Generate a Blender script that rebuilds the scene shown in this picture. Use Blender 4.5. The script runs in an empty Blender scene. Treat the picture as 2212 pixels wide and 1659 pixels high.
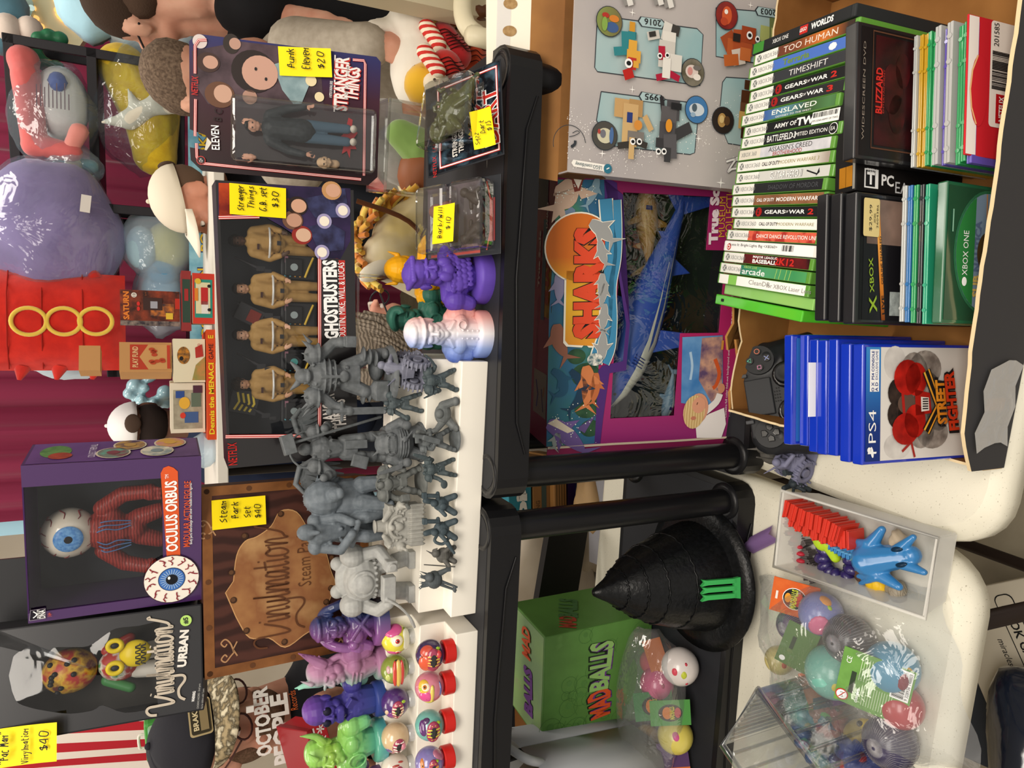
import bpy,math,random
from mathutils import Matrix,Vector,Euler
import numpy as np
random.seed(7)
SC=bpy.context.scene;COL=SC.collection
V=Vector
# ---------------- camera (phone held sideways: the frame's left edge is up) ----------------
FPX,PITCH,ROLL,CAMZ=1510.0,math.radians(27.0),math.radians(0.8),1.56
CP=V((0,0,CAMZ))
CF=V((0,math.cos(PITCH),-math.sin(PITCH)))
_D=V((0,-math.sin(PITCH),-math.cos(PITCH)));_R=V((1,0,0))
CR=_R*math.cos(ROLL)+_D*math.sin(ROLL);CD=_D*math.cos(ROLL)-_R*math.sin(ROLL)
cam=bpy.data.cameras.new('camera');cam.sensor_width=36;cam.lens=36*FPX/2212
cam.clip_start=.02
co=bpy.data.objects.new('camera',cam);COL.objects.link(co)
mw=Matrix.Identity(4)
for i,a in enumerate((CD,CR,-CF)):
 for j in range(3):mw[j][i]=a[j]
mw.translation=CP;co.matrix_world=mw;SC.camera=co
def at(X,Y,y=None,z=None):
 """a pixel of the 2212x1659 frame -> the world point on the plane y= or z="""
 r=CF+CR*((829.5-Y)/FPX)+CD*((X-1106)/FPX)
 t=y/r.y if y is not None else(z-CAMZ)/r.z
 return CP+r*t
 # ---------------- world, lamps, exposure ----------------
w=bpy.data.worlds.new('world');SC.world=w;w.use_nodes=True
bg=w.node_tree.nodes['Background'];bg.inputs[0].default_value=(1,.93,.84,1);bg.inputs[1].default_value=.8
def area(n,loc,sx,sy,e,col=(1,.92,.82),rot=(0,0,0)):
 l=bpy.data.lights.new(n,'AREA');l.shape='RECTANGLE';l.size=sx;l.size_y=sy;l.energy=e;l.color=col
 o=bpy.data.objects.new(n,l);COL.objects.link(o);o.location=loc;o.rotation_euler=rot
area('ceiling_or_fill_light',(.1,-.8,3.1),1.8,.8,66,rot=(math.radians(35),0,0))  # added fill from behind the camera, brightens upright faces turned to the viewer
area('ceiling_or_fill_light',(.5,.5,3.3),1.2,.7,17)
area('ceiling_or_fill_light',(-1.1,1.3,3.3),1.2,.6,24)
area('ceiling_or_fill_light',(1.2,2.7,3.3),1.6,.7,42,(1,.95,.86))
area('ceiling_or_fill_light',(-1.5,3.0,3.3),1.6,.7,38,(1,.95,.86))
vs=SC.view_settings;vs.view_transform='Standard';vs.look='None';vs.exposure=-.26;vs.gamma=1;vs.use_curve_mapping=False
# ---------------- materials ----------------
def lin(h):
 h=h.lstrip('#');c=[int(h[i:i+2],16)/255 for i in(0,2,4)]
 return[x/12.92 if x<=.04045 else((x+.055)/1.055)**2.4 for x in c]
MC={}
def M(hexc,rough=.5,metal=0,kind=None,**k):
 """one procedural material per look; kind adds a node pattern"""
 key=(hexc,rough,metal,kind,tuple(sorted(k.items())))
 if key in MC:return MC[key]
 m=bpy.data.materials.new((kind or 'paint')+'_'+hexc.lstrip('#'));m.use_nodes=True
 nt=m.node_tree;N=nt.nodes;L=nt.links;b=N['Principled BSDF']
 c=lin(hexc)+[1];b.inputs['Base Color'].default_value=c
 b.inputs['Roughness'].default_value=rough;b.inputs['Metallic'].default_value=metal
 if not k.get('coat'):b.inputs['Specular IOR Level'].default_value=k.get('spec',.22)
 if k.get('coat'):b.inputs['Coat Weight'].default_value=k['coat'];b.inputs['Coat Roughness'].default_value=.08
 if k.get('sheen'):b.inputs['Sheen Weight'].default_value=k['sheen']
 if k.get('sss'):
  b.inputs['Subsurface Weight'].default_value=k['sss'];b.inputs['Subsurface Radius'].default_value=(.02,.01,.006)
  b.inputs['Subsurface Scale'].default_value=.2
 def tex(t,**q):
  n=N.new(t)
  for a,v in q.items():n.inputs[a].default_value=v
  return n
 tc=N.new('ShaderNodeTexCoord')
 def ramp(fac,stops):
  r=N.new('ShaderNodeValToRGB');e=r.color_ramp.elements
  while len(e)<len(stops):e.new(.5)
  for x,(p,h)in zip(e,stops):x.position=p;x.color=lin(h)+[1]
  L.new(fac,r.inputs[0]);L.new(r.outputs[0],b.inputs['Base Color']);return r
 def bump(h,s,d=.001):
  n=N.new('ShaderNodeBump');n.inputs['Strength'].default_value=s;n.inputs['Distance'].default_value=d
  L.new(h,n.inputs['Height']);L.new(n.outputs[0],b.inputs['Normal'])
 sc=k.get('scale',40)
 if kind in('noise','cloth','card','fuzz','blend'):
  n=tex('ShaderNodeTexNoise',Scale=sc,Detail=k.get('detail',4));L.new(tc.outputs['Object'],n.inputs['Vector'])
  h2=k.get('h2',hexc)
  if h2!=hexc:ramp(n.outputs['Fac'],[(k.get('p0',.35),hexc),(k.get('p1',.65),h2)]+([(k.get('p2',.8),k['h3'])]if 'h3' in k else[]))
  if k.get('b',.3):bump(n.outputs['Fac'],k.get('b',.3),k.get('d',.002))
 elif kind=='grad':
  s=N.new('ShaderNodeSeparateXYZ');L.new(tc.outputs['Object'],s.inputs[0])
  mr=tex('ShaderNodeMapRange');mr.inputs['From Min'].default_value=k['lo'];mr.inputs['From Max'].default_value=k['hi']
  L.new(s.outputs[k.get('axis',2)],mr.inputs[0]);st=k['stops'].split()
  ramp(mr.outputs[0],[(i/(len(st)-1),h)for i,h in enumerate(st)])
 elif kind=='wave':
  n=tex('ShaderNodeTexWave',Scale=sc,Distortion=k.get('dist',4),Detail=2);L.new(tc.outputs['Object'],n.inputs['Vector'])
  n.bands_direction=k.get('dir','Z');ramp(n.outputs['Fac'],[(k.get('p0',.2),hexc),(k.get('p1',.8),k['h2'])])
  if k.get('b',0):bump(n.outputs['Fac'],k['b'])
 elif kind=='speck':
  n=tex('ShaderNodeTexNoise',Scale=sc,Detail=2);L.new(tc.outputs['Object'],n.inputs['Vector'])
  ramp(n.outputs['Fac'],[(.27,k['h2']),(.33,hexc)]);bump(n.outputs['Fac'],.15)
 elif kind=='film':
  N.remove(b);o=N['Material Output'];t=N.new('ShaderNodeBsdfTransparent');t.inputs[0].default_value=c
  g=N.new('ShaderNodeBsdfGlossy');g.inputs['Roughness'].default_value=rough;g.inputs[0].default_value=(1,1,1,1)
  mx=N.new('ShaderNodeMixShader');lw=N.new('ShaderNodeLayerWeight');lw.inputs[0].default_value=k.get('fres',.3)
  mr=N.new('ShaderNodeMapRange');mr.inputs['To Min'].default_value=k.get('lo',.04);mr.inputs['To Max'].default_value=k.get('hi',.6)
  L.new(lw.outputs['Facing'],mr.inputs[0]);L.new(mr.outputs[0],mx.inputs[0]);L.new(t.outputs[0],mx.inputs[1]);L.new(g.outputs[0],mx.inputs[2])
  last=mx
  if k.get('haze'):
   d=N.new('ShaderNodeBsdfDiffuse');d.inputs[0].default_value=lin(k.get('hc','ffffff'))+[1]
   m2=N.new('ShaderNodeMixShader');m2.inputs[0].default_value=k['haze']
   L.new(mx.outputs[0],m2.inputs[1]);L.new(d.outputs[0],m2.inputs[2]);last=m2
  L.new(last.outputs[0],o.inputs[0])
  if k.get('b'):
   n=tex('ShaderNodeTexNoise',Scale=sc,Detail=k.get('detail',3),Distortion=k.get('dis',.8));L.new(tc.outputs['Object'],n.inputs['Vector'])
   bp=N.new('ShaderNodeBump');bp.inputs['Strength'].default_value=k['b'];bp.inputs['Distance'].default_value=k.get('d',.01)
   L.new(n.outputs[0],bp.inputs['Height']);L.new(bp.outputs[0],g.inputs['Normal']);L.new(bp.outputs[0],lw.inputs['Normal'])
 MC[key]=m;return m
def glow(hexc,s):
 m=M(hexc,.5,0,None,glow=s);b=m.node_tree.nodes['Principled BSDF']
 b.inputs['Emission Color'].default_value=lin(hexc)+[1];b.inputs['Emission Strength'].default_value=s;return m
def asm(m):return M(m)if isinstance(m,str)else m
# ---------------- text outlines ----------------
TXT={}
def text_mesh(s,bold=0,shear=0):
 key=(s,bold,shear)
 if key not in TXT:
  cu=bpy.data.curves.new('t','FONT');cu.body=s;cu.size=1;cu.offset=bold;cu.shear=shear;cu.resolution_u=2
  o=bpy.data.objects.new('t',cu);me=bpy.data.meshes.new_from_object(o)
  vs_=[(v.co.x,v.co.y)for v in me.vertices];fs=[tuple(p.vertices)for p in me.polygons]
  bpy.data.objects.remove(o);bpy.data.curves.remove(cu);bpy.data.meshes.remove(me)
  xs=[a for a,_ in vs_]or[0];ys=[b_ for _,b_ in vs_]or[0]
  TXT[key]=(vs_,fs,min(xs),max(xs),min(ys),max(ys))
 return TXT[key]
GL={'P':'2228/284837552515','u':'16134344/4642','n':'1612/154546 42','k':'1812/1546/2542','E':'48182242/2545','l':'2822','e':'144546162242','v':'162246','$':'473727165544432313/3832','2':'17284746124252','0':'38272342536738','S':'48271625444312','t':'2823425/1646','r':'1612/142646','a':'463614233346 4342','g':'463614344646 4010','T':'1858/3832','h':'1812/14364542','i':'2622/2728','s':'46254312','G':'482814224344 34','.':'2223','B':'22284746552544532222','3':'284746355443 12','m':'1612/153532/345552','4':'38144 4/4842','p':'1610/163645341 3','c':'46261422 42','M':'1228344852','V':'183248','y':'1624/462010','o':'362614234345 36','b':'1812/143544331 2','W':'182236 4258','D':'2228/284653 22','1':'3832','/':'1248','"':'2827/4847','d':'464614234346/4842','5':'48284544 4313','-':'1545','w':'16223442 56','f':'48382 2/1646','q':'463614344646 40','z':'16461242','R':'2228/284737252/3552','A':'123852/2545','Y':'183558/3532','I':'2822','#':'3832/5852/2666/2464'}
def crom(P,n=4):
 if len(P)<3:return P
 Q=[P[0]]+list(P)+[P[-1]];out=[]
 for i in range(1,len(Q)-2):
  for j in range(n):
   t=j/n;a,b,c,d=Q[i-1],Q[i],Q[i+1],Q[i+2]
   out.append(tuple(.5*((2*b[k])+(-a[k]+c[k])*t+(2*a[k]-5*b[k]+4*c[k]-d[k])*t*t+(-a[k]+3*b[k]-3*c[k]+d[k])*t**3)for k in range(len(b))))
 out.append(P[-1]);return out
 # ---------------- mesh builder ----------------
def _sph(nu,nv):
 vs_=[(0,0,1)];fs=[]
 for i in range(1,nv):
  a=math.pi*i/nv
  for j in range(nu):b=2*math.pi*j/nu;vs_.append((math.sin(a)*math.cos(b),math.sin(a)*math.sin(b),math.cos(a)))
 vs_.append((0,0,-1));n=len(vs_)-1
 for j in range(nu):
  fs.append((0,1+j,1+(j+1)%nu))
  for i in range(nv-2):a=1+i*nu;fs.append((a+j,a+nu+j,a+nu+(j+1)%nu,a+(j+1)%nu))
  a=1+(nv-2)*nu;fs.append((a+j,n,a+(j+1)%nu))
 return vs_,fs
SPH={}
def frame_to(d):
 d=V(d).normalized();u=V((0,0,1))if abs(d.z)<.95 else V((1,0,0))
 x=u.cross(d).normalized();return x,d.cross(x)
class MB:
 def __init__(s,T=None):s.v=[];s.f=[];s.m=[];s.sm=[];s.mats=[];s.T=T or Matrix.Identity(4);s.k=.0003
 def mi(s,m):
  m=asm(m)
  if m not in s.mats:s.mats.append(m)
  return s.mats.index(m)
 def add(s,vs_,fs,m,sm=False):
  o=len(s.v);T=s.T;mi=s.mi(m)
  s.v+=[tuple(T@V(p))for p in vs_]
  for f in fs:s.f.append(tuple(o+i for i in f));s.m.append(mi);s.sm.append(sm)
  return s
 def box(s,c,d,m,R=None):
  x,y,z=d[0]/2,d[1]/2,d[2]/2;c=V(c)
  P=[V(p)for p in((-x,-y,-z),(x,-y,-z),(x,y,-z),(-x,y,-z),(-x,-y,z),(x,-y,z),(x,y,z),(-x,y,z))]
  if R is not None:
   E_=Euler(R).to_matrix()if not isinstance(R,Matrix)else R;P=[E_@p for p in P]
  return s.add([p+c for p in P],[(3,2,1,0),(4,5,6,7),(0,1,5,4),(1,2,6,5),(2,3,7,6),(3,0,4,7)],m)
 def sph(s,c,r,m,R=None,n=(14,9)):
  if n not in SPH:SPH[n]=_sph(*n)
  vs_,fs=SPH[n];r=V((r,r,r))if isinstance(r,(int,float))else V(r);c=V(c)
  P=[V((a*r.x,b*r.y,d*r.z))for a,b,d in vs_]
  if R is not None:E_=Euler(R).to_matrix();P=[E_@p for p in P]
  return s.add([p+c for p in P],fs,m,True)
 def cyl(s,a,b,r0,r1,m,n=14,caps=True,sm=True):
  a,b=V(a),V(b);x,y=frame_to(b-a);P=[]
  for p,r in((a,r0),(b,r1)):
   for j in range(n):t=2*math.pi*j/n;P.append(p+(x*math.cos(t)+y*math.sin(t))*r)
  s.add(P,[(j,(j+1)%n,n+(j+1)%n,n+j)for j in range(n)],m,sm)
  if caps:s.add(P,[tuple(range(n-1,-1,-1)),tuple(range(n,2*n))],m)
  return s
 def cap(s,a,b,r0,r1,m,n=(10,7)):
  s.cyl(a,b,r0,r1,m,n[0],False);s.sph(a,r0,m,None,n);return s.sph(b,r1,m,None,n)
 def tube(s,P,r,m,n=8,closed=False,caps=True):
  P=[V(p)for p in P];k=len(P);rr=r if isinstance(r,(list,tuple))else[r]*k;vs_=[];px=None
  for i,p in enumerate(P):
   d=(P[(i+1)%k]-P[i-1])if closed else(P[min(i+1,k-1)]-P[max(i-1,0)])
   if d.length<1e-9:d=V((0,0,1))
   d.normalize()
   if px is None:px,py=frame_to(d)
   else:
    px=px-d*px.dot(d);px=px.normalized()if px.length>1e-6 else frame_to(d)[0];py=d.cross(px)
   for j in range(n):t=2*math.pi*j/n;vs_.append(p+(px*math.cos(t)+py*math.sin(t))*rr[i])
  fs=[]
  for i in range(k if closed else k-1):
   a,b=i*n,((i+1)%k)*n
   fs+=[(a+j,a+(j+1)%n,b+(j+1)%n,b+j)for j in range(n)]
  s.add(vs_,fs,m,True)
  if caps and not closed:s.add(vs_,[tuple(range(n-1,-1,-1)),tuple(range((k-1)*n,k*n))],m)
  return s
 def lathe(s,prof,m,c=(0,0,0),n=20,sm=True):
  c=V(c);vs_=[]
  for r,z in prof:
   for j in range(n):t=2*math.pi*j/n;vs_.append(c+V((r*math.cos(t),r*math.sin(t),z)))
  fs=[]
  for i in range(len(prof)-1):fs+=[(i*n+j,i*n+(j+1)%n,(i+1)*n+(j+1)%n,(i+1)*n+j)for j in range(n)]
  s.add(vs_,fs,m,sm)
  if prof[0][0]>1e-5:s.add(vs_[:n],[tuple(range(n-1,-1,-1))],m)
  if prof[-1][0]>1e-5:s.add(vs_[-n:],[tuple(range(n))],m)
  return s
 def prism(s,poly,z0,z1,m):
  n=len(poly);P=[(x,y,z0)for x,y in poly]+[(x,y,z1)for x,y in poly]
  return s.add(P,[tuple(range(n-1,-1,-1)),tuple(range(n,2*n))]+[(i,(i+1)%n,n+(i+1)%n,n+i)for i in range(n)],m)
 def sheet(s,rows,m,sm=True):
  h,w_=len(rows),len(rows[0])
  return s.add([p for r in rows for p in r],[(i*w_+j,i*w_+j+1,(i+1)*w_+j+1,(i+1)*w_+j)for i in range(h-1)for j in range(w_-1)],m,sm)
  # ---- flat print on a face (face frame in s.T: x right, y up, z out) ----
 def poly(s,P,m,k=1):return s.add([(x,y,s.k*k)for x,y in P],[tuple(range(len(P)))],m)
 def rect(s,x0,y0,x1,y1,m,k=1):return s.poly([(x0,y0),(x1,y0),(x1,y1),(x0,y1)],m,k)
 def ell(s,x,y,rx,ry,m,k=1,n=20,a=0):
  ca,sa=math.cos(a),math.sin(a);P=[]
  for j in range(n):t=2*math.pi*j/n;u,v_=rx*math.cos(t),ry*math.sin(t);P.append((x+u*ca-v_*sa,y+u*sa+v_*ca))
  return s.poly(P,m,k)
 def frame(s,x0,y0,x1,y1,t,m,k=1):
  s.rect(x0,y0,x1,y0+t,m,k);s.rect(x0,y1-t,x1,y1,m,k);s.rect(x0,y0+t,x0+t,y1-t,m,k);return s.rect(x1-t,y0+t,x1,y1-t,m,k)
 def line(s,P,t,m,k=1):
  P=[V(p)for p in P];L_=[];R_=[]
  for i,p in enumerate(P):
   d=P[min(i+1,len(P)-1)]-P[max(i-1,0)];d=d.normalized()if d.length>1e-9 else V((1,0))
   n=V((-d.y,d.x))*t/2;L_.append(p+n);R_.append(p-n)
  z=s.k*k;vs_=[(q.x,q.y,z)for q in L_]+[(q.x,q.y,z)for q in R_];n=len(P)
  return s.add(vs_,[(n+i,n+i+1,i+1,i)for i in range(n-1)],m)
 def rrect(s,x0,y0,x1,y1,r,m,k=1):
  P=[]
  for cx,cy,a0 in((x1-r,y0+r,-90),(x1-r,y1-r,0),(x0+r,y1-r,90),(x0+r,y0+r,180)):
   for j in range(5):a=math.radians(a0+j*22.5);P.append((cx+r*math.cos(a),cy+r*math.sin(a)))
  return s.poly(P,m,k)
 def text(s,t,x,y,h,m,w=None,al='c',bold=0,shear=0,k=2,rot=0,arch=0,taper=0):
  """capitals h high (the whole outline if w is given, w wide); x, y = centre line start"""
  vs_,fs,x0,x1,y0,y1=text_mesh(t,bold,shear)
  if not fs:return s
  sx=sy=h/(y1-y0)
  if w:sx=w/(x1-x0)
  W=(x1-x0)*sx;ox={'c':-W/2,'l':0,'r':-W}[al];cr,sr=math.cos(rot),math.sin(rot);P=[]
  for a,b in vs_:
   u=(a-x0)*sx+ox;q=u/(W/2)if al=='c' else 0
   v_=((b-y0)*sy-h/2)*(1+taper*q)+arch*(1-q*q)
   P.append((x+u*cr-v_*sr,y+u*sr+v_*cr,s.k*k))
  return s.add(P,fs,m)
 def hand(s,t,x,y,h,m,th=None,k=2,slant=.12,wob=.25,w=None,rnd=None,maxw=None):
  """handwriting along x from the left; h = capital height"""
  u=h/6;sx=u*.85;cx=0;th=th or h*.125;rnd=rnd or random.Random(t);out=[]
  for ch in t:
   g=GL.get(ch)
   if g is None:cx+=3;continue
   xm=0
   for st in g.split('/'):
    st=st.replace(' ','');st=st[:len(st)//2*2]
    P=[(cx+int(st[i])+rnd.uniform(-wob,wob),int(st[i+1])-2+rnd.uniform(-wob,wob))for i in range(0,len(st),2)]
    xm=max(xm,max(p[0]-cx for p in P));out.append(P)
   cx+=xm+.6
  if w:sx=w/cx
  if maxw:sx=min(sx,maxw/cx)
  for P in out:s.line(crom([(x+px*sx+py*u*slant,y+py*u)for px,py in P],3),th,m,k)
  return s
 def face(s,o,x,y):
  x,y=V(x).normalized(),V(y).normalized();z=x.cross(y);T=Matrix.Identity(4)
  for i,a in enumerate((x,y,z)):
   for j in range(3):T[j][i]=a[j]
  T.translation=V(o);s.T=T;return s
 def reset(s):s.T=Matrix.Identity(4);return s
 def build(s,name,parent=None,bevel=0,remesh=0,smooth=0,seg=2,sub=0,solid=0):
  me=bpy.data.meshes.new(name);me.from_pydata(s.v,[],s.f)
  for m in s.mats:me.materials.append(m)
  me.polygons.foreach_set('material_index',s.m);me.polygons.foreach_set('use_smooth',s.sm if not remesh else[True]*len(s.f))
  me.update();o=bpy.data.objects.new(name,me);COL.objects.link(o)
  if parent is not None:o.parent=parent
  if remesh:
   r=o.modifiers.new('r','REMESH');r.mode='VOXEL';r.voxel_size=remesh;r.use_smooth_shade=True
  if smooth:q=o.modifiers.new('s','SMOOTH');q.factor=.5;q.iterations=smooth
  if solid:q=o.modifiers.new('t','SOLIDIFY');q.thickness=solid
  if bevel:
   q=o.modifiers.new('b','BEVEL');q.width=bevel;q.segments=seg;q.limit_method='ANGLE';q.angle_limit=.7
  if sub:q=o.modifiers.new('u','SUBSURF');q.levels=q.render_levels=sub
  return o
def thing(name,label,cat,loc=(0,0,0),rot=(0,0,0),group=None):
 o=bpy.data.objects.new(name,None);COL.objects.link(o);o.empty_display_size=.02
 return tag(o,label,cat,group,loc,rot)
def tag(o,label,cat,group=None,loc=None,rot=None):
 o['label']=label;o['category']=cat
 if group:o['group']=group
 if loc is not None:o.location=loc
 if rot is not None:
  o.rotation_mode='YXZ'
  if isinstance(rot,(int,float)):rot=(0,0,rot)
  o.rotation_euler=[math.radians(a)for a in rot]
 return o
def struct(o):o['kind']='structure';return o
def dup(root,loc=None,rot=None,label=None,group=None):
 r=root.copy();COL.objects.link(r)
 for ch in root.children:
  c=ch.copy();COL.objects.link(c);c.parent=r
  for g in ch.children:d=g.copy();COL.objects.link(d);d.parent=c
 if label:r['label']=label
 if group:r['group']=group
 if loc is not None:r.location=loc
 if rot is not None:r.rotation_euler=[math.radians(a)for a in((0,0,rot)if isinstance(rot,(int,float))else rot)]
 return r
FRONT=((1,0,0),(0,0,1))
def note(parent,o,x,y,w,h,lines,bent=0):
 """a yellow price label with handwriting: its own part"""
 b=MB();b.face(o,x,y);n=6
 b.sheet([[(w*(i/n-.5),h*(j/4-.5),.0012+bent*(abs(j/4-.9))**2)for i in range(n+1)]for j in range(5)],'f6dc0c',True)
 for t,hx,hy,hh in lines:
  b.hand(t,hx*w-w/2,hy*h-h/2,hh*h,M('14120f'),k=10+bent*2500,maxw=w*(.95-hx))
 return b.build('price_label',parent)
 # ================= the setting =================
b=MB();b.add([(-4,-1,0),(5,-1,0),(5,5.2,0),(-4,5.2,0)],[(0,1,2,3)],M('8f8674',.8,0,'noise',scale=9,h2='a39a86',p0=.3,p1=.7,b=.2))
struct(b.build('floor'))
b=MB();b.box((.5,5.25,1.7),(9,.1,3.4),M('d8cfc0',.9,0,'noise',scale=3,h2='d2c8b8',b=.05));struct(b.build('wall_back'))
b=MB();b.box((5.05,2.1,1.7),(.1,6.2,3.4),M('d3c9b8',.9));struct(b.build('wall_right'))
b=MB();b.box((-4.05,2.1,1.7),(.1,6.2,3.4),M('d3c9b8',.9));struct(b.build('wall_left'))
b=MB();b.box((.5,2.1,3.45),(9,6.3,.1),M('e6dfd2',.9));struct(b.build('ceiling'))
xl=at(100,1122,y=3.7).x;rows=[]
for z in(.35,.8,1.3,1.8,2.3,2.8):
 r=[]
 for i in range(161):
  x=xl+i*.021;r.append((x,3.7+.03*math.sin(i*.9+.4*math.sin(i*.13))+.025*math.sin(i*.31+z*.4)+.012*math.sin(i*2.1+z),z))
 rows.append(r)
b=MB();b.sheet(rows,M('7a1d3d',.8,0,'cloth',scale=60,b=.1,sheen=.3));o=b.build('curtain');tag(o,'tall pleated maroon curtain hanging behind the stacked shelves','curtain')
p=at(30,1142,y=3.72);b=MB();b.box((p.x,3.9,1.5),(.11,.03,3.0),M('a8d3e6',.5));tag(b.build('blue_post'),'narrow pale blue upright post beside the maroon curtain edge','post')
T0,T1,B0,B1=at(-10,1490,y=3.4),at(-10,1720,y=3.4),at(405,1470,y=3.4),at(405,1690,y=3.4)
b=MB();n=13;wv=lambda i,z:3.4+.012*math.sin(i*1.3+z*2)
for i in range(n):
 f=lambda k:[T0.lerp(T1,k/n),B0.lerp(B1,k/n)]
 L_,R_=f(i),f(i+1)
 b.sheet([[V((L_[0].lerp(L_[1],t).x,wv(i,t),L_[0].lerp(L_[1],t).z)),V((R_[0].lerp(R_[1],t).x,wv(i+1,t),R_[0].lerp(R_[1],t).z))]for t in(0,.33,.66,1)],M('b3232f',.8)if i%2 else M('e6dcd2',.8))
tag(b.build('striped_flag'),'hanging cloth flag with red and white stripes on the back wall','flag')
# ---- folding tables ----
def table(name,label,corner,yaw,W,D,z,right=False):
 t=thing(name,label,'table',(corner[0],corner[1],0),yaw)
 s=-1 if right else 1;P=[];r=.065
 for cx,cy,a0 in((W-.03,.03,-90),(W-.03,D-.03,0),(r,D-r,90),(r,r,180)):
  rr=r if cx<.2 else .03
  for j in range(7):a=math.radians(a0+j*15);P.append(((cx+rr*math.cos(a))*s,cy+rr*math.sin(a)))
 if right:P=P[::-1]
 b=MB();n=len(P);inset=lambda k,zz:[((x-s*W/2)*k[0]+s*W/2,(y-D/2)*k[1]+D/2,zz)for x,y in P]
 kx,ky=1-.016/W*2,1-.016/D*2;rings=[inset((kx*.985,ky*.97),z-.045),inset((1,1),z-.04),inset((1,1),z-.02),inset((1-.006/W,1-.006/D),z-.008),inset((kx,ky),z)]
 m=M('e0dccb',.42,0,'speck',scale=420,h2='b5af9e')
 b.add([p for r_ in rings for p in r_],[(i*n+j,i*n+(j+1)%n,(i+1)*n+(j+1)%n,(i+1)*n+j)for i in range(4)for j in range(n)],m,True)
 b.add(rings[4],[tuple(range(n))],m);b.add(rings[0],[tuple(range(n-1,-1,-1))],m)
 b.build('tabletop',t)
 for x in(.14,W-.14):
  b=MB();mm=M('2b221e',.4,.3)
  b.tube([(s*x,.06,.015),(s*x,.09,z-.06),(s*x,D-.09,z-.06),(s*x,D-.06,.015)],.014,mm);b.tube([(s*x,.08,.25),(s*x,D-.08,.25)],.011,mm)
  b.cyl((s*x,.06,0),(s*x,.06,.03),.018,.018,M('171717'));b.cyl((s*x,D-.06,0),(s*x,D-.06,.03),.018,.018,M('171717'))
  b.build('leg',t)
 return t
TZ=.74
table('folding_table','speckled white folding table under the box of games',(-.205,.452),-11.3,1.22,.72,TZ)
table('folding_table','speckled white folding table under the clear plastic tray and bagged balls',(-.214,.462),-10.0,1.22,.74,TZ,True)
# ---- black plastic shelf units ----
RZ=1.19
BLK=M('151517',.32,0,'noise',scale=30,b=.08);BLKM=M('26272b',.55,0,'noise',scale=8,h2='222327',b=.05)
def rack(label,corner,yaw,W,D):
 t=thing('plastic_shelf_unit',label,'shelf unit',(corner[0],corner[1],0),yaw,'black plastic shelf units')
 for z0,z1 in((TZ,TZ+.035),(RZ-.043,RZ)):
  b=MB();r=.03;P=[]
  for cx,cy,a0 in((W-r,r,-90),(W-r,D-r,0),(r,D-r,90),(r,r,180)):
   for j in range(5):a=math.radians(a0+j*22.5);P.append((cx+r*math.cos(a),cy+r*math.sin(a)))
  b.prism(P,z0,z1-.0004,BLK);Q=[((x-W/2)*(1-.02/W)+W/2,(y-D/2)*(1-.02/D)+D/2)for x,y in P];b.prism(Q,z1-.001,z1,BLKM)
  zc=(z0+z1)/2;h=z1-z0
  b.tube([(.06,-.001,z0+h*.15),(.10,-.002,z0+h*.45),(W*.5,-.002,z0+h*.62),(W-.10,-.002,z0+h*.45),(W-.06,-.001,z0+h*.15)],.0012,BLK,6)
  for x,y in((r,r),(W-r,r),(W-r,D-r),(r,D-r)):
   b.lathe([(.026,z0),(.0285,z0+.004),(.0285,z1-.002),(.026,z1+.001),(.021,z1+.001),(.020,z1-.006),(0,z1-.006)]if z1>1 else[(.026,z0),(.029,z0+.003),(.029,z1+.002),(.022,z1+.004),(0,z1+.004)],BLK,(x,y,0))
  b.build('shelf',t)
 for x,y in((.03,.03),(W-.03,.03),(W-.03,D-.03),(.03,D-.03)):
  b=MB();b.cyl((x,y,TZ+.03),(x,y,RZ-.04),.0195,.0195,BLK,20);b.build('post',t)
 return t
rR=rack('black plastic shelf unit holding the pink shark toy box',(-.147,.773),-6.0,.55,.29)
rL=rack('black plastic shelf unit holding the green cube box and black hat',(-.161+.005,.786),172.4,.56,.29)
rL.location=(-.161-.56*math.cos(math.radians(7.6)),.786+.56*math.sin(math.radians(7.6)),0);rL.rotation_euler.z=math.radians(-7.6)
# ---- white stepped risers ----
WHT=M('f1ece0',.28,0,'noise',scale=5,b=.02)
def riser(label,P0,P1,steps):
 d=V((P1[0]-P0[0],P1[1]-P0[1]));L=d.length;yaw=math.degrees(math.atan2(-d.y,-d.x))
 t=thing('stepped_riser',label,'display riser',(P1[0],P1[1],RZ),yaw,'white stepped risers')
 prof=[(0,0)];y=0
 for(zz,yy)in steps:prof+=[(y,zz),(y+yy,zz)];y+=yy
 prof.append((y,0));b=MB();n=len(prof)
 b.add([(0,a,c)for a,c in prof]+[(L,a,c)for a,c in prof],[tuple(range(n)),tuple(range(2*n-1,n-1,-1))]+[(i,n+i,n+(i+1)%n,(i+1)%n)for i in range(n)],WHT)
 b.build('stepped_body',t,bevel=.0012);return t
riser('white stepped riser crowded with grey miniatures',(.0284,.7902),(-.2999,.8396),((.0356,.0262),(.0701,.034),(.1043,.034)))
riser('white stepped riser holding the painted monster balls and coloured busts',(-.3203,.8329),(-.62,.8720),((.0312,.040),(.0656,.036),(.0991,.036)))
RSR=-math.atan2(.0494,.3283);RSL=-math.atan2(.0391,.2997)
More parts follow.
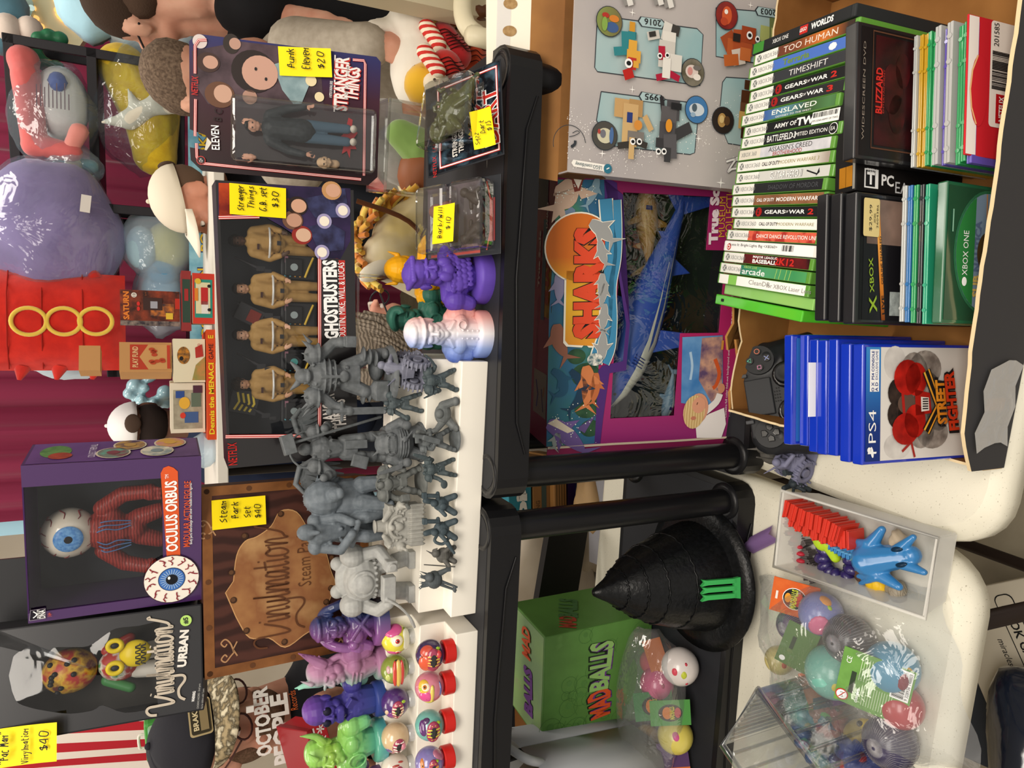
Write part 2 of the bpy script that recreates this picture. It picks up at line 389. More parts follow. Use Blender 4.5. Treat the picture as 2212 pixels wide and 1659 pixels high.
# ---- clear acrylic stands ----
ACR=M('f4f6f2',.03,0,'film',lo=.06,hi=.75,fres=.35)
def acrylic(label,c,yaw,W,D,H):
 t=thing('acrylic_stand',label,'display stand',(c[0],c[1],RZ),yaw)
 b=MB();th=.004
 b.box((0,0,H-th/2),(W,D,th),ACR);b.build('top_panel',t,bevel=.0008)
 for s in(-1,1):b=MB();b.box((s*(W/2-th/2),0,(H-th)/2),(th,D,H-th),ACR);b.build('side_panel',t,bevel=.0008)
 return t
acrylic('clear acrylic stand lifting the carded figure pack',(.325,.93),-14,.118,.09,.098)
acrylic('clear acrylic stand lifting the boxed set of four figures',(.085,.915),-8,.125,.06,.1415)
acrylic('clear acrylic stand under the brown wooden-look box',(-.245,1.0),-2,.20,.06,.105)
# ================= the open carton of games =================
BX=V((-.098,.436,TZ));BYAW=-10.5
BE=(V((math.cos(math.radians(BYAW)),math.sin(math.radians(BYAW)),0)),V((-math.sin(math.radians(BYAW)),math.cos(math.radians(BYAW)),0)))
def bl(x,y,z=0):return BX+BE[0]*x+BE[1]*y+V((0,0,z))
CB=M('a9773f',.85,0,'card',scale=25,h2='9c6c38',b=.15);CBI=M('8a5c2e',.9,0,'card',scale=18,h2='9a6a38',b=.2);GREY=M('37373a',.55,0,'noise',scale=40,b=.05);EDGE=M('d8c39c',.9)
t=thing('cardboard_carton','open grey-fronted cardboard carton with a torn rim, full of game cases','carton',BX,BYAW)
def torn(name,P0,P1,hs,out,inn,th=.003,lip=0):
 """an upright panel from P0 to P1 (x, y) whose top edge follows hs [(fraction, height)]"""
 b=MB();P0,P1=V(P0),V(P1);d=(P1-P0);n_=V((d.y,-d.x)).normalized()*th/2;rnd=random.Random(name);N_=40;top=[]
 for i in range(N_+1):
  f=i/N_;k=max(j for j in range(len(hs))if hs[j][0]<=f+1e-9);k=min(k,len(hs)-2);a,c=hs[k],hs[k+1]
  top.append(a[1]+(c[1]-a[1])*(f-a[0])/(c[0]-a[0])+rnd.uniform(-.0012,.0012))
 o=[P0+d*(i/N_)+n_ for i in range(N_+1)];q=[P0+d*(i/N_)-n_ for i in range(N_+1)]
 b.sheet([[(p.x,p.y,.001)for p in o],[(p.x+n_.x*lip,p.y+n_.y*lip,h)for p,h in zip(o,top)]],out,False)
 b.sheet([[(p.x,p.y,.001)for p in reversed(q)],[(p.x,p.y,h)for p,h in zip(reversed(q),reversed(top))]],inn,False)
 b.sheet([[(p.x,p.y,h)for p,h in zip(o,top)],[(p.x,p.y,h)for p,h in zip(q,top)]],EDGE,False)
 for i in(0,N_):b.add([(o[i].x,o[i].y,.001),(o[i].x,o[i].y,top[i]),(q[i].x,q[i].y,top[i]),(q[i].x,q[i].y,.001)],[(0,1,2,3)],EDGE)
 return b.build(name,t)
torn('front_panel',(0,0),(.56,0),[(0,.06),(.03,.072),(.07,.084),(.16,.092),(.26,.098),(.45,.104),(.7,.112),(1,.12)],GREY,CBI,.004)
torn('side_panel',(0,.31),(0,0),[(0,.10),(.3,.10),(.5,.045),(.8,.03),(1,.035)],GREY,CBI)
torn('side_panel',(.56,0),(.56,.31),[(0,.12),(1,.12)],GREY,CBI)
torn('back_panel',(.56,.312),(0,.312),[(0,.10),(.5,.10),(.78,.10),(.82,.09),(.93,.10),(1,.09)],GREY,CBI)
b=MB();b.box((.28,.156,.002),(.555,.31,.002),CBI);b.build('bottom_panel',t)
b=MB();b.face((.02,-.0032,.03),(1,0,0),(0,0,1));rnd=random.Random(3)
b.sheet([[(.005+.022*i+.006*math.sin(j),-.022+.014*j+(.008 if i%2 else 0),.0012+.002*rnd.random())for i in range(5)]for j in range(5)],M('b9b7ac',.25,0,'film',haze=.3,b=.8,scale=70,lo=.1))
b.rect(.045,-.004,.058,.03,M('a8773e',.6),2);b.build('clear_tape',t)
for(x0,y0,x1,y1,h,n_)in((.0,.315,.10,.345,.095,'torn_flap'),(.085,.318,.16,.36,.11,'torn_flap')):
 b=MB();b.sheet([[V((x0+(x1-x0)*i/4,y0+j*.012,h-.02*j+.006*math.sin(i*2+j)))for i in range(5)]for j in range(3)],CB,False);b.build(n_,t,solid=.003)
 # ---- the long row of cases standing spine up ----
GRN=M('5f9a3c',.25,0,None,coat=.5);WSP=M('e9e8e2',.4);XGR=M('8d8f8e',.4)
def spine_case(i,x,y,z,lab,head,body,texts,L=.170,plastic=GRN,tilt=0,extra=None,hl=.27,lean=0):
 g=thing('game_case',lab,'game case',bl(x,y,z),(6+tilt,lean,0),'game cases standing spine up in the carton')
 g.rotation_mode='XYZ';g.rotation_euler=(math.radians(-10-tilt),math.radians(lean),math.radians(BYAW-2.2+(x-.3)*8))
 w=.0136;h=.134
 b=MB();b.box((0,-L/2,h/2),(w,L,h),plastic);b.build('case',g,bevel=.0016)
 b=MB();b.face((0,0,h),(0,-1,0),(1,0,0));b.k=.00025;hw=w/2-.0009
 if head:b.rect(.004,-hw,L*hl,hw,head,1)
 if body:b.rect(L*hl if head else .004,-hw,L-.006,hw,body,1)
 if head in(WSP,):
  b.ell(.0125,0,.0042,.0042,M('7f8381',.3),2);b.line([(.0095,-.003),(.0125,0),(.0155,-.003)],.001,WSP,3);b.line([(.0095,.003),(.0125,0),(.0155,.003)],.001,WSP,3)
  b.text('XBOX',.0185,0,.0052,XGR,w=.0175,al='l',bold=-.004);b.text('360',.037,0,.0052,XGR,w=.0115,al='l')
 for tx,u,v,hh,c,kw in texts:b.text(tx,L*u,v*w,hh*w,c,**kw)
 if extra:extra(b,L,w)
 b.build('spine_sleeve',g);return g
W_=M('f2f2f0',.5);K_=M('1b1b1d',.45);RED=M('c22b25',.45);GRYT=M('8a8a86',.5)
def skull(b,L,w):b.ell(L*.33,.000,.0058,.0056,M('9c1d1c',.5),2,10);b.ell(L*.325,.0015,.0014,.0014,K_,3,8);b.ell(L*.325,-.0015,.0014,.0014,K_,3,8)
def gears(n):return[('GEARS',.50,0,.34,W_,dict(bold=.02,w=.036)),('OF',.62,0,.2,W_,dict(w=.006)),('WAR',.72,0,.34,W_,dict(bold=.02,w=.026))]+([(n,.85,0,.48,RED,dict(bold=.03,w=.009))]if n else[])
def barcode(b,x0,x1,y0,y1,k=3,n=22,m=K_):
 r=random.Random(n+int(x0*1e4))
 for i in range(n):
  f=x0+(x1-x0)*i/n;b.rect(f,y0,f+(x1-x0)/n*r.choice((.3,.5,.8)),y1,m,k)
CODW=lambda:[('CALL OF DUTY',.42,0,.3,K_,dict(bold=.015,w=.034)),('MODERN WARFARE',.70,0,.26,M('9a9264',.5),dict(w=.062))]
GAMES=[('black spine with a bright green end cap, outermost in the row',M('3f8a34',.3),M('232527',.4),[('XBOX ONE',.32,0,.34,W_,dict(w=.028)),('LEGO',.55,0,.3,W_,dict(bold=.02,w=.011,k=4)),('WORLDS',.72,0,.5,W_,dict(bold=.04,w=.034))],dict(hl=.14,plastic=M('2c2f30',.3),extra=lambda b,L,w:b.rect(L*.515,-.0045,L*.59,.0045,RED,2))),('orange-brown spine lettered in thin angular capitals',WSP,M('7d4329',.5,0,'grad',axis=1,lo=-.19,hi=-.05,stops='2a2420 3a2a22 c9702d 7d4329 6b3a2a'),[('TOO HUMAN',.58,0,.5,M('e8dccf'),dict(w=.085))],{}),('blue spine with mossy green and brown title letters',WSP,M('4a6fc0',.5),[('Terraria',.5,0,.5,M('6d8a35'),dict(bold=.03,w=.043))],dict(extra=lambda b,L,w:(b.ell(L*.83,0,.006,.004,W_,2,8)))),('charcoal spine with white serif-like capitals',WSP,M('34363b',.4),[('TIMESHIFT',.62,0,.48,M('d9d9d9'),dict(w=.062))],{}),('black spine with a red skull and a red number two',WSP,K_,gears('2'),dict(extra=skull)),('black spine with a red skull and a red number three',WSP,M('29292c',.45),gears('3'),dict(extra=skull)),('blue-to-green spine with a two-line pale title',WSP,M('3f5f8a',.5,0,'grad',axis=1,lo=-.19,hi=-.05,stops='3d5c36 4f7c4c 37502f 5a8a9a 3f62a0'),[('ENSLAVED',.58,.1,.4,M('e8eee6'),dict(w=.075,bold=.01)),('ODYSSEY TO THE WEST',.58,-.32,.15,W_,dict(w=.06))],{}),('black spine partly covered by a white barcode sticker',WSP,K_,[('ARMY OF',.47,0,.38,W_,dict(w=.038,bold=.015)),('TW',.665,0,.66,W_,dict(w=.028,bold=.04))],dict(extra=lambda b,L,w:(b.rect(L*.73,-.0065,L*.97,.0065,W_,4),barcode(b,L*.74,L*.96,.0005,.0055,5),b.text('EP5-X360-ARMY OF TWO',L*.85,-.003,.002,K_,k=5,w=.038)))),('black spine with white condensed capitals and a round white ring mark',WSP,M('1f2022',.45),[('BATTLEFIELD 3',.45,0,.55,W_,dict(w=.049,bold=.01)),('LIMITED EDITION',.72,0,.32,W_,dict(w=.054))],dict(extra=lambda b,L,w:(b.ell(L*.93,0,.0062,.0062,W_,2),b.ell(L*.93,0,.0054,.0054,K_,3),b.text('EA',L*.93,0,.004,W_,k=4)))),('pale silver spine with grey and brick red title lines',M('dcd6c8',.4),M('d5d5da',.4,0,'noise',scale=60,h2='bfc0c8',b=0),[('XBOX 360',.14,0,.38,XGR,dict(w=.03)),("ASSASSIN'S CREED",.58,.15,.42,M('4b4a4c'),dict(w=.074)),('BROTHERHOOD',.56,-.27,.36,M('a4332c'),dict(w=.05))],{}),('white spine ending in a smoky picture and a bare green tip',WSP,M('e6e4dc',.4,0,'grad',axis=1,lo=-.19,hi=-.1,stops='6f6860 a59a90 e6e4dc e9e7df'),[('CALL OF DUTY',.40,0,.34,K_,dict(w=.032,bold=.015)),('MODERN WARFARE 3',.68,0,.3,M('9a9264'),dict(w=.066))],{}),('light grey spine with white outlined lettering and a guitar head',WSP,M('c9cac6',.4),[('GUITAR HERO II',.56,0,.62,M('55565a'),dict(w=.055,bold=.05)),('GUITAR HERO II',.56,0,.6,W_,dict(w=.054,bold=.015,k=3))],dict(extra=lambda b,L,w:(b.line([(L*.76,.002),(L*.86,-.003)],.0016,K_,2),b.poly([(L*.85,-.005),(L*.88,-.001),(L*.87,.004)],K_,2)))),('black spine with barely legible dark embossed lettering',WSP,M('222326',.35),[('SHADOW OF MORDOR',.68,0,.4,M('4b4d52',.3),dict(w=.085))],{}),('copper brown spine with a white title, leaning beside the black spine',WSP,M('9a6a48',.5,0,'noise',scale=30,h2='6f4a35',b=0),[('CALL OF DUTY',.40,0,.3,W_,dict(w=.032,bold=.015)),('MODERN WARFARE',.73,0,.34,W_,dict(w=.072,bold=.01))],{}),('black spine with a red skull, its end hidden behind the black case front',WSP,M('1c1c1f',.45),gears('2'),dict(extra=skull)),('all white spine pushed further into the row than its neighbours',WSP,M('efeee8',.4),CODW(),dict(push=.012)),('red spine with glowing orange streaks',WSP,M('a8322c',.45,0,'wave',scale=60,h2='d8604a',dist=6),[('DANCE DANCE REVOLUTION UNIVERSE',.72,0,.34,M('f6ece4'),dict(w=.12,bold=.01))],{}),('white spine with a small red target and a printed barcode',None,W_,[('Scene It: Bright Lights Big <XB360>',.34,.12,.32,K_,dict(w=.092))],dict(plastic=M('e8e6e0',.4),extra=lambda b,L,w:(b.ell(L*.07,-.001,.0042,.0042,RED,2),b.ell(L*.07,-.001,.0028,.0028,W_,3),b.ell(L*.07,-.001,.0015,.0015,RED,4),barcode(b,L*.66,L*.78,-.002,.005,2,12)))),('dark red spine with white and red block lettering',WSP,M('6b1c1f',.45,0,'noise',scale=40,h2='2c1416',b=0),[('MAJOR LEAGUE',.51,.2,.28,W_,dict(w=.045,bold=.02)),('BASEBALL',.51,-.15,.36,W_,dict(w=.045,bold=.03)),('2K12',.72,0,.6,RED,dict(w=.034,bold=.03))],{}),('green spine with rounded white lower-case lettering',WSP,M('4f9a6a',.45,0,'grad',axis=1,lo=-.19,hi=-.05,stops='5fae6a 3f8f58 4f9a6a 2f7a64'),[('XBOX LIVE',.38,.3,.2,M('b9d86a'),dict(w=.026)),('arcade',.42,-.08,.55,W_,dict(w=.044,bold=.01))],dict(extra=lambda b,L,w:[b.line([(L*x,-.006),(L*x+.002,.006)],.0007,M('b9d86a'),2)for x in(.66,.7,.76,.8)])),('white spine with one bright green band near the end',None,M('f2f1ec',.4),[('CleanDR',.50,.05,.42,GRYT,dict(w=.04)),('for XBOX Laser Lens',.80,-.02,.38,GRYT,dict(w=.075))],dict(extra=lambda b,L,w:b.rect(L*.14,-.0059,L*.24,.0059,M('86c35a',.4),2))),('translucent pale green empty case',None,None,[],dict(plastic=M('8fc76a',.2,0,None,coat=.6))),('bright lime green empty case at the row end beside the game controller',None,None,[],dict(plastic=M('56c22f',.2,0,None,coat=.6),push=-.012,extra=lambda b,L,w:b.rect(.014,-.002,.02,.002,K_,2))),]
x=.468
for i,(lab,hd,bd,tx,kw)in enumerate(GAMES):
 kw=dict(kw);push=kw.pop('push',0);r=random.Random(i)
 spine_case(i,x,.297-push-(x-.16)*.055+r.uniform(-.0035,.0035),.0105+r.uniform(-.002,.002)+(-.012 if i>20 else 0),'game case, '+lab if len(lab.split())<13 else lab.replace(',','')+' case',hd,bd,tx,tilt=-2-(i%3)*.6,**kw);x-=.0143
 # ---- cases standing with their fronts to the viewer ----
BKC=M('1d1d20',.3,0,None,coat=.4)
def front_case(name,lab,x,y,z,W,H,T,plastic,yaw=8,tilt=-4,cover=None,art=None,grp='cases standing face out in the carton',cat='game case',margin=(.004,.004)):
 g=thing(name,lab,cat,bl(x,y,z),0,grp);g.rotation_mode='YXZ';g.rotation_euler=(math.radians(tilt),0,math.radians(BYAW+yaw))
 b=MB();b.box((W/2,T/2,H/2),(W,T,H),plastic);b.build('case',g,bevel=min(.0016,T*.3))
 if cover or art:
  b=MB();b.face((0,0,0),*FRONT);b.k=.00025
  if cover:b.rect(margin[0],.004,W-margin[1],H-.006,cover,1)
  if art:art(b,W,H)
  b.build('cover_print',g)
 return g
def art_red(b,W,H):
 b.T=b.T@Matrix.Translation((0,H*.3,0))@Matrix.Diagonal((1,.7,1,1))
 b.frame(.012,.02,W-.006,H-.03,.0014,M('5a3a2a'),3);b.rect(.016,.02,W-.01,H-.036,M('3a1114',.4,0,'noise',scale=28,h2='0f0b0c',h3='7a1f20',b=0),2)
 for x,y,r in((.05,.11,.02),(.075,.12,.026),(.095,.10,.018)):b.ell(x,y,r,r*.8,M('471014',.4,0,'noise',scale=40,h2='1a0b0c',b=0),3)
 b.text('WIDESCREEN DVD',W*.5,H-.014,.0045,M('8a7f74'),w=W*.72,k=4);b.text('BLIZZARD',W*.52,H-.043,.013,M('c32a22'),w=.046,bold=.03,k=5);b.text('ENTERTAINMENT',W*.52,H-.052,.003,M('a33'+'028'),w=.044,k=5)
front_case('game_case','black case with a dark red smoky cover standing in the carton corner',.312,.0715,.002,.136,.19,.015,BKC,8,-6,M('1a1718',.3),art_red)
g=thing('game_box','dark software box with gold numeral spine wedged behind the black cases','game box',bl(.2835,.0905,.003),0);g.rotation_mode='YXZ';g.rotation_euler=(math.radians(-5),0,math.radians(BYAW+8))
b=MB();b.box((.055,.0135,.0815),(.11,.027,.163),M('1b1a1b',.35));b.build('carton',g,bevel=.001)
b=MB();b.face((0,0,0),*FRONT);b.k=.0003;H=.163
b.rect(.001,.002,.109,H-.003,M('1d1a19',.4,0,'noise',scale=14,h2='0d0c0d',h3='3a2c22',b=0));b.rect(.004,H-.032,.024,H-.012,W_,2);b.rect(.0055,H-.027,.0225,H-.0135,K_,3);b.text('T',.014,H-.0205,.013,W_,bold=.04,k=4,rot=-math.pi/2)
b.text('TEEN',.0225,H-.0215,.0035,W_,w=.014,k=4,rot=-math.pi/2);b.text('PC',.014,H-.045,.012,W_,w=.018,bold=.03,k=4,rot=-math.pi/2);b.text('EA',.008,H-.066,.012,M('cfd0d2'),k=4,rot=-math.pi/2)
b.face((0,0,H),(0,-1,0),(1,0,0));b.text('II',-.012,.016,.0215,M('d8922c',.3,.6),w=.017,bold=.09);b.rect(-.0035,.002,-.0005,.108,M('b9b7ae',.3,.6));b.build('printed_cover',g)
front_case('game_case','plain black case, rearmost of the face-out cases beside the lime green case',.147,.0895,.006,.1345,.178,.0145,BKC,8,-5)
front_case('game_case','plain black case between the rearmost black case and the orange-striped one',.147,.0735,.004,.1345,.178,.0145,BKC,8,-5,M('6a1c1c',.4),lambda b,W,H:b.rect(.004,.004,W-.006,H-.004,M('202023',.4),2))
def art_strip(b,W,H):
 b.T=b.T@Matrix.Translation((0,H*.34,0))@Matrix.Diagonal((1,.66,1,1))
 b.rect(.004,-.05,W-.006,H-.016,M('17161a',.35),2)
 X0=W-.052;b.rect(X0,.06,W-.006,H-.022,M('8c7468',.4,0,'noise',scale=14,h2='3a302d',h3='c8b2a2',b=0),3)
 b.poly([(.004,H-.065),(W-.006,H-.046),(W-.006,H-.038),(.004,H-.057)],M('c46a1f',.4,0,'grad',axis=0,lo=0,hi=.13,stops='6a2f10 d9822a e9a24a a85a1c'),4)
 b.text('LIVE',.02,H-.0595,.006,K_,w=.02,k=6,rot=.14,bold=.02);b.text('ONLINE ENABLED',.066,H-.053,.0042,K_,w=.05,k=6,rot=.14,bold=.01)
 b.text('X',.02,H-.038,.016,M('8fae32'),bold=.02,k=5,rot=.14);b.text('XBOX',.05,H-.033,.009,M('8fae32'),w=.036,k=5,bold=.01,rot=.13)
 b.rect(.009,H-.098,.034,H-.073,M('9aa3a2',.25,.3,'noise',scale=120,h2='c9d2d0',b=.2),6)
 b.rrect(W-.045,H-.046,W-.006,H-.012,.003,M('d9c486',.6),8);b.text('$29.99',W-.026,H-.027,.0065,K_,w=.027,k=9);b.text('2604386',W-.024,H-.041,.0038,K_,w=.024,k=9)
 for i in range(3):b.text('WRITING SOFTWARE'[i*4:i*4+7],W-.026,H-.034-.0028*i*.5,.0016,K_,k=9)
 b.text('HITMAN',W*.5,H-.108,.012,M('e6e2dc'),w=W*.74,k=7,bold=-.008)
front_case('game_case','black case with an orange diagonal stripe and a yellowed price sticker',.147,.0565,.003,.1345,.178,.0145,BKC,8,-5,M('121114',.3),art_strip)
# ---- slim jewel cases seen along their top edges ----
def jewel(lab,x,y,z,W,T,m,grp,yaw=8,tilt=-4,H=.122):
 g=thing('jewel_case',lab,'disc case',bl(x,y,z),0,grp);g.rotation_mode='YXZ';g.rotation_euler=(math.radians(tilt),0,math.radians(BYAW+yaw))
 b=MB();b.box((W/2,T*.3,H/2),(W,T*.42,H),m);b.build('lid',g,bevel=.0006)
 b=MB();b.box((W/2,T*.78,H/2),(W,T*.36,H-.001),m)
 for u in(.1,.28,.72,.9):b.cyl((W*u,T*.5,H-.002),(W*u,T*.5,H+.0012),T*.42,T*.36,m,8)
 b.build('tray',g,bevel=.0006);return g
JC=dict(clear=M('b9bdbb',.12,0,None,coat=1),amber=M('c39a24',.12,0,None,coat=1),green=M('2f9a5c',.12,0,None,coat=1),violet=M('5f50ad',.12,0,None,coat=1),grey=M('b3b4b3',.45),blue=M('2f6fae',.12,0,None,coat=1),dark=M('2b2f33',.12,0,None,coat=1),teal=M('2aa07a',.12,0,None,coat=1))
yy=.066
for i,(c,lab,T)in enumerate([('clear','clear slim disc case directly in front of the black dark-red-covered case',.0055),('amber','amber slim disc case next to the clear one',.0055),('amber','amber slim disc case next to the green pair',.0055),('green','green slim disc case touching the amber cases',.0055),('green','green slim disc case touching the opaque grey case',.0055),('grey','opaque grey disc case between green and violet cases',.0085),('violet','violet slim disc case between two opaque grey cases',.0058),('grey','opaque grey disc case next to the wider green cases',.0085),('green','green disc case following the second opaque grey case',.0068),('green','green disc case next to the violet one by the red sleeve',.0068),('violet','violet disc case just behind the red disc sleeve',.0072)]):
 jewel(lab,.309+.0012*math.sin(i*3),yy,.0+.0015*math.cos(i*2),.134 if c!='grey' else .137,T*.86,JC[c],'disc cases in the right half of the carton',H=.119 if c!='grey' else .122);yy-=T*.86+.0003
g=thing('disc_sleeve','red paper disc sleeve with a white barcode label','disc sleeve',bl(.315,.0065,.009),0);g.rotation_mode='YXZ';g.rotation_euler=(math.radians(-6),0,math.radians(BYAW+8))
b=MB();b.box((.066,.001,.06),(.132,.002,.12),M('c3202b',.6));b.build('sleeve',g,bevel=.0005)
b=MB();b.face((0,0,0),*FRONT);b.rect(.001,.106,.131,.1195,M('e5ddd6',.7));b.ell(.062,.104,.034,.012,M('c3202b',.6),2);b.line([(.03,.107),(.045,.114),(.062,.1163),(.08,.114),(.095,.107)],.0018,M('e4b27a'),3)
b.rrect(.03,.05,.131,.09,.004,M('ece6dd',.6),3);b.rect(.034,.066,.062,.081,M('b5121b',.5),4);b.text('NETFLIX',.048,.0735,.007,W_,w=.024,bold=.02,k=5)
barcode(b,.066,.103,.064,.088,5,26);b.text('201585',.118,.083,.007,K_,w=.022,k=5,rot=0);b.text('INSTANT',.07,.056,.004,K_,w=.02,k=5)
b.build('label_print',g)
yy=.0445
for i,(c,lab)in enumerate([('clear','clear disc case in front of the orange-striped black case'),('blue','blue slim disc case standing after the clear case'),('green','green slim disc case next to the blue one'),('dark','smoke-dark slim disc case next to the green one'),('teal','teal slim disc case just behind the wide green disc case')]):
 jewel(lab,.151,yy,.012,.14,.0058,JC[c],'disc cases in the middle of the carton',H=.118);yy-=.0062
def art_disc(b,W,H):
 b.T=b.T@Matrix.Translation((0,H*.2,0))@Matrix.Diagonal((1,.8,1,1))
 b.rect(.004,.005,W-.004,H-.003,M('1d4a33',.15,0,None,coat=1),2);cx,cy=W*.52,H-.078;b.ell(cx,cy,.062,.062,M('2d6d4a',.15,0,None,coat=1),3,40);b.ell(cx,cy,.059,.059,M('8fa9c4',.22,.3),4,40)
 P=[(cx+.059*math.cos(a),cy+.059*math.sin(a))for a in[math.radians(25+i*6.5)for i in range(21)]];b.poly(P,M('2c7a3c',.35),5)
 P=[(cx+.0585*math.cos(a),cy+.0585*math.sin(a))for a in[math.radians(200+i*8)for i in range(17)]];b.poly(P,M('6d8fb8',.25,.3),5)
 b.line([(cx+.015,cy-.02),(cx+.02,cy-.005),(cx+.03,cy+.004),(cx+.058,cy+.006)],.002,M('c98a4a',.3),6)
 b.text('XBOX ONE',cx-.002,cy+.042,.0095,W_,w=.044,k=7);b.ell(cx-.03,cy+.042,.0045,.0045,W_,7);b.text('SUB',cx-.034,cy+.02,.012,M('d2b463',.3),w=.022,bold=.04,k=7);b.text('NAUTICA',cx+.006,cy+.02,.012,M('5a6c8c',.3),w=.05,bold=.03,k=7)
 b.ell(cx,cy,.021,.021,M('4a3a22',.2),8,28);b.ell(cx,cy,.0105,.0105,M('1d5a3a',.15),9,20);b.ell(cx,cy,.006,.006,M('0f3322',.2),10,14)
 b.rect(cx-.052,cy+.002,cx-.040,cy+.018,W_,8);b.rect(cx-.0505,cy+.0045,cx-.0415,cy+.0155,K_,9);b.text('E',cx-.046,cy+.01,.009,W_,bold=.04,k=10);b.rect(.09,H-.013,.112,H-.0105,M('7aa890'),5)
front_case('game_case','green case whose clear front shows a pale blue disc',.153,.004,.010,.139,.122,.0105,M('1f5f40',.15,0,None,coat=1),7,-4,None,art_disc)
# ---- blue cases ----
BLU=M('1534b4',.12,0,None,coat=1)
def art_v(b,W,H):
 b.rect(.0035,.0,W-.0035,H-.022,M('d9d5cf',.35),2);b.rect(.0035,H-.0245,W-.0035,H-.0035,M('15347c',.35,0,'grad',axis=0,lo=0,hi=.12,stops='122a6e 15347c 2a6db4 3a86c8'),3)
 b.ell(.013,H-.0125,.006,.002,W_,5,12,.2);b.poly([(.0115,H-.018),(.0135,H-.0187),(.0135,H-.0065),(.0115,H-.006)],W_,6);b.ell(.0155,H-.0085,.003,.0028,W_,5,12);b.text('PS4',.040,H-.0125,.0105,W_,w=.034,k=5,bold=-.005)
 b.rect(W-.05,H-.0215,W-.006,H-.0085,W_,5);b.text('PS4 CONSOLE',W-.0225,H-.0125,.0038,M('15347c'),w=.03,k=6,bold=.02);b.text('EXCLUSIVE GAME',W-.0225,H-.0178,.0034,M('15347c'),w=.03,k=6);b.text('O X',W-.045,H-.0125,.004,M('15347c'),k=6,bold=.02);b.text('A D',W-.045,H-.0178,.004,M('15347c'),k=6,bold=.02)
 sm=M('b5b0ac',.4,0,'noise',scale=30,h2='d9d5cf',b=0);b.ell(.018,H-.05,.014,.02,sm,3);b.ell(W-.02,H-.045,.018,.016,sm,3)
 gm=M('6e655f',.45,0,'noise',scale=70,h2='a39a92',h3='3d3733',b=0)
 for x,y,rx,ry in((.092,.092,.026,.022),(.1,.075,.02,.025),(.034,.08,.02,.02),(.03,.062,.017,.024),(.067,.07,.03,.022),(.06,.053,.028,.02)):b.ell(x,y,rx,ry,gm,4)
 for x,y,r,k in((.052,H-.049,.0155,5),(.075,H-.049,.0155,6),(.052,H-.062,.013,5)):b.ell(x,y,r,r*.95,M('1d1715',.6,0,'noise',scale=90,h2='3a2c26',b=0),k)
 b.ell(.063,H-.062,.011,.0135,M('5f4a40',.5),7);b.poly([(.05,H-.056),(.076,H-.053),(.076,H-.057),(.05,H-.06)],M('a8221c'),8);rg=M('c3241b',.35,0,'noise',scale=50,h2='8a1512',b=0)
 for x,y,rx,ry in((.091,H-.062,.019,.02),(.089,H-.075,.018,.016),(.036,H-.06,.017,.02),(.044,H-.074,.018,.016)):b.ell(x,y,rx,ry,rg,9)
 b.poly([(.05,H-.075),(.078,H-.073),(.074,H-.096),(.052,H-.099)],M('a81f18',.4),9);b.poly([(.054,H-.083),(.07,H-.082),(.069,H-.094),(.055,H-.095)],M('e6ded6'),10)
 for i in range(5):b.rect(.0565+.0026*i,H-.093,.0578+.0026*i,H-.0845,K_,11)
 b.line([(.005,H-.075),(.02,H-.07),(.03,H-.068)],.003,M('9c2a24'),6);b.line([(.022,H-.07),(.012,H-.056)],.003,M('9c2a24'),6)
 y=.062;go=M('e39a1f',.35,0,'grad',axis=2,lo=.03,hi=.09,stops='b03a12 e8952a f2c84a')
 for k,(t_,m)in enumerate(((.0125,K_),(.0095,go),(.005,K_))):b.line([(.032,y+.013),(.06,y-.006),(.098,y+.014)],t_,m,12+k)
 for k,(bo,m)in enumerate(((.14,K_),(.05,go))):b.text('STREET',.064,y-.008,.0155,m,w=.05 if k else .056,bold=bo,k=16+k*2,shear=.15,rot=.12)
 for k,(bo,m)in enumerate(((.14,K_),(.05,M('cf3a1c',.35)))):b.text('FIGHTER',.064,y-.023,.0165,m,w=.066 if k else .073,bold=bo,k=20+k*2,shear=.15,rot=.16)
yb=[.118,.1035,.089,.0755,.062,.0475]
labs=['blue case with a lighter blue cover strip, rearmost of the blue stack','blue case second behind the rearmost, its top edge catching light','blue case with a white paper slip showing at its top edge','translucent blue case in the middle of the blue stack','blue case third behind the fighter-cover case','blue case directly behind the fighter-cover case']
for i,y in enumerate(yb):
 g=front_case('game_case',labs[i],.002+.002*math.sin(i*2),y,.004,.126,.165+(.006 if i==0 else 0)+.002*math.sin(i*5),.0128,BLU,9,-5,M('2d6ab8',.3)if i==0 else M('1f3fae',.3),None,'blue cases standing in the carton')
 if i==2:b=MB();b.box((.07,.003,.169),(.06,.001,.01),W_);b.build('paper_slip',g)
front_case('game_case','blue case with a pale cover showing two red boxing gloves',.002,.033,.003,.1265,.165,.0128,BLU,9,-5,None,art_v,'blue cases standing in the carton')
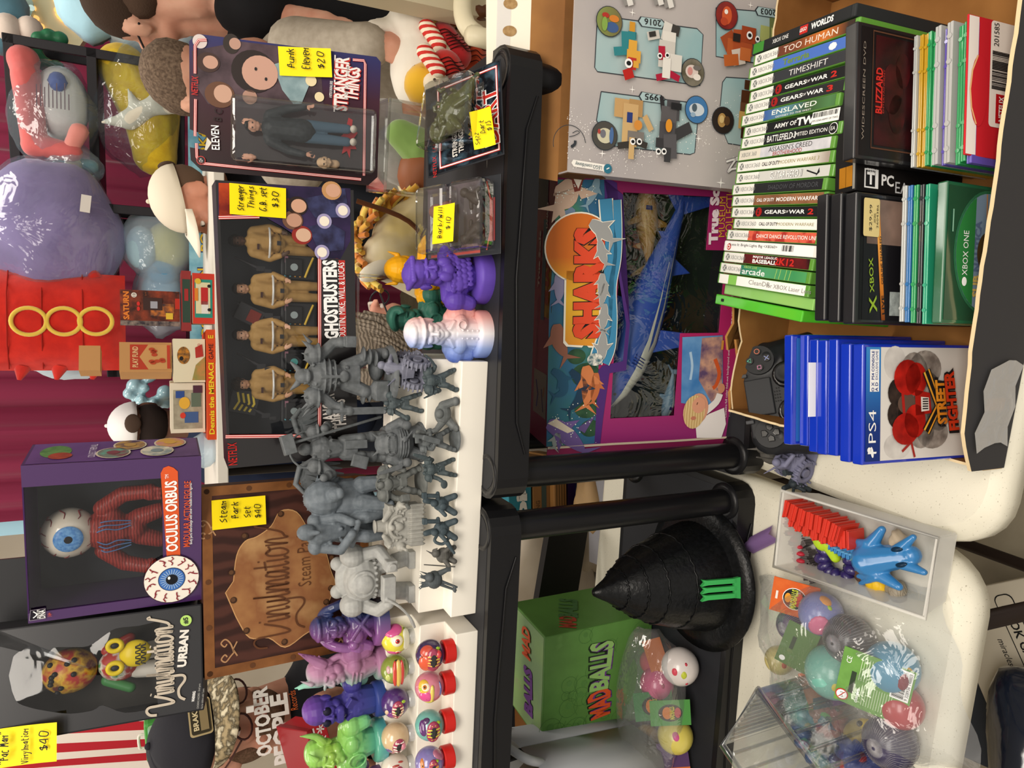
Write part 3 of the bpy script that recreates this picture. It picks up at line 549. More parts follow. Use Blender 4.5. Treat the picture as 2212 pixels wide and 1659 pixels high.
# ---- game controller lying behind the blue cases ----
c=at(1662,856,z=.80)
g=thing('game_controller','black wireless game controller lying in the carton behind the blue cases','game controller',c,0);g.rotation_mode='YXZ';g.rotation_euler=(math.radians(34),math.radians(4),math.radians(12))
BC=M('202124',.38);BG=M('121315',.2,0,None,coat=.5)
b=MB()
b.box((0,.002,-.012),(.11,.058,.03),BC)
for s in(-1,1):
 b.sph((s*.052,.004,-.010),(.030,.031,.018),BC);b.cap((s*.056,-.006,-.014),(s*.072,-.062,-.03),.024,.0165,BC);b.sph((s*.026,-.026,-.010),(.021,.020,.017),BC)
b.build('shell',g,remesh=.0022,smooth=4)
b=MB();b.box((0,.012,.0055),(.052,.036,.004),M('2a2b2e',.45));b.build('touchpad',g,bevel=.0015)
for s in(-1,1):
 b=MB();b.lathe([(.019,.003),(.018,.0075),(.0145,.009),(.0135,.008),(0,.006)],BG,(s*.026,-.027,0));b.lathe([(.006,.006),(.006,.014),(.0125,.0155),(.013,.018),(.010,.0185),(.0075,.0172),(0,.0168)],M('2c2d30',.6),(s*.026,-.027,0));b.build('thumbstick',g)
 b=MB();b.cyl((s*.052,.005,.0055),(s*.052,.005,.0085),.021,.0205,M('1b1c1f',.4),24);b.build('button_pad',g)
 b=MB();b.box((s*.033,.030,.006),(.005,.011,.004),M('46474a',.5));b.build('menu_button',g,bevel=.001)
for(dx,dy),col,sh in(((0,.0115),'5ec4a4',3),((.0115,0),'d9765a',20),((0,-.0115),'9aa5d8',0),((-.0115,0),'d58ab4',4)):
 b=MB();x,y=.052+dx,.005+dy;b.cyl((x,y,.008),(x,y,.012),.0053,.005,BG,16);b.T=Matrix.Translation((x,y,.0122));m=M(col,.4)
 if sh:P=[(.0033*math.cos(math.pi/2+j*2*math.pi/sh+(math.pi/4 if sh==4 else 0)),.0033*math.sin(math.pi/2+j*2*math.pi/sh+(math.pi/4 if sh==4 else 0)))for j in range(sh+1)];b.line(P,.0008,m)
 else:b.line([(-.003,-.003),(.003,.003)],.0008,m);b.line([(-.003,.003),(.003,-.003)],.0008,m)
 b.build('face_button',g)
for a in range(4):
 b=MB();ca,sa=math.cos(a*math.pi/2),math.sin(a*math.pi/2);P=[(-.0045,.012),(-.0045,.006),(0,.0025),(.0045,.006),(.0045,.012)]
 b.prism([(-.052+x*ca-y*sa,.005+x*sa+y*ca)for x,y in P],.008,.0115,BG);b.build('direction_button',g,bevel=.0008)
b=MB();b.cyl((0,-.026,.004),(0,-.026,.0075),.0055,.0052,BG,18);b.T=Matrix.Translation((0,-.026,.0078));b.ell(0,-.0008,.0036,.0014,W_);b.rect(-.0006,-.003,.0008,.0034,W_);b.ell(.0014,.002,.0016,.0015,W_);b.build('home_button',g)
b=MB()
for j in range(14):b.cyl((-.009+(j%5)*.0045,-.0145+(j//5)*.0032,.0048),(-.009+(j%5)*.0045,-.0145+(j//5)*.0032,.0056),.0009,.0009,M('060606'),6)
b.build('speaker_hole',g)
# ================= printed boxes =================
class Face(MB):
 """print on one face of a placed thing; P(X, Y) gives the spot on that face seen at a pixel"""
 def __init__(s,root,o,x=(1,0,0),y=(0,0,1),k=.0003):
  MB.__init__(s);s.face(o,x,y);s.k=k
  W=Matrix.Translation(root.location)@root.rotation_euler.to_matrix().to_4x4()@s.T;s.Wi=W.inverted()
 def P(s,X,Y):
  r=CF+CR*((829.5-Y)/FPX)+CD*((X-1106)/FPX);a=s.Wi@CP;d=(s.Wi.to_3x3()@r);t=-a.z/d.z
  return(a.x+d.x*t,a.y+d.y*t)
 def pp(s,pts,m,k=1):return s.poly([s.P(*p)for p in pts],m,k)
 def pl(s,pts,t,m,k=1,n=0):q=[s.P(*p)for p in pts];return s.line(crom(q,n)if n else q,t,m,k)
 def pe(s,X,Y,rx,ry,m,k=1,n=22):x,y=s.P(X,Y);return s.ell(x,y,rx,ry,m,k,n)
 def pt(s,t,A,B,h,m,k=2,**kw):
  """text whose mid-line runs from pixel A to pixel B (its whole width)"""
  a,b_=V(s.P(*A)),V(s.P(*B));d=b_-a;c=(a+b_)/2
  vs_,fs,x0,x1,y0,y1=text_mesh(t,kw.get('bold',0),kw.get('shear',0));ca,sa=d.normalized();P=[]
  for p,q in vs_:
   u=((p-x0)/(x1-x0)-.5)*d.length;v_=((q-y0)/(y1-y0)-.5)*h;g=u/(d.length/2)
   v_=v_*(1+kw.get('taper',0)*g)+kw.get('arch',0)*(1-g*g);P.append((c.x+u*ca-v_*sa,c.y+u*sa+v_*ca,s.k*k))
  return s.add(P,fs,m)
def boxthing(name,lab,cat,loc,rot,W,D,H,mat,bevel=.001,org=0):
 """org 0: x runs from -W/2 to W/2; org 1: from 0 to W"""
 g=thing(name,lab,cat,loc,rot);b=MB();b.box((W/2 if org else 0,D/2,H/2),(W,D,H),mat);b.build('carton',g,bevel=bevel);return g
 # ---- silver carton standing on end, upper flap open ----
g=thing('toy_carton','silver toy carton printed upside down, its flap open, standing behind the game cases','carton',(.262,.7005,TZ),(-3,-1.43,-8.5))
SIL=M('a8a2a2',.35,0,'noise',scale=5,h2='b9b2ae',b=0);W,D,H=.33,.026,.3735;CBK=M('94683a',.85,0,'card',scale=14,h2='7d5530',b=.15)
b=MB();b.box((W/2,.001,H/2),(W,.002,H),SIL);b.box((.001,D/2,H/2),(.002,D-.004,H),SIL);b.box((W-.001,D/2,H/2),(.002,D-.004,H),SIL);b.box((W/2,D-.001,H/2),(W,.002,H),CBK);b.box((W/2,D/2,.001),(W-.004,D-.004,.002),CBK);b.build('carton',g)
b=MB();b.add([(-.008,D,H),(W,D,H),(W,D+.02,H+.035),(-.002,D+.02,H+.035)],[(0,1,2,3)],CBK);b.build('flap',g,solid=.002)
b=MB();b.face((0,D+.0195,H+.033),(1,0,0),(0,.35,.94));b.poly([(-.012,.042),(.015,-.002),(W,-.002),(W,.06),(-.012,.05)],M('e9e1d0',.5));b.rect(-.006,.026,W,.043,M('cfc8b8',.3,0,'film',haze=.5,lo=.1),2)
for i in range(9):b.ell(.012+i*.031,.028+.002*math.sin(i*2),.0062,.0085,M('a98a5f',.8,0,'noise',scale=200,h2='8e6f47',b=0),3)
for i in range(5):b.text('8B',.035+i*.011 if i>1 else-.004+.008*i,.046,.006,K_,k=4,rot=math.pi)
b.build('glue_flap',g)
b=MB();b.sheet([[(-.001,D*.15+.012*i,H-.002-.012*j*(1+.3*math.sin(i*2)))for i in range(4)]for j in range(5)],M('5a3c1e',.9),False);b.build('torn_tab',g,solid=.0015)
f=Face(g,(0,0,0));LB=M('8fb2b6',.35,0,'noise',scale=9,h2='a9bcbc',b=0);DK=M('33383e',.4)
def panel(pts,year,tab,tabc):
 q=[f.P(*p)for p in pts];f.poly(q,LB,1);f.line(q+[q[0]],.0012,DK,2)
 f.pp(tab,DK,4);c=(sum(p[0]for p in tab)/len(tab),sum(p[1]for p in tab)/len(tab));f.pp([(c[0]+(p[0]-c[0])*.9,c[1]+(p[1]-c[1])*.88)for p in tab],M('a8c0c2',.4),5)
 f.pt(year,tabc[0],tabc[1],.0075,K_,7,bold=.01)
panel([(1290,34),(1505,62),(1518,75),(1512,185),(1290,155),(1284,146)],'2016',[(1376,46),(1382,36),(1428,42),(1437,52),(1430,64),(1384,58)],((1426,52),(1390,47)))
panel([(1298,198),(1375,208),(1495,222),(1509,235),(1500,330),(1490,334),(1318,315),(1288,260)],'1995',[(1378,208),(1384,198),(1428,206),(1437,215),(1428,225),(1384,219)],((1427,213),(1391,209)))
panel([(1546,17),(1630,24),(1745,40),(1757,60),(1745,148),(1640,138),(1546,122)],'2003',[(1629,22),(1635,14),(1677,21),(1685,31),(1677,41),(1634,34)],((1674,29),(1641,25)))
panel([(1560,178),(1568,167),(1700,175),(1700,330),(1572,310),(1552,260)],'1991',[(1660,180),(1666,172),(1700,175),(1705,190),(1690,200),(1664,195)],((1695,187),(1668,184)))
def disc(X,Y,m,dots):
 f.pe(X,Y,.0175,.0185,DK,8);f.pe(X,Y,.0165,.0175,m,9)
 for i,(dx,dy,rx,ry,c)in enumerate(dots):x,y=f.P(X,Y);f.ell(x+dx,y+dy,rx,ry,M(c,.45),10+i)
disc(1314,48,M('6b4a3c',.5,0,'grad',axis=2,lo=.25,hi=.34,stops='3c2a24 6b4a3c 7d8a4a'),[(-.006,-.004,.006,.009,'3f5a8a'),(.004,-.006,.004,.007,'c97a2f'),(.006,.006,.003,.005,'a83228'),(-.004,.007,.008,.004,'7fa04a')])
disc(1494,158,M('7a7466',.5,0,'noise',scale=60,h2='55503f',b=0),[(.001,.002,.008,.010,'d8c8c0'),(.001,.005,.005,.004,'c98a84'),(-.005,-.006,.004,.006,'e4dcd4'),(.006,-.005,.003,.006,'6f6a66')])
disc(1304,294,M('4a4843',.5),[(0,0,.009,.011,'c9c4a8'),(.002,.003,.005,.004,'6f6f78'),(.001,-.009,.010,.003,'4a6a9a'),(.004,.009,.003,.002,'a8423a')])
disc(1502,238,M('3f74a8',.5),[(0,0,.008,.012,'c5ced6'),(.002,.004,.005,.004,'4a5a66'),(-.007,.006,.003,.004,'8fa9bf')])
disc(1567,35,M('8a2a24',.5,0,'noise',scale=30,h2='5c1a20',b=0),[(0,0,.011,.008,'c9572f'),(-.008,.004,.005,.006,'b3452a'),(.004,.002,.003,.003,'eee6dc')])
disc(1559,261,M('2c2320',.5),[(0,.002,.009,.007,'b08a52'),(0,-.006,.006,.005,'5c4028'),(.001,.003,.005,.004,'d2b47a')])
def brickling(pts,eyes=()):
 for i,(X,Y,w,h,c,a)in enumerate(pts):
  x,y=f.P(X,Y);ca,sa=math.cos(a),math.sin(a);f.poly([(x+u*ca-v_*sa,y+u*sa+v_*ca)for u,v_ in((-w,-h),(w,-h),(w,h),(-w,h))],M(c,.35),12+i)
 for X,Y,r in eyes:f.pe(X,Y,r,r,W_,24);f.pe(X,Y,r*.5,r*.6,K_,25)
brickling([(1362,68,.010,.004,'c98f2c',0),(1362,78,.004,.006,'2d6f74',0),(1354,95,.013,.010,'2f7f86',.1),(1340,112,.005,.012,'2f7f86',.2),(1362,108,.010,.006,'d9a23f',0),(1364,124,.007,.010,'d9a23f',0),(1360,140,.007,.006,'b8322c',0),(1352,162,.006,.007,'b3241f',.4),(1368,142,.004,.004,'d9a23f',0)],[(1351,140,.0055)])
brickling([(1408,78,.005,.009,'c9c4bc',.3),(1440,72,.011,.009,'d3cfc8',-.2),(1455,68,.006,.006,'3a3836',-.2),(1405,76,.003,.005,'33312f',.3),(1440,95,.013,.010,'dcd8d0',0),(1435,120,.016,.012,'c9c5bd',0),(1450,138,.010,.012,'d8d4cc',0),(1424,117,.008,.005,'b0203a',.1),(1424,168,.004,.009,'a81f3a',.3),(1448,166,.004,.010,'a81f3a',-.3),(1433,150,.012,.006,'e2ded6',0)],[(1418,124,.0035),(1434,123,.0035)])
brickling([(1342,235,.011,.012,'c09a66',0),(1370,235,.010,.010,'b08a58',0),(1358,255,.016,.011,'c7a471',0),(1355,275,.017,.004,'2c3c78',0),(1395,268,.010,.004,'c7a471',.6),(1355,292,.014,.011,'c9a874',0),(1368,300,.008,.012,'7b7570',0),(1342,315,.004,.009,'3a3632',.2),(1378,312,.004,.010,'3a3632',-.2),(1358,322,.013,.004,'c9a874',0)],[(1360,308,.004),(1374,308,.004)]);f.pe(1371,273,.006,.006,M('d08a3c',.35),26)
brickling([(1428,235,.014,.003,'2c2b2e',.2),(1450,240,.012,.010,'4a484b',0),(1440,262,.017,.012,'5a5759',0),(1470,285,.007,.014,'3a393b',.5),(1436,292,.015,.012,'4d4b4e',0),(1420,310,.006,.006,'39383a',0),(1442,318,.015,.010,'565457',.1),(1436,336,.009,.005,'3a393b',0),(1455,232,.004,.008,'222',0)if 0 else(1455,232,.004,.008,'222224',0)],[(1415,329,.004),(1427,329,.004)]);f.pe(1437,274,.008,.005,M('d9902c',.35),26)
brickling([(1571,90,.010,.011,'9c4a2a',.6),(1585,105,.010,.014,'b35a30',0),(1600,95,.016,.016,'a84f2c',.1),(1612,78,.010,.012,'9a4426',0),(1590,125,.010,.010,'cfc4b8',.3),(1574,132,.007,.012,'b8602f',.2),(1604,120,.008,.009,'c06a38',0),(1585,84,.005,.006,'2a2624',0)],[(1611,80,.005),(1628,88,.004)])
brickling([(1648,75,.010,.008,'a9b06a',0),(1675,66,.014,.014,'6f7a4a',.1),(1672,82,.011,.009,'a9b06a',.1),(1720,50,.014,.012,'b3b878',.5),(1735,35,.012,.008,'7f8a58',.4),(1718,62,.006,.012,'4a2c22',.6),(1700,74,.008,.008,'3a2520',0)],[(1688,62,.0055)])
brickling([(1612,185,.006,.006,'4a2c1c',0),(1622,215,.009,.020,'54301c',0),(1612,235,.006,.014,'6b4630',0),(1606,262,.011,.012,'c9a05c',0),(1608,285,.010,.010,'3f2416',0)])
for X,Y in((1740,2),(1775,40),(1790,20),(1700,-4),(1352,-3),(1418,-4),(1440,2)):brickling([(X,Y,.008,.008,'8a8784',.4),(X+4,Y+6,.006,.004,'d8d5d0',.4)])
f.pp([(1800,-12),(1858,-12),(1846,30),(1812,62)],M('2f86a8',.4),3)
rnd=random.Random(11);sp=M('f3f0ec',.3)
for i in range(520):
 t_=rnd.random();X=1225+t_*400;base=(246+60*math.sin(t_*5)+t_*60)if i<330 else 330+30*math.sin(t_*7);x,y=f.P(X,base+rnd.gauss(0,16 if i<330 else 24));r_=rnd.choice((.0004,.0005,.0007,.0009))
 if x>.001:f.poly([(x-r_,y),(x,y-r_),(x+r_,y),(x,y+r_)],sp,3)
for X,Y,r_ in((1556,395,.008),(1300,332,.006),(1365,28,.005),(1620,12,.005),(1365,194,.005),(1508,300,.006)):
 x,y=f.P(X,Y);f.poly([(x-r_,y),(x-r_*.12,y+r_*.12),(x,y+r_),(x+r_*.12,y+r_*.12),(x+r_,y),(x+r_*.12,y-r_*.12),(x,y-r_),(x-r_*.12,y-r_*.12)],sp,4)
q=[f.P(*p)for p in((1237,345),(1312,357),(1318,364),(1314,372),(1238,360),(1233,352))];f.poly(q,M('f0ece4',.4),5);f.pt('LEGO.com/disney',(1298,362),(1241,353),.0058,M('3a5a66',.4),7);f.pe(1311,365,.0058,.0058,M('2d6f86',.4),7);f.pl([(1314,363),(1308,366)],.0012,W_,8)
for s_,m in((.0042,M('6f6a6c',.4)),(.0026,M('ece8e6',.4))):f.pl([(1566,350),(1585,345),(1602,352),(1598,362),(1578,366),(1570,372),(1576,360),(1590,340)],s_,m,8 if s_>.003 else 9,4);f.pl([(1608,362),(1596,372),(1602,382),(1614,376),(1605,364),(1622,380)],s_,m,8 if s_>.003 else 9,4)
x,y=f.P(1229,312);f.line([(x+.022*math.cos(a),y+.022*math.sin(a))for a in[math.radians(-80+i*8)for i in range(24)]],.0008,DK,5);f.pl([(1232,318),(1240,312),(1241,304)],.0035,DK,6,3);f.pl([(1228,296),(1240,293),(1250,287),(1245,283),(1235,288)],.0008,DK,6,3)
f.build('printed_face',g)
# ---- pink window box with shark toys ----
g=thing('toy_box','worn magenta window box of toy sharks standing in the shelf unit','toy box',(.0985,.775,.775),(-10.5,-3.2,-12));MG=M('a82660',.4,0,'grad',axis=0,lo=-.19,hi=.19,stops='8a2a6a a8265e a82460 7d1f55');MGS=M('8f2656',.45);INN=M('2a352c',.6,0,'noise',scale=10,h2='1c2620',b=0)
W,D,H=.377,.086,.304
b=MB();b.box((0,D-.001,H/2),(W,.002,H),MGS);b.box((0,D/2,.001),(W,D,.002),MGS);b.box((0,D/2,H-.001),(W,D,.002),MGS);b.box((W/2-.001,D/2,H/2),(.002,D,H),MGS);b.box((-W/2+.012,D/2,H/2),(.002,D-.006,H-.004),CBI);b.box((0,D-.004,H/2),(W-.01,.002,H-.01),INN)
b.build('carton',g)
f=Face(g,(0,0,0))
wx0,wy0=f.P(1303,905);wx1=W/2-.02;wy1=f.P(1330,700)[1];wyb=f.P(1555,700)[1];cutx=f.P(1470,720);ins=f.P(1470,915)
b=MB();b.face((0,.0008,0),*FRONT);hw=W/2
def fr(x0,y0,x1,y1,m):b.box(((x0+x1)/2,(y0+y1)/2,0),(abs(x1-x0),abs(y1-y0),.0016),m)
ins_x,ins_y=cutx[0],cutx[1]
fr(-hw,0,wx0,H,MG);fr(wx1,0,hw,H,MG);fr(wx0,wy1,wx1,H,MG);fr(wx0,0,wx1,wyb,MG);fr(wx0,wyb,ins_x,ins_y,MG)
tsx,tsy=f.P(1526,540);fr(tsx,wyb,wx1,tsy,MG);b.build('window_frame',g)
b=MB();b.face((0,.0025,0),*FRONT);b.sheet([[(wx0+(wx1-wx0)*i/8,wyb+(wy1-wyb)*j/6,.0)for i in range(9)]for j in range(7)],M('eef2ee',.06,0,'film',b=.5,scale=22,d=.02,lo=.05,hi=.5,fres=.25));b.build('window_film',g)
sea=M('2f6b5c',.45,0,'noise',scale=9,h2='2f5f86',h3='4b8a54',p0=.3,p1=.5,p2=.7,b=0)
f.pp([(1205,388),(1186,676),(1180,965),(1284,958),(1292,800),(1312,560),(1305,388)],sea,1)
for cx,cy,r in((1265,810,.022),(1268,880,.02),(1275,925,.016),(1245,770,.014)):x,y=f.P(cx,cy);f.ell(x,y,r*.8,r,M('22402f',.5,0,'noise',scale=60,h2='35583c',b=0),2)
f.pp([(1284,958),(1292,800),(1300,790),(1345,780),(1352,700),(1330,560),(1345,420),(1333,412),(1318,414),(1306,440),(1305,388),(1318,388),(1332,395),(1345,560),(1360,700),(1352,800),(1316,806),(1302,905),(1296,958)],M('4a2a6f',.45),3)
def fish(pts,t_,m,k=5,fins=()):
 q=[f.P(*p)for p in pts];q=crom(q if len(q)>2 else[q[0],((q[0][0]+q[1][0])/2,(q[0][1]+q[1][1])/2),q[1]],5);n_=len(q);L_,R_=[],[]
 for i,p in enumerate(q):
  d=V(q[min(i+1,n_-1)])-V(q[max(i-1,0)]);d=d.normalized()if d.length else V((1,0));nn=V((-d.y,d.x));w_=t_*math.sin(math.pi*min(1,.12+.86*(i/(n_-1))))**.8
  L_.append(V(p)+nn*w_);R_.append(V(p)-nn*w_)
 z=f.k*k;f.add([(p.x,p.y,z)for p in L_]+[(p.x,p.y,z)for p in R_],[(n_+i,n_+i+1,i+1,i)for i in range(n_-1)],m)
 e=V(q[-1]);d=(e-V(q[-3])).normalized();nn=V((-d.y,d.x));f.poly([tuple(e-d*t_*.5),tuple(e+d*t_*1.2+nn*t_*1.7),tuple(e+d*t_*.3),tuple(e+d*t_*1.0-nn*t_*1.5)],m,k+.5)
 i=n_//3;p=V(q[i]);d=(V(q[i+1])-V(q[i-1])).normalized();nn=V((-d.y,d.x))
 for s in(1,-1):f.poly([tuple(p+nn*s*t_*.8),tuple(p+d*t_*1.6+nn*s*t_*2.1),tuple(p+d*t_*1.3+nn*s*t_*.8)],m,k+.3)
gs=lambda c:M(c,.5)
fish([(1182,915),(1205,925),(1235,950),(1262,975)],.013,gs('6a568f'),5);f.pp([(1182,914),(1200,904),(1240,930),(1225,935)],gs('d3c6b2'),6);f.pp([(1245,925),(1285,897),(1262,935)],gs('5a4a7a'),6)
fish([(1232,800),(1258,832),(1250,862),(1228,886)],.008,gs('1d3a52'),5);fish([(1192,800),(1212,815),(1216,845),(1196,855)],.007,gs('24506b'),5);fish([(1206,590),(1208,620),(1206,650)],.008,gs('8a86a4'),5);fish([(1210,395),(1222,420),(1208,450)],.018,gs('c9ad98'),5);f.pp([(1233,385),(1260,385),(1252,412),(1240,415)],gs('7a3a30'),6);f.pp([(1238,387),(1256,387),(1248,408)],gs('e8ded0'),7)
fish([(1290,385),(1282,415),(1266,445)],.006,gs('7a98a8'),5);fish([(1202,700),(1206,735),(1222,770)],.011,gs('8a5a48'),5);fish([(1265,790),(1270,830),(1265,875)],.011,gs('c97a4a'),5);fish([(1287,805),(1285,840),(1280,868)],.007,gs('b8683c'),5);fish([(1238,450),(1222,475)],.006,gs('6f86a0'),5);fish([(1205,935),(1196,965)],.006,gs('9aa4a0'),5)
rnd=random.Random(5)
for i in range(90):X=rnd.uniform(1190,1288);Y=rnd.choice((rnd.uniform(870,955),rnd.uniform(395,440)));x,y=f.P(X,Y);r_=rnd.uniform(.0004,.0011);f.ell(x,y,r_,r_,gs('dfe6dc'),8,6)
wh=M('ece6d6',.4)
f.pe(1251,535,.0475,.051,wh,10,40);f.pp([(1218,590),(1310,590),(1316,752),(1270,750),(1262,742),(1255,750),(1222,748),(1215,740)],wh,10)
og=M('d8922f',.4,0,'grad',axis=0,lo=-.09,hi=.08,stops='d87a2a d8922f e0b030 c96a24');f.pe(1251,535,.0455,.049,og,11,40);f.pp([(1222,585),(1300,585),(1305,748),(1226,744),(1219,735)],og,11)
for s_,m,k in((.0115,wh,12),(.0095,M('3f86ad',.4),13)):f.pl([(1306,430),(1310,480),(1318,540),(1312,600),(1308,660),(1304,720),(1290,760),(1284,785)],s_*1.9,m,k,4);f.pl([(1330,432),(1332,500),(1330,560),(1320,620),(1322,690),(1318,750),(1305,785)],s_*1.2,m,k,4)
RO=M('d84a2c',.4)
f.pt('SHARKS',(1265,732),(1272,490),.046,K_,14,bold=.1,taper=.04);f.pt('SHARKS',(1265,731),(1272,491),.0445,RO,16,bold=.075,taper=.04)
gr=M('9a9b9a',.4)
for pts,t_ in(([(1272,480),(1300,500),(1318,520)],.009),([(1292,520),(1298,550),(1306,570)],.006),([(1298,590),(1296,612),(1292,640)],.005),([(1306,610),(1300,635),(1294,660)],.005),([(1303,655),(1300,690),(1298,710)],.006),([(1296,775),(1298,745),(1300,715)],.007)):fish(pts,t_*1.15,wh,18);fish(pts,t_,gr,19)
f.pe(1282,775,.009,.012,M('e6e2d6',.6,0,'noise',scale=200,h2='4a6a72',b=0),20)
f.pp([(1473,728),(1560,724),(1560,845),(1540,880),(1470,870)],M('3f78b4',.4,0,'noise',scale=22,h2='6a9ac9',b=0),5);f.pp([(1515,730),(1560,726),(1558,850),(1535,868),(1508,820)],M('5a4668',.45,0,'noise',scale=50,h2='c79a82',h3='2f3a66',b=0),6)
f.pl([(1490,760),(1494,790),(1490,820)],.004,M('a9c6de'),6,3);f.pl([(1543,775),(1552,805),(1546,830),(1538,838)],.006,gs('c9572a'),7,3);f.pl([(1560,735),(1558,755)],.004,gs('c98a3c'),7)
f.pp([(1503,945),(1500,912),(1530,893),(1562,880),(1566,915),(1556,945)],M('e6e0dc',.5),9);f.pl([(1522,888),(1545,868),(1553,850)],.011,M('e6e0dc',.5),9,3);f.pe(1556,838,.0075,.006,M('c98a6a',.5),10);f.pe(1505,882,.024,.018,M('d3977a',.5),10);f.pe(1497,889,.026,.0185,M('dcc08a',.5,0,'wave',scale=70,h2='c2a068',dist=2),11);f.pe(1507,874,.0125,.0115,M('d89a7c',.5),12);f.pe(1495,902,.003,.0045,M('c07a60',.5),13)
f.pl([(1502,873),(1504,868)],.0012,gs('5a3a2a'),14)
wt=M('e8d8dc',.45)
f.pt('True Scale',(1539,528),(1545,365),.0155,wt,6,bold=.06);f.pt('MUSEUM',(1557,512),(1560,425),.010,M('d2a034',.45),6);f.pt('COLLECTION',(1573,514),(1577,385),.0125,M('d2a034',.45),6)
f.pt('Contains full color fold-out background and complete',(1566,902),(1575,722),.0048,wt,6);f.pt('chart of shark history',(1576,902),(1580,832),.0048,wt,6);f.pt('SERIES 1',(1583,707),(1586,655),.009,wt,6);f.pt('Great White',(1584,605),(1586,565),.0045,wt,6);f.pt('Sand Tiger',(1581,647),(1583,615),.0045,wt,6);f.pt('Item No. 5349-0',(1588,496),(1590,450),.0045,wt,6)
b=f
b.build('printed_face',g)
f=Face(g,(0,0,H),(1,0,0),(0,1,0));W2=M('c8b8bc',.45)
f.rect(-.15,.008,-.085,D-.02,M('9a948c',.5));f.line([(-.14,.05),(-.12,.045),(-.1,.055)],.004,M('2f3f8a'),2);f.line([(-.142,.02),(-.11,.03)],.003,M('2a2f6a'),2);f.line([(-.12,.022),(-.105,.018)],.0025,M('b8702f'),2)
f.rect(-.005,.006,.115,.03,M('b8862c',.45),1);f.ell(.01,.012,.016,.014,M('c89a2c',.45),1);f.text('SHARKS',.062,.02,.016,M('a83a2a'),w=.1,bold=.08,k=3);f.rect(-.01,.03,.13,.045,M('3a6a86',.5),2);f.text('True Scale',.075,.058,.009,W2,w=.08,bold=.05,k=3);f.text('MUSEUM COLLECTION',-.03,.058,.009,M('7a3a5a'),w=.1,k=3);f.text('LANARD',.135,.03,.007,W2,w=.035,bold=.05,k=3);f.rect(.145,.03,.187,D-.004,M('24304f',.5),2);f.build('printed_top',g)
b=MB();b.face((-W/2-.049,.008,0),(.985,-.16,0),(0,0,1));b.k=.0004;b.rect(0,.002,.05,H-.002,MGS,0)
b.rect(.002,.05,.034,.14,M('a89e94',.5),1);b.line([(.016,.07),(.018,.125)],.006,M('2a3f8a',.5),2);b.rrect(-.01,.165,.034,.265,.008,M('d8a63a',.45),1);b.text('SHARKS',.012,.215,.022,RO,w=.085,bold=.09,k=3,rot=-1.57);b.text('Ages: 6 and up',.030,H-.035,.0055,wt,w=.04,k=3,rot=-1.57)
b.line([(.049,.002),(.0482,.1),(.049,.2),(.0482,H-.002)],.003,M('d8c8b0',.8),4);b.build('end_flap',g,solid=.0012)
def shark(lab,P0,P1,r,top,belly,par,yd):
 """a toy shark with its nose at P0 and tail at P1 (box coordinates x, z), yd deep in the box"""
 p0,p1=V((P0[0],yd,P0[1])),V((P1[0],yd,P1[1]));Wm=Matrix.Translation(par.location)@par.rotation_euler.to_matrix().to_4x4();L=(p1-p0).length;ang=math.atan2(p1.z-p0.z,p1.x-p0.x)
 t=thing('toy_shark',lab,'toy shark',(0,0,0),0,'toy sharks in the magenta box');M4=Wm@Matrix.Translation(p0)@Matrix.Rotation(-ang,4,'Y');t.location=M4.translation;t.rotation_mode='XYZ';t.rotation_euler=M4.to_euler()
 def body(rows,m,nm,z_=0,sc=1):b=MB();n=14;b.add([(x*L,yy*math.cos(2*math.pi*j/n)*sc,z_+zz*math.sin(2*math.pi*j/n)*sc+zc)for x,yy,zz,zc in rows for j in range(n)],[(i*n+j,(i+1)*n+j,(i+1)*n+(j+1)%n,i*n+(j+1)%n)for i in range(len(rows)-1)for j in range(n)],m,True);b.build(nm,t)
 rows=[(0,.001,.001,0),(.03,r*.35,r*.3,0),(.1,r*.65,r*.62,0),(.22,r*.9,r*.9,0),(.36,r,r,0),(.52,r*.86,r*.86,.002),(.68,r*.55,r*.6,.004),(.82,r*.28,r*.36,.006),(.93,r*.14,r*.22,.008),(1,.001,.001,.01)]
 body(rows,top,'body');body([(x,a*.98,c*.8,z-r*.26*min(1,x*6)*(1-x))for x,a,c,z in rows[1:8]],belly,'belly',0,.99)
 def fin(pts,nm,th=.004):b=MB();c=[V((x*L,y,z))for x,y,z in pts];b.add([p+V((0,th/2,0))for p in c]+[p-V((0,th/2,0))for p in c],[tuple(range(len(c)-1,-1,-1)),tuple(range(len(c),2*len(c)))]+[(i,(i+1)%len(c),len(c)+(i+1)%len(c),len(c)+i)for i in range(len(c))],top);b.build(nm,t,bevel=th*.3)
 fin([(.36,0,r*.8),(.44,0,r*1.95),(.49,0,r*1.9),(.50,0,r*.75)],'dorsal_fin');fin([(.30,-r*.5,-r*.5),(.42,-r*1.0,-r*2.2),(.46,-r*.9,-r*2.0),(.42,-r*.5,-r*.6)],'pectoral_fin');fin([(.66,0,-r*.45),(.71,0,-r*1.3),(.74,0,-r*.4)],'pelvic_fin');fin([(.78,0,r*.3),(.82,0,r*.8),(.84,0,r*.25)],'small_fin')
 fin([(.92,0,.01),(1.06,0,r*2.1),(1.08,0,r*2.0),(1.0,0,.012),(1.07,0,-r*1.3),(1.03,0,-r*1.2),(.93,0,0)],'tail_fin')
 b=MB();b.sph((.09*L,-r*.52,r*.1),r*.09,K_);b.build('eye',t)
 for i in range(4):b=MB();b.tube([((.235+.013*i)*L,-r*.88,-r*.42),((.245+.013*i)*L,-r*.93,r*.1)],.0008,M('1d2c6a'));b.build('gill',t)
f=Face(g,(0,.03,0));a0=f.P(1312,890);a1=f.P(1500,430);shark('large blue toy shark with a white belly behind the box window',a0,a1,.036,M('2c47a8',.4,0,'noise',scale=12,h2='34519c',b=0),M('c4c2ba',.4),g,.042)
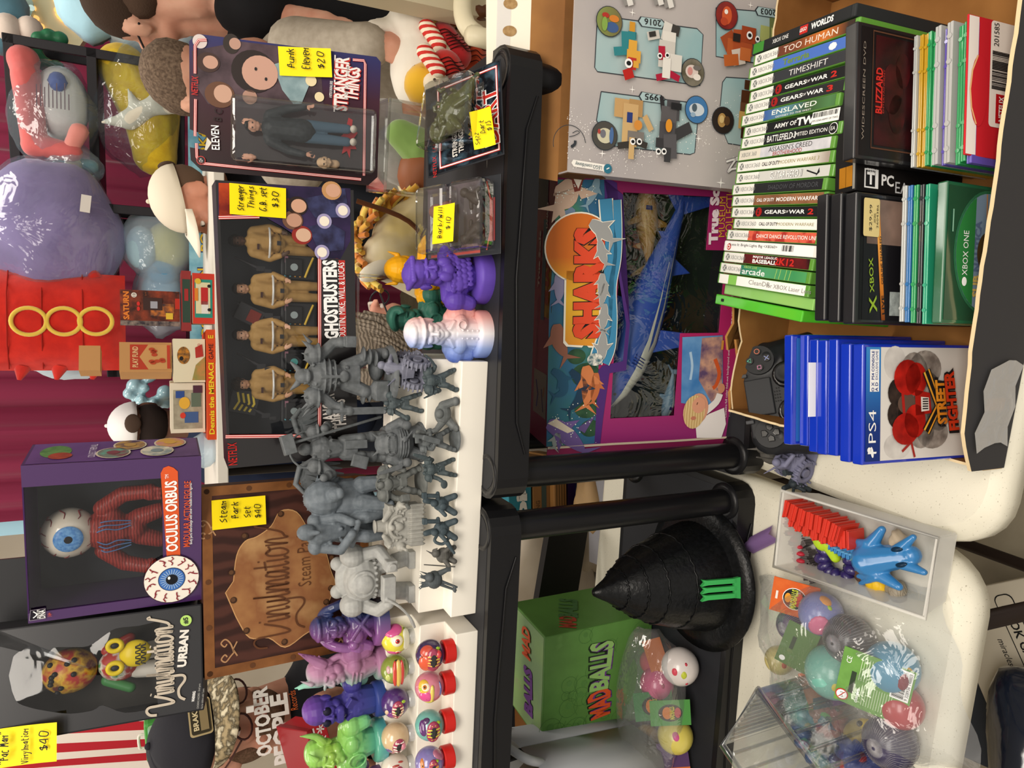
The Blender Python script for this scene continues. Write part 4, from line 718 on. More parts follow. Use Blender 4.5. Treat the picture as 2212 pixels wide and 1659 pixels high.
f=Face(g,(0,.055,0));a0=f.P(1395,585);a1=f.P(1400,400);shark('tan toy shark above the blue shark behind the window',a1,a0,.018,M('94703a',.45),M('ab8a55',.45),g,.06)
a0=f.P(1430,905);a1=f.P(1462,800);shark('small pale blue toy shark in the lower corner behind the window',a0,a1,.010,M('6a86a0',.4),M('b8c4c9',.4),g,.05)
# ================= boxes and cards on the top shelf =================
FILM=M('f2f4f4',.05,0,'film',b=.25,scale=14,d=.01,lo=.03,hi=.4,fres=.2)
SMK=M('2b2d33',.5,0,'noise',scale=5,h2='3a3d45',b=0)
def hollow(name,lab,cat,loc,rot,W,D,H,mat,inner,win=None):
 """a carton open at the front (its window frame and film are added by the caller)"""
 g=thing(name,lab,cat,loc,rot);b=MB();t=.0015
 b.box((0,D-t/2,H/2),(W,t,H),mat);b.box((-W/2+t/2,D/2,H/2),(t,D-.001,H),mat);b.box((W/2-t/2,D/2,H/2),(t,D-.001,H),mat);b.box((0,D/2,t/2),(W-.001,D-.001,t),mat);b.box((0,D/2,H-t/2),(W-.001,D-.001,t),mat);b.build('carton',g)
 b=MB();b.box((0,D-.004,H/2),(W-.006,.002,H-.006),inner);b.build('backing_card',g);return g
SCRIPT=dict(V=[(0,.78),(.02,.9),(.07,.95),(.1,.85),(.1,.4),(.11,.02),(.2,.45),(.27,.95)])
def vinyl(b,x,y,w,h,m,t,k):
 """the looping script word, drawn as one pen line with pen-width t"""
 def L_(pts):b.line(crom([(x+px*w,y+py*h)for px,py in pts],6),t,m,k)
 L_([(-.01,.62),(.0,.86),(.04,.98),(.075,.9),(.08,.6),(.085,.1),(.1,.0),(.14,.25),(.175,.62),(.185,.7)])
 n_=lambda u:[(u,.62),(u,.3),(u+.002,.0),(u+.012,.35),(u+.03,.62),(u+.045,.5),(u+.046,.2),(u+.052,.0),(u+.065,.1)]
 L_([(.2,.6),(.2,.2),(.208,0),(.225,.12)]);L_([(.201,.8),(.204,.84)]);L_(n_(.235));L_([(.315,.62),(.318,.15),(.335,.0),(.355,.2),(.36,.62),(.36,.1),(.352,-.35),(.30,-.42),(.22,-.2),(.14,-.22),(.1,-.42)]);L_([(.36,.1),(.39,.3),(.405,.98),(.398,.5),(.40,.05),(.415,0),(.425,.1)])
 L_(n_(.435));L_(n_(.481));L_([(.595,.55),(.57,.62),(.553,.3),(.565,.0),(.59,.2),(.6,.6),(.6,.1),(.61,0),(.625,.15)]);L_([(.645,.95),(.642,.3),(.652,0),(.672,.1)]);L_([(.615,.62),(.69,.66)]);L_([(.69,.6),(.69,.2),(.698,0),(.715,.12)]);L_([(.691,.8),(.694,.84)])
 L_([(.755,.62),(.73,.5),(.728,.1),(.755,0),(.785,.2),(.782,.5),(.755,.62),(.775,.5),(.81,.55)]);L_(n_(.82));L_([(.885,.1),(.92,.2),(.96,.6),(.985,.9),(1.0,.8)])
 # ---- the boxed set of four figures ----
GB=dict(x=.0756,y=.88,z=RZ+.126,w=.3365,h=.166)
g=hollow('figure_box','wide black window box holding four small figures in tan coveralls','figure box',(.0756,.880,RZ+.1430),(0,-2.2,-8),.3365,.058,.1575,M('141214',.35),SMK)
W,D,H=.3365,.058,.1575;f=Face(g,(0,0,0));lx=f.P(600,940)[0];rx=f.P(600,472)[0];by=f.P(688,700)[1]
b=MB();b.face((0,.0008,0),*FRONT);BKX=M('161315',.3,0,None,coat=.3)
def fr(b,x0,y0,x1,y1,m):b.box(((x0+x1)/2,(y0+y1)/2,0),(abs(x1-x0),abs(y1-y0),.0016),m)
fr(b,-W/2,0,lx,H,BKX);fr(b,rx,0,W/2,H,BKX);fr(b,lx,0,rx,by,BKX);fr(b,lx,H-.003,rx,H,BKX);b.build('window_frame',g)
b=MB();b.face((0,.002,0),*FRONT);b.sheet([[(lx+(rx-lx)*i/8,by+(H-by)*j/6,0)for i in range(9)]for j in range(7)],FILM);b.build('window_film',g)
def border(pts,k=3):f.pl(pts,.0042,M('c23a34',.4),k);f.pl(pts,.0028,W_,k+1);f.pl(pts,.0014,M('c23a34',.4),k+2)
border([(487,943),(676,941)]);border([(690,540),(690,948)]);border([(472,470),(560,468)])
art=M('3a2a52',.4,0,'noise',scale=22,h2='1b1730',h3='b04a2c',b=0);f.pp([(471,394),(757,407),(757,520),(735,560),(690,556),(655,520),(610,490),(575,470),(471,470)],art,1)
f.pp([(472,395),(500,396),(520,430),(498,468),(473,468)],M('b0401c',.4,0,'noise',scale=40,h2='6a1a14',b=0),2)
for X,Y,c,h_ in((642,445,'c79a80','2a1f1c'),(652,508,'c9a58c','8a2a24'),(632,476,'b58a74','6a4a3a'),(716,412,'c79a80','b98a5a')):
 f.pe(X,Y,.011,.012,M(h_,.5),4);f.pe(X+3,Y,.008,.009,M(c,.5),5)
for P_ in([(652,430),(700,420),(735,440),(735,470),(680,470)],[(664,490),(710,480),(745,500),(742,540),(690,545)],[(700,405),(745,408),(750,440),(715,440)]):f.pp(P_,M('221f36',.4,0,'noise',scale=60,h2='3b3f66',b=0),3)
for X,Y in((700,478),(695,545),(740,455)):f.pe(X,Y,.006,.006,M('e8e0d0',.3),6);f.pe(X,Y,.009,.009,M('9a93b8',.3,0),5)
f.pt('GHOSTBUSTERS',(716,732),(711,562),.018,W_,6,bold=.045);f.rect(*f.P(748,735),*f.P(731,562),M('b8322c',.4),3);f.pt('DUSTIN, MIKE, WILL & LUCAS',(740,728),(737,567),.0095,W_,6)
f.pt('NETFLIX',(503,1004),(501,956),.010,M('b8221f',.4),6,bold=.01)
f.pt('STRANGER',(712,935),(708,850),.016,M('d8d2cc',.4),6,bold=.03);f.pt('THINGS',(735,930),(731,862),.016,M('d8d2cc',.4),6,bold=.03)
f.build('printed_front',g)
a0,a1=f.P(557,400),f.P(555,466);note(g,(0,-.002,0),*FRONT,1,1,[])if 0 else None
def stick(g,F,TL,TR,BL_,lines,off=-.0016,bent=.0):
 """a price label from its pixel corners on the face F lies on"""
 a,c,d=V(F.P(*TL)),V(F.P(*TR)),V(F.P(*BL_));w_,h_=(c-a).length,(d-a).length;ctr=(c+d)/2;x=(c-a).normalized();Wl=F.T
 o=Wl@V((ctr.x,ctr.y,-off));xd=Wl.to_3x3()@V((x.x,x.y,0));yd=Wl.to_3x3()@V((-x.y,x.x,0));return note(g,o,xd,yd,w_,h_,lines,bent)
stick(g,f,(496,467),(495,400),(617,468),[('Stranger',.12,.76,.11),('Things',.2,.58,.11),('G.B. set',.16,.36,.12),('$30',.3,.14,.12)])
# ---- brown wooden-look box ----
g=thing('figure_box','brown wooden-look box with a copper plaque and riveted edges','figure box',(-.2445,.972,RZ+.1055),(4.0,0,3.5));W,D,H=.238,.055,.2155
WD=M('4a2a22',.5,0,'wave',scale=16,h2='331c17',dist=5,dir='X');CU=M('8a5a32',.4,.2,'noise',scale=30,h2='6f4526',b=.1);CUP=M('a87a4c',.4,.15,'noise',scale=16,h2='8a5a38',h3='b89060',p0=.3,p1=.5,p2=.7,b=.05)
b=MB();b.box((0,D/2,H/2),(W,D,H),M('3c241d',.5));b.build('carton',g,bevel=.001)
f=Face(g,(0,0,0));f.rect(-W/2,0,W/2,H,WD,1);f.frame(-W/2,0,W/2,H,.012,CU,2)
pl=crom([(505,1255),(512,1200),(530,1170),(555,1160),(585,1138),(605,1106),(640,1108),(668,1150),(700,1190),(712,1230),(722,1262),(712,1290),(700,1320),(680,1352),(655,1370),(615,1396),(580,1376),(540,1376),(515,1340),(502,1312),(488,1280)],4)
c0=(605,1255);f.pp([(c0[0]+(p[0]-c0[0])*1.02,c0[1]+(p[1]-c0[1])*1.02)for p in pl],M('c99a68',.4,.3),4);f.pp(pl,CUP,5)
for X,Y in((606,1110),(528,1158),(500,1237),(504,1296),(532,1362),(614,1386),(716,1205),(714,1270),(704,1300)):f.pe(X,Y,.0042,.0042,M('3a2416',.5),7,10);f.pe(X-1,Y-1,.0028,.0028,M('5a3c26',.4),8,10)
for i in range(5):
 for(x0,x1)in((i/4,0),(i/4,1)):f.ell(-W/2+.006+(W-.012)*i/4,(.006 if x1==0 else H-.006),.0034,.0034,M('5a3820',.4),4,10);f.ell((-W/2+.006 if x1==0 else W/2-.006),.006+(H-.012)*i/4,.0034,.0034,M('5a3820',.4),4,10)
a,c=V(f.P(632,1385)),V(f.P(628,1125));h_=.040;th_=math.atan2((c-a).y,(c-a).x)
vinyl(f,a.x,a.y+.004,(c-a).length,.046,M('5a3620',.5),.0021,9)
f.pt('Steam Park',(657,1265),(653,1148),.017,M('5a3620',.5),9,bold=-.012)
sw=M('a87f5a',.5)
def swirl(X,Y,s_):
 x,y=f.P(X,Y)
 for q in(-1,1):f.line(crom([(x-.004+q*.0,y),(x+q*.008*s_,y+.004),(x+q*.014*s_,y+.010),(x+q*.010*s_,y+.015),(x+q*.005*s_,y+.011),(x+q*.008*s_,y+.008)],5),.0018,sw,3)
 f.line([(x-.009,y-.004),(x,y+.001),(x+.009,y-.004)],.0018,sw,3)
swirl(505,1402,1);swirl(735,1375,1);swirl(458,1142,.8)
f.build('printed_front',g)
stick(g,f,(458,1140),(456,1076),(573,1136),[('Steam',.2,.74,.13),('Park',.27,.52,.13),('Set',.28,.3,.12),('$40',.22,.1,.12)],bent=.004)
# ---- purple window box ----
g=hollow('figure_box','purple window box with an orange name bar and a printed eyeball','figure box',(-.1757,.955,RZ+.1055+.2155+.0005),(0,0,-11),.189,.09,.183,M('3b2050',.35),SMK);W,D,H=.189,.09,.183;PU=M('432358',.35,0,None,coat=.3)
f=Face(g,(0,0,0));lx=f.P(200,1307)[0];rx=f.P(200,1043)[0];by=f.P(352,1200)[1]
b=MB();b.face((0,.0008,0),*FRONT);fr(b,-W/2,0,lx,H,PU);fr(b,rx,0,W/2,H,PU);fr(b,lx,0,rx,by,PU);b.build('window_frame',g)
b=MB();b.face((0,.002,0),*FRONT);b.sheet([[(lx+(rx-lx)*i/8,by+(H-by)*j/6,0)for i in range(9)]for j in range(7)],FILM);b.build('window_film',g)
q=[f.P(*p)for p in((366,1285),(392,1285),(384,1018),(375,1010),(364,1006),(353,1010),(347,1022))];f.poly(q[:2]+q[2:],M('d4572a',.4),3)
f.pt('OCULUS ORBUS',(372,1190),(369,1038),.0135,W_,6,bold=.03);f.pt('TM',(361,1033),(360,1024),.004,W_,6);f.pt('MADULAR ACTION FIGURE',(403,1180),(405,1038),.0075,M('d4572a',.4),6,bold=.01);f.pt('Body parts interchange with other Madballs action figures!',(413,1174),(412,1042),.004,W_,6)
def eyeprint(X,Y,r,k):
 x,y=f.P(X,Y);f.ell(x,y,r*1.03,r*1.03,M('3a1f2c',.4),k,32);f.ell(x,y,r,r,M('ece6da',.4),k+1,32);f.ell(x,y,r*.5,r*.5,M('1d2f5a',.4),k+2,28);f.ell(x,y,r*.47,r*.47,M('3f6fb8',.35),k+3,28)
 for i in range(24):a=i*math.pi/12;f.line([(x+r*.2*math.cos(a),y+r*.2*math.sin(a)),(x+r*.42*math.cos(a),y+r*.42*math.sin(a))],r*.025,M('a9c4de',.35),k+4)
 f.ell(x,y,r*.22,r*.22,M('14161c',.3),k+5,20);f.ell(x+r*.08,y+r*.1,r*.07,r*.05,W_,k+6,10);rr=random.Random(k)
 for i in range(13):
  a=i*math.pi*2/13;P=[(x+r*.97*math.cos(a),y+r*.97*math.sin(a))];ra=a
  for j in range(4):ra+=rr.uniform(-.14,.14);q_=r*(.97-.09*(j+1));P.append((x+q_*math.cos(ra),y+q_*math.sin(ra)))
  f.line(P,r*.045,M('8a2430',.4),k+4);f.line([P[2],(P[2][0]+r*.09*math.cos(a+1.2),P[2][1]+r*.09*math.sin(a+1.2))],r*.035,M('8a2430',.4),k+4)
eyeprint(371,1249,.0305,8)
f.frame(*f.P(99,1343),*f.P(64,1318),.0008,W_,4)if 0 else None
q=[f.P(*p)for p in((64,1340),(98,1335),(98,1313),(66,1318))];f.poly(q,M('1d1822',.4),3);f.line(q+[q[0]],.0007,M('8a8090',.4),4);f.pt('DNA',(92,1334),(91,1316),.006,W_,6,bold=.02);f.pt('PREMIUM',(84,1334),(83,1316),.003,W_,6);f.pl([(72,1334),(80,1326),(72,1320)],.0012,W_,5,3);f.pt('14+',(108,1330),(107,1322),.0045,M('d4572a',.4),6)
f.build('printed_front',g)
f=Face(g,(W/2,0,0),(0,1,0),(0,0,1));f.rect(.003,.002,D-.001,H-.003,M('5c3a78',.35,0,'noise',scale=16,h2='4a2c66',h3='7a5a94',b=0),1)
f.ell(.05,H-.028,.026,.016,M('5f8a4a',.5,0,'noise',scale=90,h2='3f6a38',b=0),2);f.ell(.03,H-.034,.014,.012,M('a8432a',.5,0,'noise',scale=90,h2='7a2c20',b=0),3);f.text('COLLECT THEM ALL',.045,H-.066,.0075,M('d8cfe0',.4),w=.058,k=4)
for x,y,c1,c2 in((.030,H-.088,'5f9a8a','7a3a44'),(.062,H-.105,'3a2a52','b08a4a'),(.030,H-.135,'ddd6c0','7a8a8f'),(.065,H-.150,'c07a8a','d0a040')):f.ell(x,y,.0235,.0185,M('d0c4b0',.4),5);f.ell(x,y,.0215,.0165,M(c1,.45,0,'noise',scale=70,h2=c2,b=0),6);f.ell(x,y,.008,.007,M(c2,.4),7)
f.build('printed_side',g)
OCU=g
# ---- black box with the script logo ----
g=hollow('figure_box','tall black window box with a silver script logo, leaning beside the purple box','figure box',(-.333,.950,RZ+.1055+.2155+.0015),(-7,0,8.5),.1265,.07,.262,M('16161a',.35),M('4a4640',.5,0,'noise',scale=14,h2='35322e',b=0));W,D,H=.1265,.07,.262;f=Face(g,(0,0,0))
win=crom([(28,1418),(62,1393),(88,1400),(96,1420),(115,1400),(150,1398),(190,1396),(222,1375),(250,1358),(300,1352),(346,1344),(336,1372),(346,1402),(334,1440),(352,1470),(340,1510),(336,1528),(270,1540),(222,1524),(200,1535),(150,1542),(100,1536),(62,1528),(32,1512),(18,1460)],3)
wp=[f.P(*p)for p in win]
b=MB();b.face((0,.0008,0),*FRONT);B2=M('1a1a1e',.35,0,None,coat=.2)
n_=len(wp);cx=sum(p[0]for p in wp)/n_;cy=sum(p[1]for p in wp)/n_;out=[]
for x,y in wp:
 dx,dy=x-cx,y-cy;t_=min((W/2*(1 if dx>0 else-1)-cx)/dx if abs(dx)>1e-6 else 9,((H if dy>0 else 0)-cy)/dy if abs(dy)>1e-6 else 9);out.append((cx+dx*t_,cy+dy*t_))
b.add([(x,y,0)for x,y in wp]+[(x,y,0)for x,y in out],[(i,(i+1)%n_,n_+(i+1)%n_,n_+i)for i in range(n_)],B2)
for cxx,cyy in((-W/2,0),(W/2,0),(W/2,H),(-W/2,H)):
 i=min(range(n_),key=lambda i:(out[i][0]-cxx)**2+(out[i][1]-cyy)**2)
 for s_ in(-1,1):
  j=(i+s_)%n_;b.add([(out[i][0],out[i][1],0),(out[j][0],out[j][1],0),(cxx,cyy,0)],[(0,1,2)],B2)
b.build('window_frame',g)
b=MB();b.face((0,0,0),*FRONT);rows=[]
for k in range(5):
 s_=1-k*.22;rows.append([(cx+(x-cx)*s_,cy+(y-cy)*s_,-.001+.0045*(1-(1-k/4)**2))for x,y in wp]+[(cx+(wp[0][0]-cx)*s_,cy+(wp[0][1]-cy)*s_,-.001+.0045*(1-(1-k/4)**2))])
b.sheet(rows,M('eef0f2',.05,0,'film',b=.15,scale=14,d=.01,lo=.03,hi=.35,fres=.2));b.build('window_film',g)
SV=M('b7ac9c',.4);a,c=V(f.P(372,1540)),V(f.P(360,1325));vinyl(f,a.x+.002,a.y-.002,(c-a).length-.004,.030,SV,.0030,5)
f.pt('URBAN',(393,1440),(399,1360),.0105,M('d8d4cc',.4),6,bold=.05);x,y=f.P(402,1340);f.ell(x,y,.0065,.0065,M('a9cf6a',.5),7);f.text('#5',x,y,.006,K_,bold=.03,k=8)
f.pt('WARNING:',(417,1515),(420,1492),.0035,W_,5,bold=.02);f.pt('CHOKING HAZARD - Small parts',(428,1530),(432,1476),.003,M('a8a8a4',.5),5);f.pt('Not for children under 3 years.',(437,1530),(440,1486),.003,M('a8a8a4',.5),5)
f.build('printed_front',g)
b=MB();b.face((0,0,0),*FRONT)
note(g,tuple(f.T@V((-.066,f.P(60,1575)[1],.002))),(1,0,0),(0,.10,.99),.042,.066,[('"Pac Man"',.1,.72,.13),('Vinylmation',.06,.42,.11),('$40',.3,.12,.14)],.01)
URB=g
b=MB();b.box((0,0,.15),(.22,.02,.30),M('191a1e',.5));o=b.build('black_backboard');tag(o,'plain black board standing behind the tall script-logo box','board',None,(-.325,1.075,RZ+.1055+.2165),(-8,0,8))
# ---- the carded figure on the acrylic stand ----
g=thing('carded_figure','upright carded action figure with a moody portrait print and price label','carded figure',(.3535,.915,RZ+.0985),(-14,0,-9));W,H=.166,.236
b=MB();P=[]
for x,y in((-W/2+.012,0),(W/2-.006,0),(W/2,.006),(W/2,H-.01),(W/2-.01,H),(-W/2+.05,H),(-W/2+.045,H-.018),(-W/2+.036,H-.026),(-W/2+.026,H-.02),(-W/2+.028,H),(-W/2+.012,H-.001),(-W/2,H-.014),(-W/2,.012)):P.append((x,y))
b.face((0,0,0),*FRONT);b.prism(P,-.0012,0,M('241016',.35,0,'grad',axis=0,lo=-.08,hi=.08,stops='1d0c10 2c1016 3a1c2a 2c2c5a'));b.build('card',g)
f=Face(g,(0,0,0));art=M('55434a',.4,0,'noise',scale=26,h2='2a1c22',h3='8a7a78',b=0);f.pp([(415,110),(520,90),(690,110),(700,240),(560,235),(450,225),(420,180)],art,1)
for X,Y,rx,ry,c,k in((450,135,.012,.014,'3a2722',3),(455,135,.008,.009,'b08a78',4),(475,205,.016,.018,'5c3c2a',3),(482,203,.011,.011,'b5907c',4),(500,95,.012,.010,'2c2420',3),(508,95,.007,.007,'a88474',4),(548,155,.026,.027,'241a18',5),(562,158,.021,.022,'b58d7c',6),(540,210,.009,.009,'a07c6c',5)):f.pe(X,Y,rx,ry,M(c,.5),k)
f.pp([(590,140),(640,125),(670,180),(645,240),(610,195)],M('8fa4a8',.5,0,'noise',scale=50,h2='6f878c',b=0),5);f.pe(690,210,.006,.006,M('d8c8a0',.3),6);f.pe(672,175,.007,.007,M('d8c8a0',.3),6)
for X in(553,575):f.pe(X,150 if X<560 else 172,.0022,.0016,K_,8)
f.pe(432,90,.0085,.0085,M('c3b8b4',.4),4)
def red(pts):
 f.pl(pts,.0036,M('b8342f',.4),7);f.pl(pts,.0022,W_,8);f.pl(pts,.001,M('b8342f',.4),9)
red([(422,295),(423,215)]);red([(422,160),(422,100),(430,88),(447,87)]);red([(425,310),(426,340),(434,353),(500,360),(780,388)]);red([(786,380),(789,140),(786,132),(762,130)])
f.pt('NETFLIX',(421,206),(422,166),.0075,M('b8221f',.4),9,bold=.01);f.pt('ELEVEN',(467,324),(465,272),.0095,W_,9,bold=.01);f.pt('B C',(470,262),(473,236),.0095,M('1a0c0c',.4),9);f.pe(435,347,.0055,.0055,M('b8342f',.4),8);f.pe(435,347,.0045,.0045,K_,9);f.pt('12+',(435,351),(435,343),.004,W_,11)
for a_,c_,t_ in(((735,240),(740,124),'STRANGER'),((758,218),(764,146),'THINGS')):f.pt(t_,a_,c_,.0205,M('c2342e',.4),10,bold=.09);f.pt(t_,a_,c_,.018,M('e0dad6',.4),12,bold=.035)
f.pl([(722,242),(724,120)],.0018,M('e0dad6',.4),9);f.pt('A NETFLIX ORIGINAL SERIES',(714,212),(716,176),.0034,W_,9)
f.build('printed_front',g)
b=MB();b.face((0,-.001,0),*FRONT);(x0,y1),(x1,y0)=f.P(505,352),f.P(797,245);y0=.004
b.prism([(x0,y0),(x1,y0),(x1,y1),(x0,y1)],0,.03,M('eef0f0',.05,0,'film',b=.2,scale=18,d=.01,lo=.05,hi=.65,fres=.3));b.build('blister',g,bevel=.006,seg=3)
stick(g,f,(605,163),(601,100),(718,172),[('Punk',.2,.7,.14),('Eleven',.2,.42,.14),('$20',.25,.14,.13)],-.003,.003)
PUNK,PF=g,f
# ---- two cards lying at the shelf edge ----
def small_card(lab,p,rot,W,H):
 g=thing('carded_toy',lab,'carded toy',p,rot);b=MB();b.face((0,0,0),*FRONT);b.prism([(-W/2,0),(W/2,0),(W/2,H),(-W/2,H)],-.001,0,M('1d2026',.35));b.build('card',g,bevel=.0004);return g
g=small_card('shiny card with a dark green creature under a clear bubble at the shelf edge',(.318,.716,RZ+.0125),(-63,0,3),.112,.118);W,H=.112,.118
f=Face(g,(0,0,0));f.rect(-W/2+.002,.002,W/2-.002,H-.002,M('20242c',.12,.6,'noise',scale=40,h2='5f86a0',p0=.5,p1=.75,b=.2),1);f.frame(-W/2+.006,.005,W/2-.006,H-.02,.003,M('c23a34',.35),2);f.frame(-W/2+.0068,.0058,W/2-.0068,H-.0208,.0013,W_,3)
f.text('DART',-.008,.016,.022,W_,w=.068,bold=.07,k=4,rot=.03);f.text('DART',-.008,.016,.020,M('b8281f',.4),w=.066,bold=.02,k=6,rot=.03);f.text('STRANGER',-.024,.072,.008,M('d8d2cc'),w=.034,k=5,bold=.03);f.text('THINGS',-.024,.062,.008,M('d8d2cc'),w=.028,k=5,bold=.03);f.text('NETFLIX',-.045,.105,.006,M('b8221f'),w=.026,k=5);f.poly([(-.03,.035),(-.012,.05),(-.028,.03)],M('c23a34'),4);f.build('printed_front',g)
b=MB();b.face((0,-.0005,0),*FRONT);b.prism([(-.035,.026),(.04,.02),(.045,.09),(-.03,.11)],0,.035,M('eef0f0',.05,0,'film',b=.2,scale=18,d=.01,lo=.05,hi=.65,fres=.3));b.build('blister',g,bevel=.008,seg=3)
note(g,(-.026,-.014,.018),(1,0,.12),(0,-.25,.97),.046,.028,[('Sqzz',.05,.66,.2),('Dart',.3,.36,.22),('$15',.35,.05,.22)],.004);DART=g
g=small_card('clear blister pack with little dark figures and an empty card top',(.197,.724,RZ+.0125),(-63,0,-2),.092,.118);W,H=.092,.118
f=Face(g,(0,0,0));f.rect(-W/2+.003,.03,W/2-.003,H-.004,M('6a5c66',.3,0,'noise',scale=30,h2='4a424c',b=0),1);f.rect(-.03,.008,.02,.016,M('9c3a3a',.4),2);f.rect(-W/2+.004,.03,-W/2+.007,H-.01,M('a84a44'),2);f.line(crom([(-.04,.02),(0,.012),(.04,.02)],4),.002,M('a84a44'),3);f.build('printed_front',g)
for y0,y1,nm in((.006,.058,'blister'),(.062,.112,'blister')):
 b=MB();b.face((0,-.0005,0),*FRONT);b.prism([(-.04,y0),(.04,y0),(.04,y1),(-.04,y1)],0,.028,M('eef0f0',.05,0,'film',b=.2,scale=18,d=.01,lo=.05,hi=.65,fres=.3));b.build(nm,g,bevel=.007,seg=3)
note(g,(-.01,-.030,.060),(1,0,-.06),(0,0,1),.044,.034,[('Barb/Will',.08,.5,.2),('$10',.3,.12,.2)],.002);BARB=g
# ================= people =================
def basis(o,x,y,z):
 T=Matrix.Identity(4)
 for i,a in enumerate((x,y,z)):
  for j in range(3):T[j][i]=a[j]
 T.translation=V(o);return T
def head_frame(c,f,u=(0,0,1)):
 f=V(f).normalized();u=V(u);s=f.cross(u).normalized();u=s.cross(f);return basis(c,s,f,u)
def head_prims(b,m,k=1):
 """adult head about the current frame's origin (between the ears), k scales it"""
 q=lambda c,r:b.sph([a*k for a in c],[a*k for a in(r if isinstance(r,tuple)else(r,r,r))],m)
 q((0,-.012,.035),(.076,.096,.082));q((0,.025,-.015),(.066,.075,.075));q((0,.045,-.065),(.048,.05,.045));q((0,.082,-.088),(.022,.018,.018))
 for s in(-1,1):
  q((s*.034,.075,-.02),(.026,.022,.026));q((s*.036,.088,.022),(.028,.012,.010));q((s*.077,-.005,-.005),(.012,.024,.034));q((s*.083,-.012,.002),(.007,.022,.030));q((s*.048,.03,-.06),(.022,.04,.028));q((s*.012,.106,-.027),(.010,.012,.008))
 b.cap((0,.098*k,.012*k),(0,.114*k,-.022*k),.008*k,.0125*k,m);q((0,.092,-.052),(.026,.014,.006));q((0,.090,-.062),(.022,.014,.007))
 b.cap((0,-.02*k,-.05*k),(0,-.035*k,-.16*k),.055*k,.062*k,m)
def face_parts(T,par,k=1,iris='3a2c20',brow='3a2a20',open_=True):
 for s in(-1,1):
  b=MB(T);b.sph((s*.034*k,.089*k,.006*k),(.0135*k,.009*k,.0085*k),M('e8e2da',.25));b.sph((s*.034*k,.0965*k,.005*k),(.006*k,.003*k,.006*k),M(iris,.2));b.build('eye',par)
  b=MB(T);b.tube([(s*.016*k,.102*k,.024*k),(s*.036*k,.101*k,.030*k),(s*.054*k,.088*k,.024*k)],[.0035*k,.0045*k,.002*k],M(brow,.8));b.build('eyebrow',par)
 b=MB(T);b.tube([(-.022*k,.096*k,-.057*k),(0,.106*k,-.056*k),(.022*k,.096*k,-.057*k)],.003*k,M('9a5a50',.5));b.build('lips',par)
def hand_prims(b,m,k=1,curl=.5,side=1):
 """hand about the current frame: wrist at the origin, fingers along +x, thumb towards +y*side, back of the hand +z"""
 b.sph((.045*k,0,0),(.05*k,.04*k,.016*k),m);b.cap((0,0,0),(.03*k,0,0),.024*k,.028*k,m)
 for i,(y,L)in enumerate(((.030,.075),(.010,.085),(-.011,.078),(-.030,.06))):
  y*=side;p=V((.083*k,y*k,0));a=-curl*.5;r=.0088*k
  for j in range(3):
   q=p+V((math.cos(a),0,math.sin(a)))*L*k*(.45,.33,.25)[j];b.cap(p,q,r,r*.9,m,(8,5));p=q;r*=.9;a-=curl
 p=V((.022*k,.03*k*side,-.004*k));q=p+V((.032,.026*side,-.012))*k;e=q+V((.03,.006*side,-.016-.012*curl))*k;b.cap(p,q,.012*k,.0105*k,m,(8,5));b.cap(q,e,.0105*k,.0085*k,m,(8,5))
def person(label,root,group=None):return thing('person',label,'person',root,0,group)
SK1=M('c99078',.5,0,'noise',scale=14,h2='bd8068',b=0,sss=.15);SK2=M('d0a18a',.5,0,'noise',scale=14,h2='c08872',b=0,sss=.15);SK3=M('c58b72',.5,0,'noise',scale=20,h2='b0725c',b=0,sss=.15)
def rel(root):return Matrix.Translation(-V(root))
def limb(b,pts,rs,m):
 for i in range(len(pts)-1):b.cap(pts[i],pts[i+1],rs[i],rs[i+1],m)
def cap_hat(T,par,m,brim,k=1,back=False):
 b=MB(T);rows=[]
 for i in range(9):
  a=math.pi/2*i/8;rows.append([(.088*k*math.cos(a)*math.cos(t),(-.010+.108*math.cos(a)*math.sin(t))*k,(.045+.090*math.sin(a))*k)for t in[j*2*math.pi/24 for j in range(25)]])
 b.sheet(rows,m);b.sph((0,-.01*k,.136*k),.007*k,m);o=b.build('cap_crown',par,solid=.003)
 b=MB(T);rows=[]
 for i in range(5):
  rr=i/4;rows.append([((.086*math.cos(t))*k*(1-.08*rr),(.055+.05*math.sin(t)+.075*rr*math.sin(t))*k,(.050-.018*rr*math.sin(t)-.02*math.cos(t)**2*rr)*k)for t in[math.pi*j/14 for j in range(15)]])
 b.sheet(rows,brim);b.build('cap_brim',par,solid=.0035)
 if back:b=MB(T);b.sph((0,-.116*k,.06*k),(.034*k,.008*k,.026*k),M('4a3a30',.8));b.build('cap_opening',par)
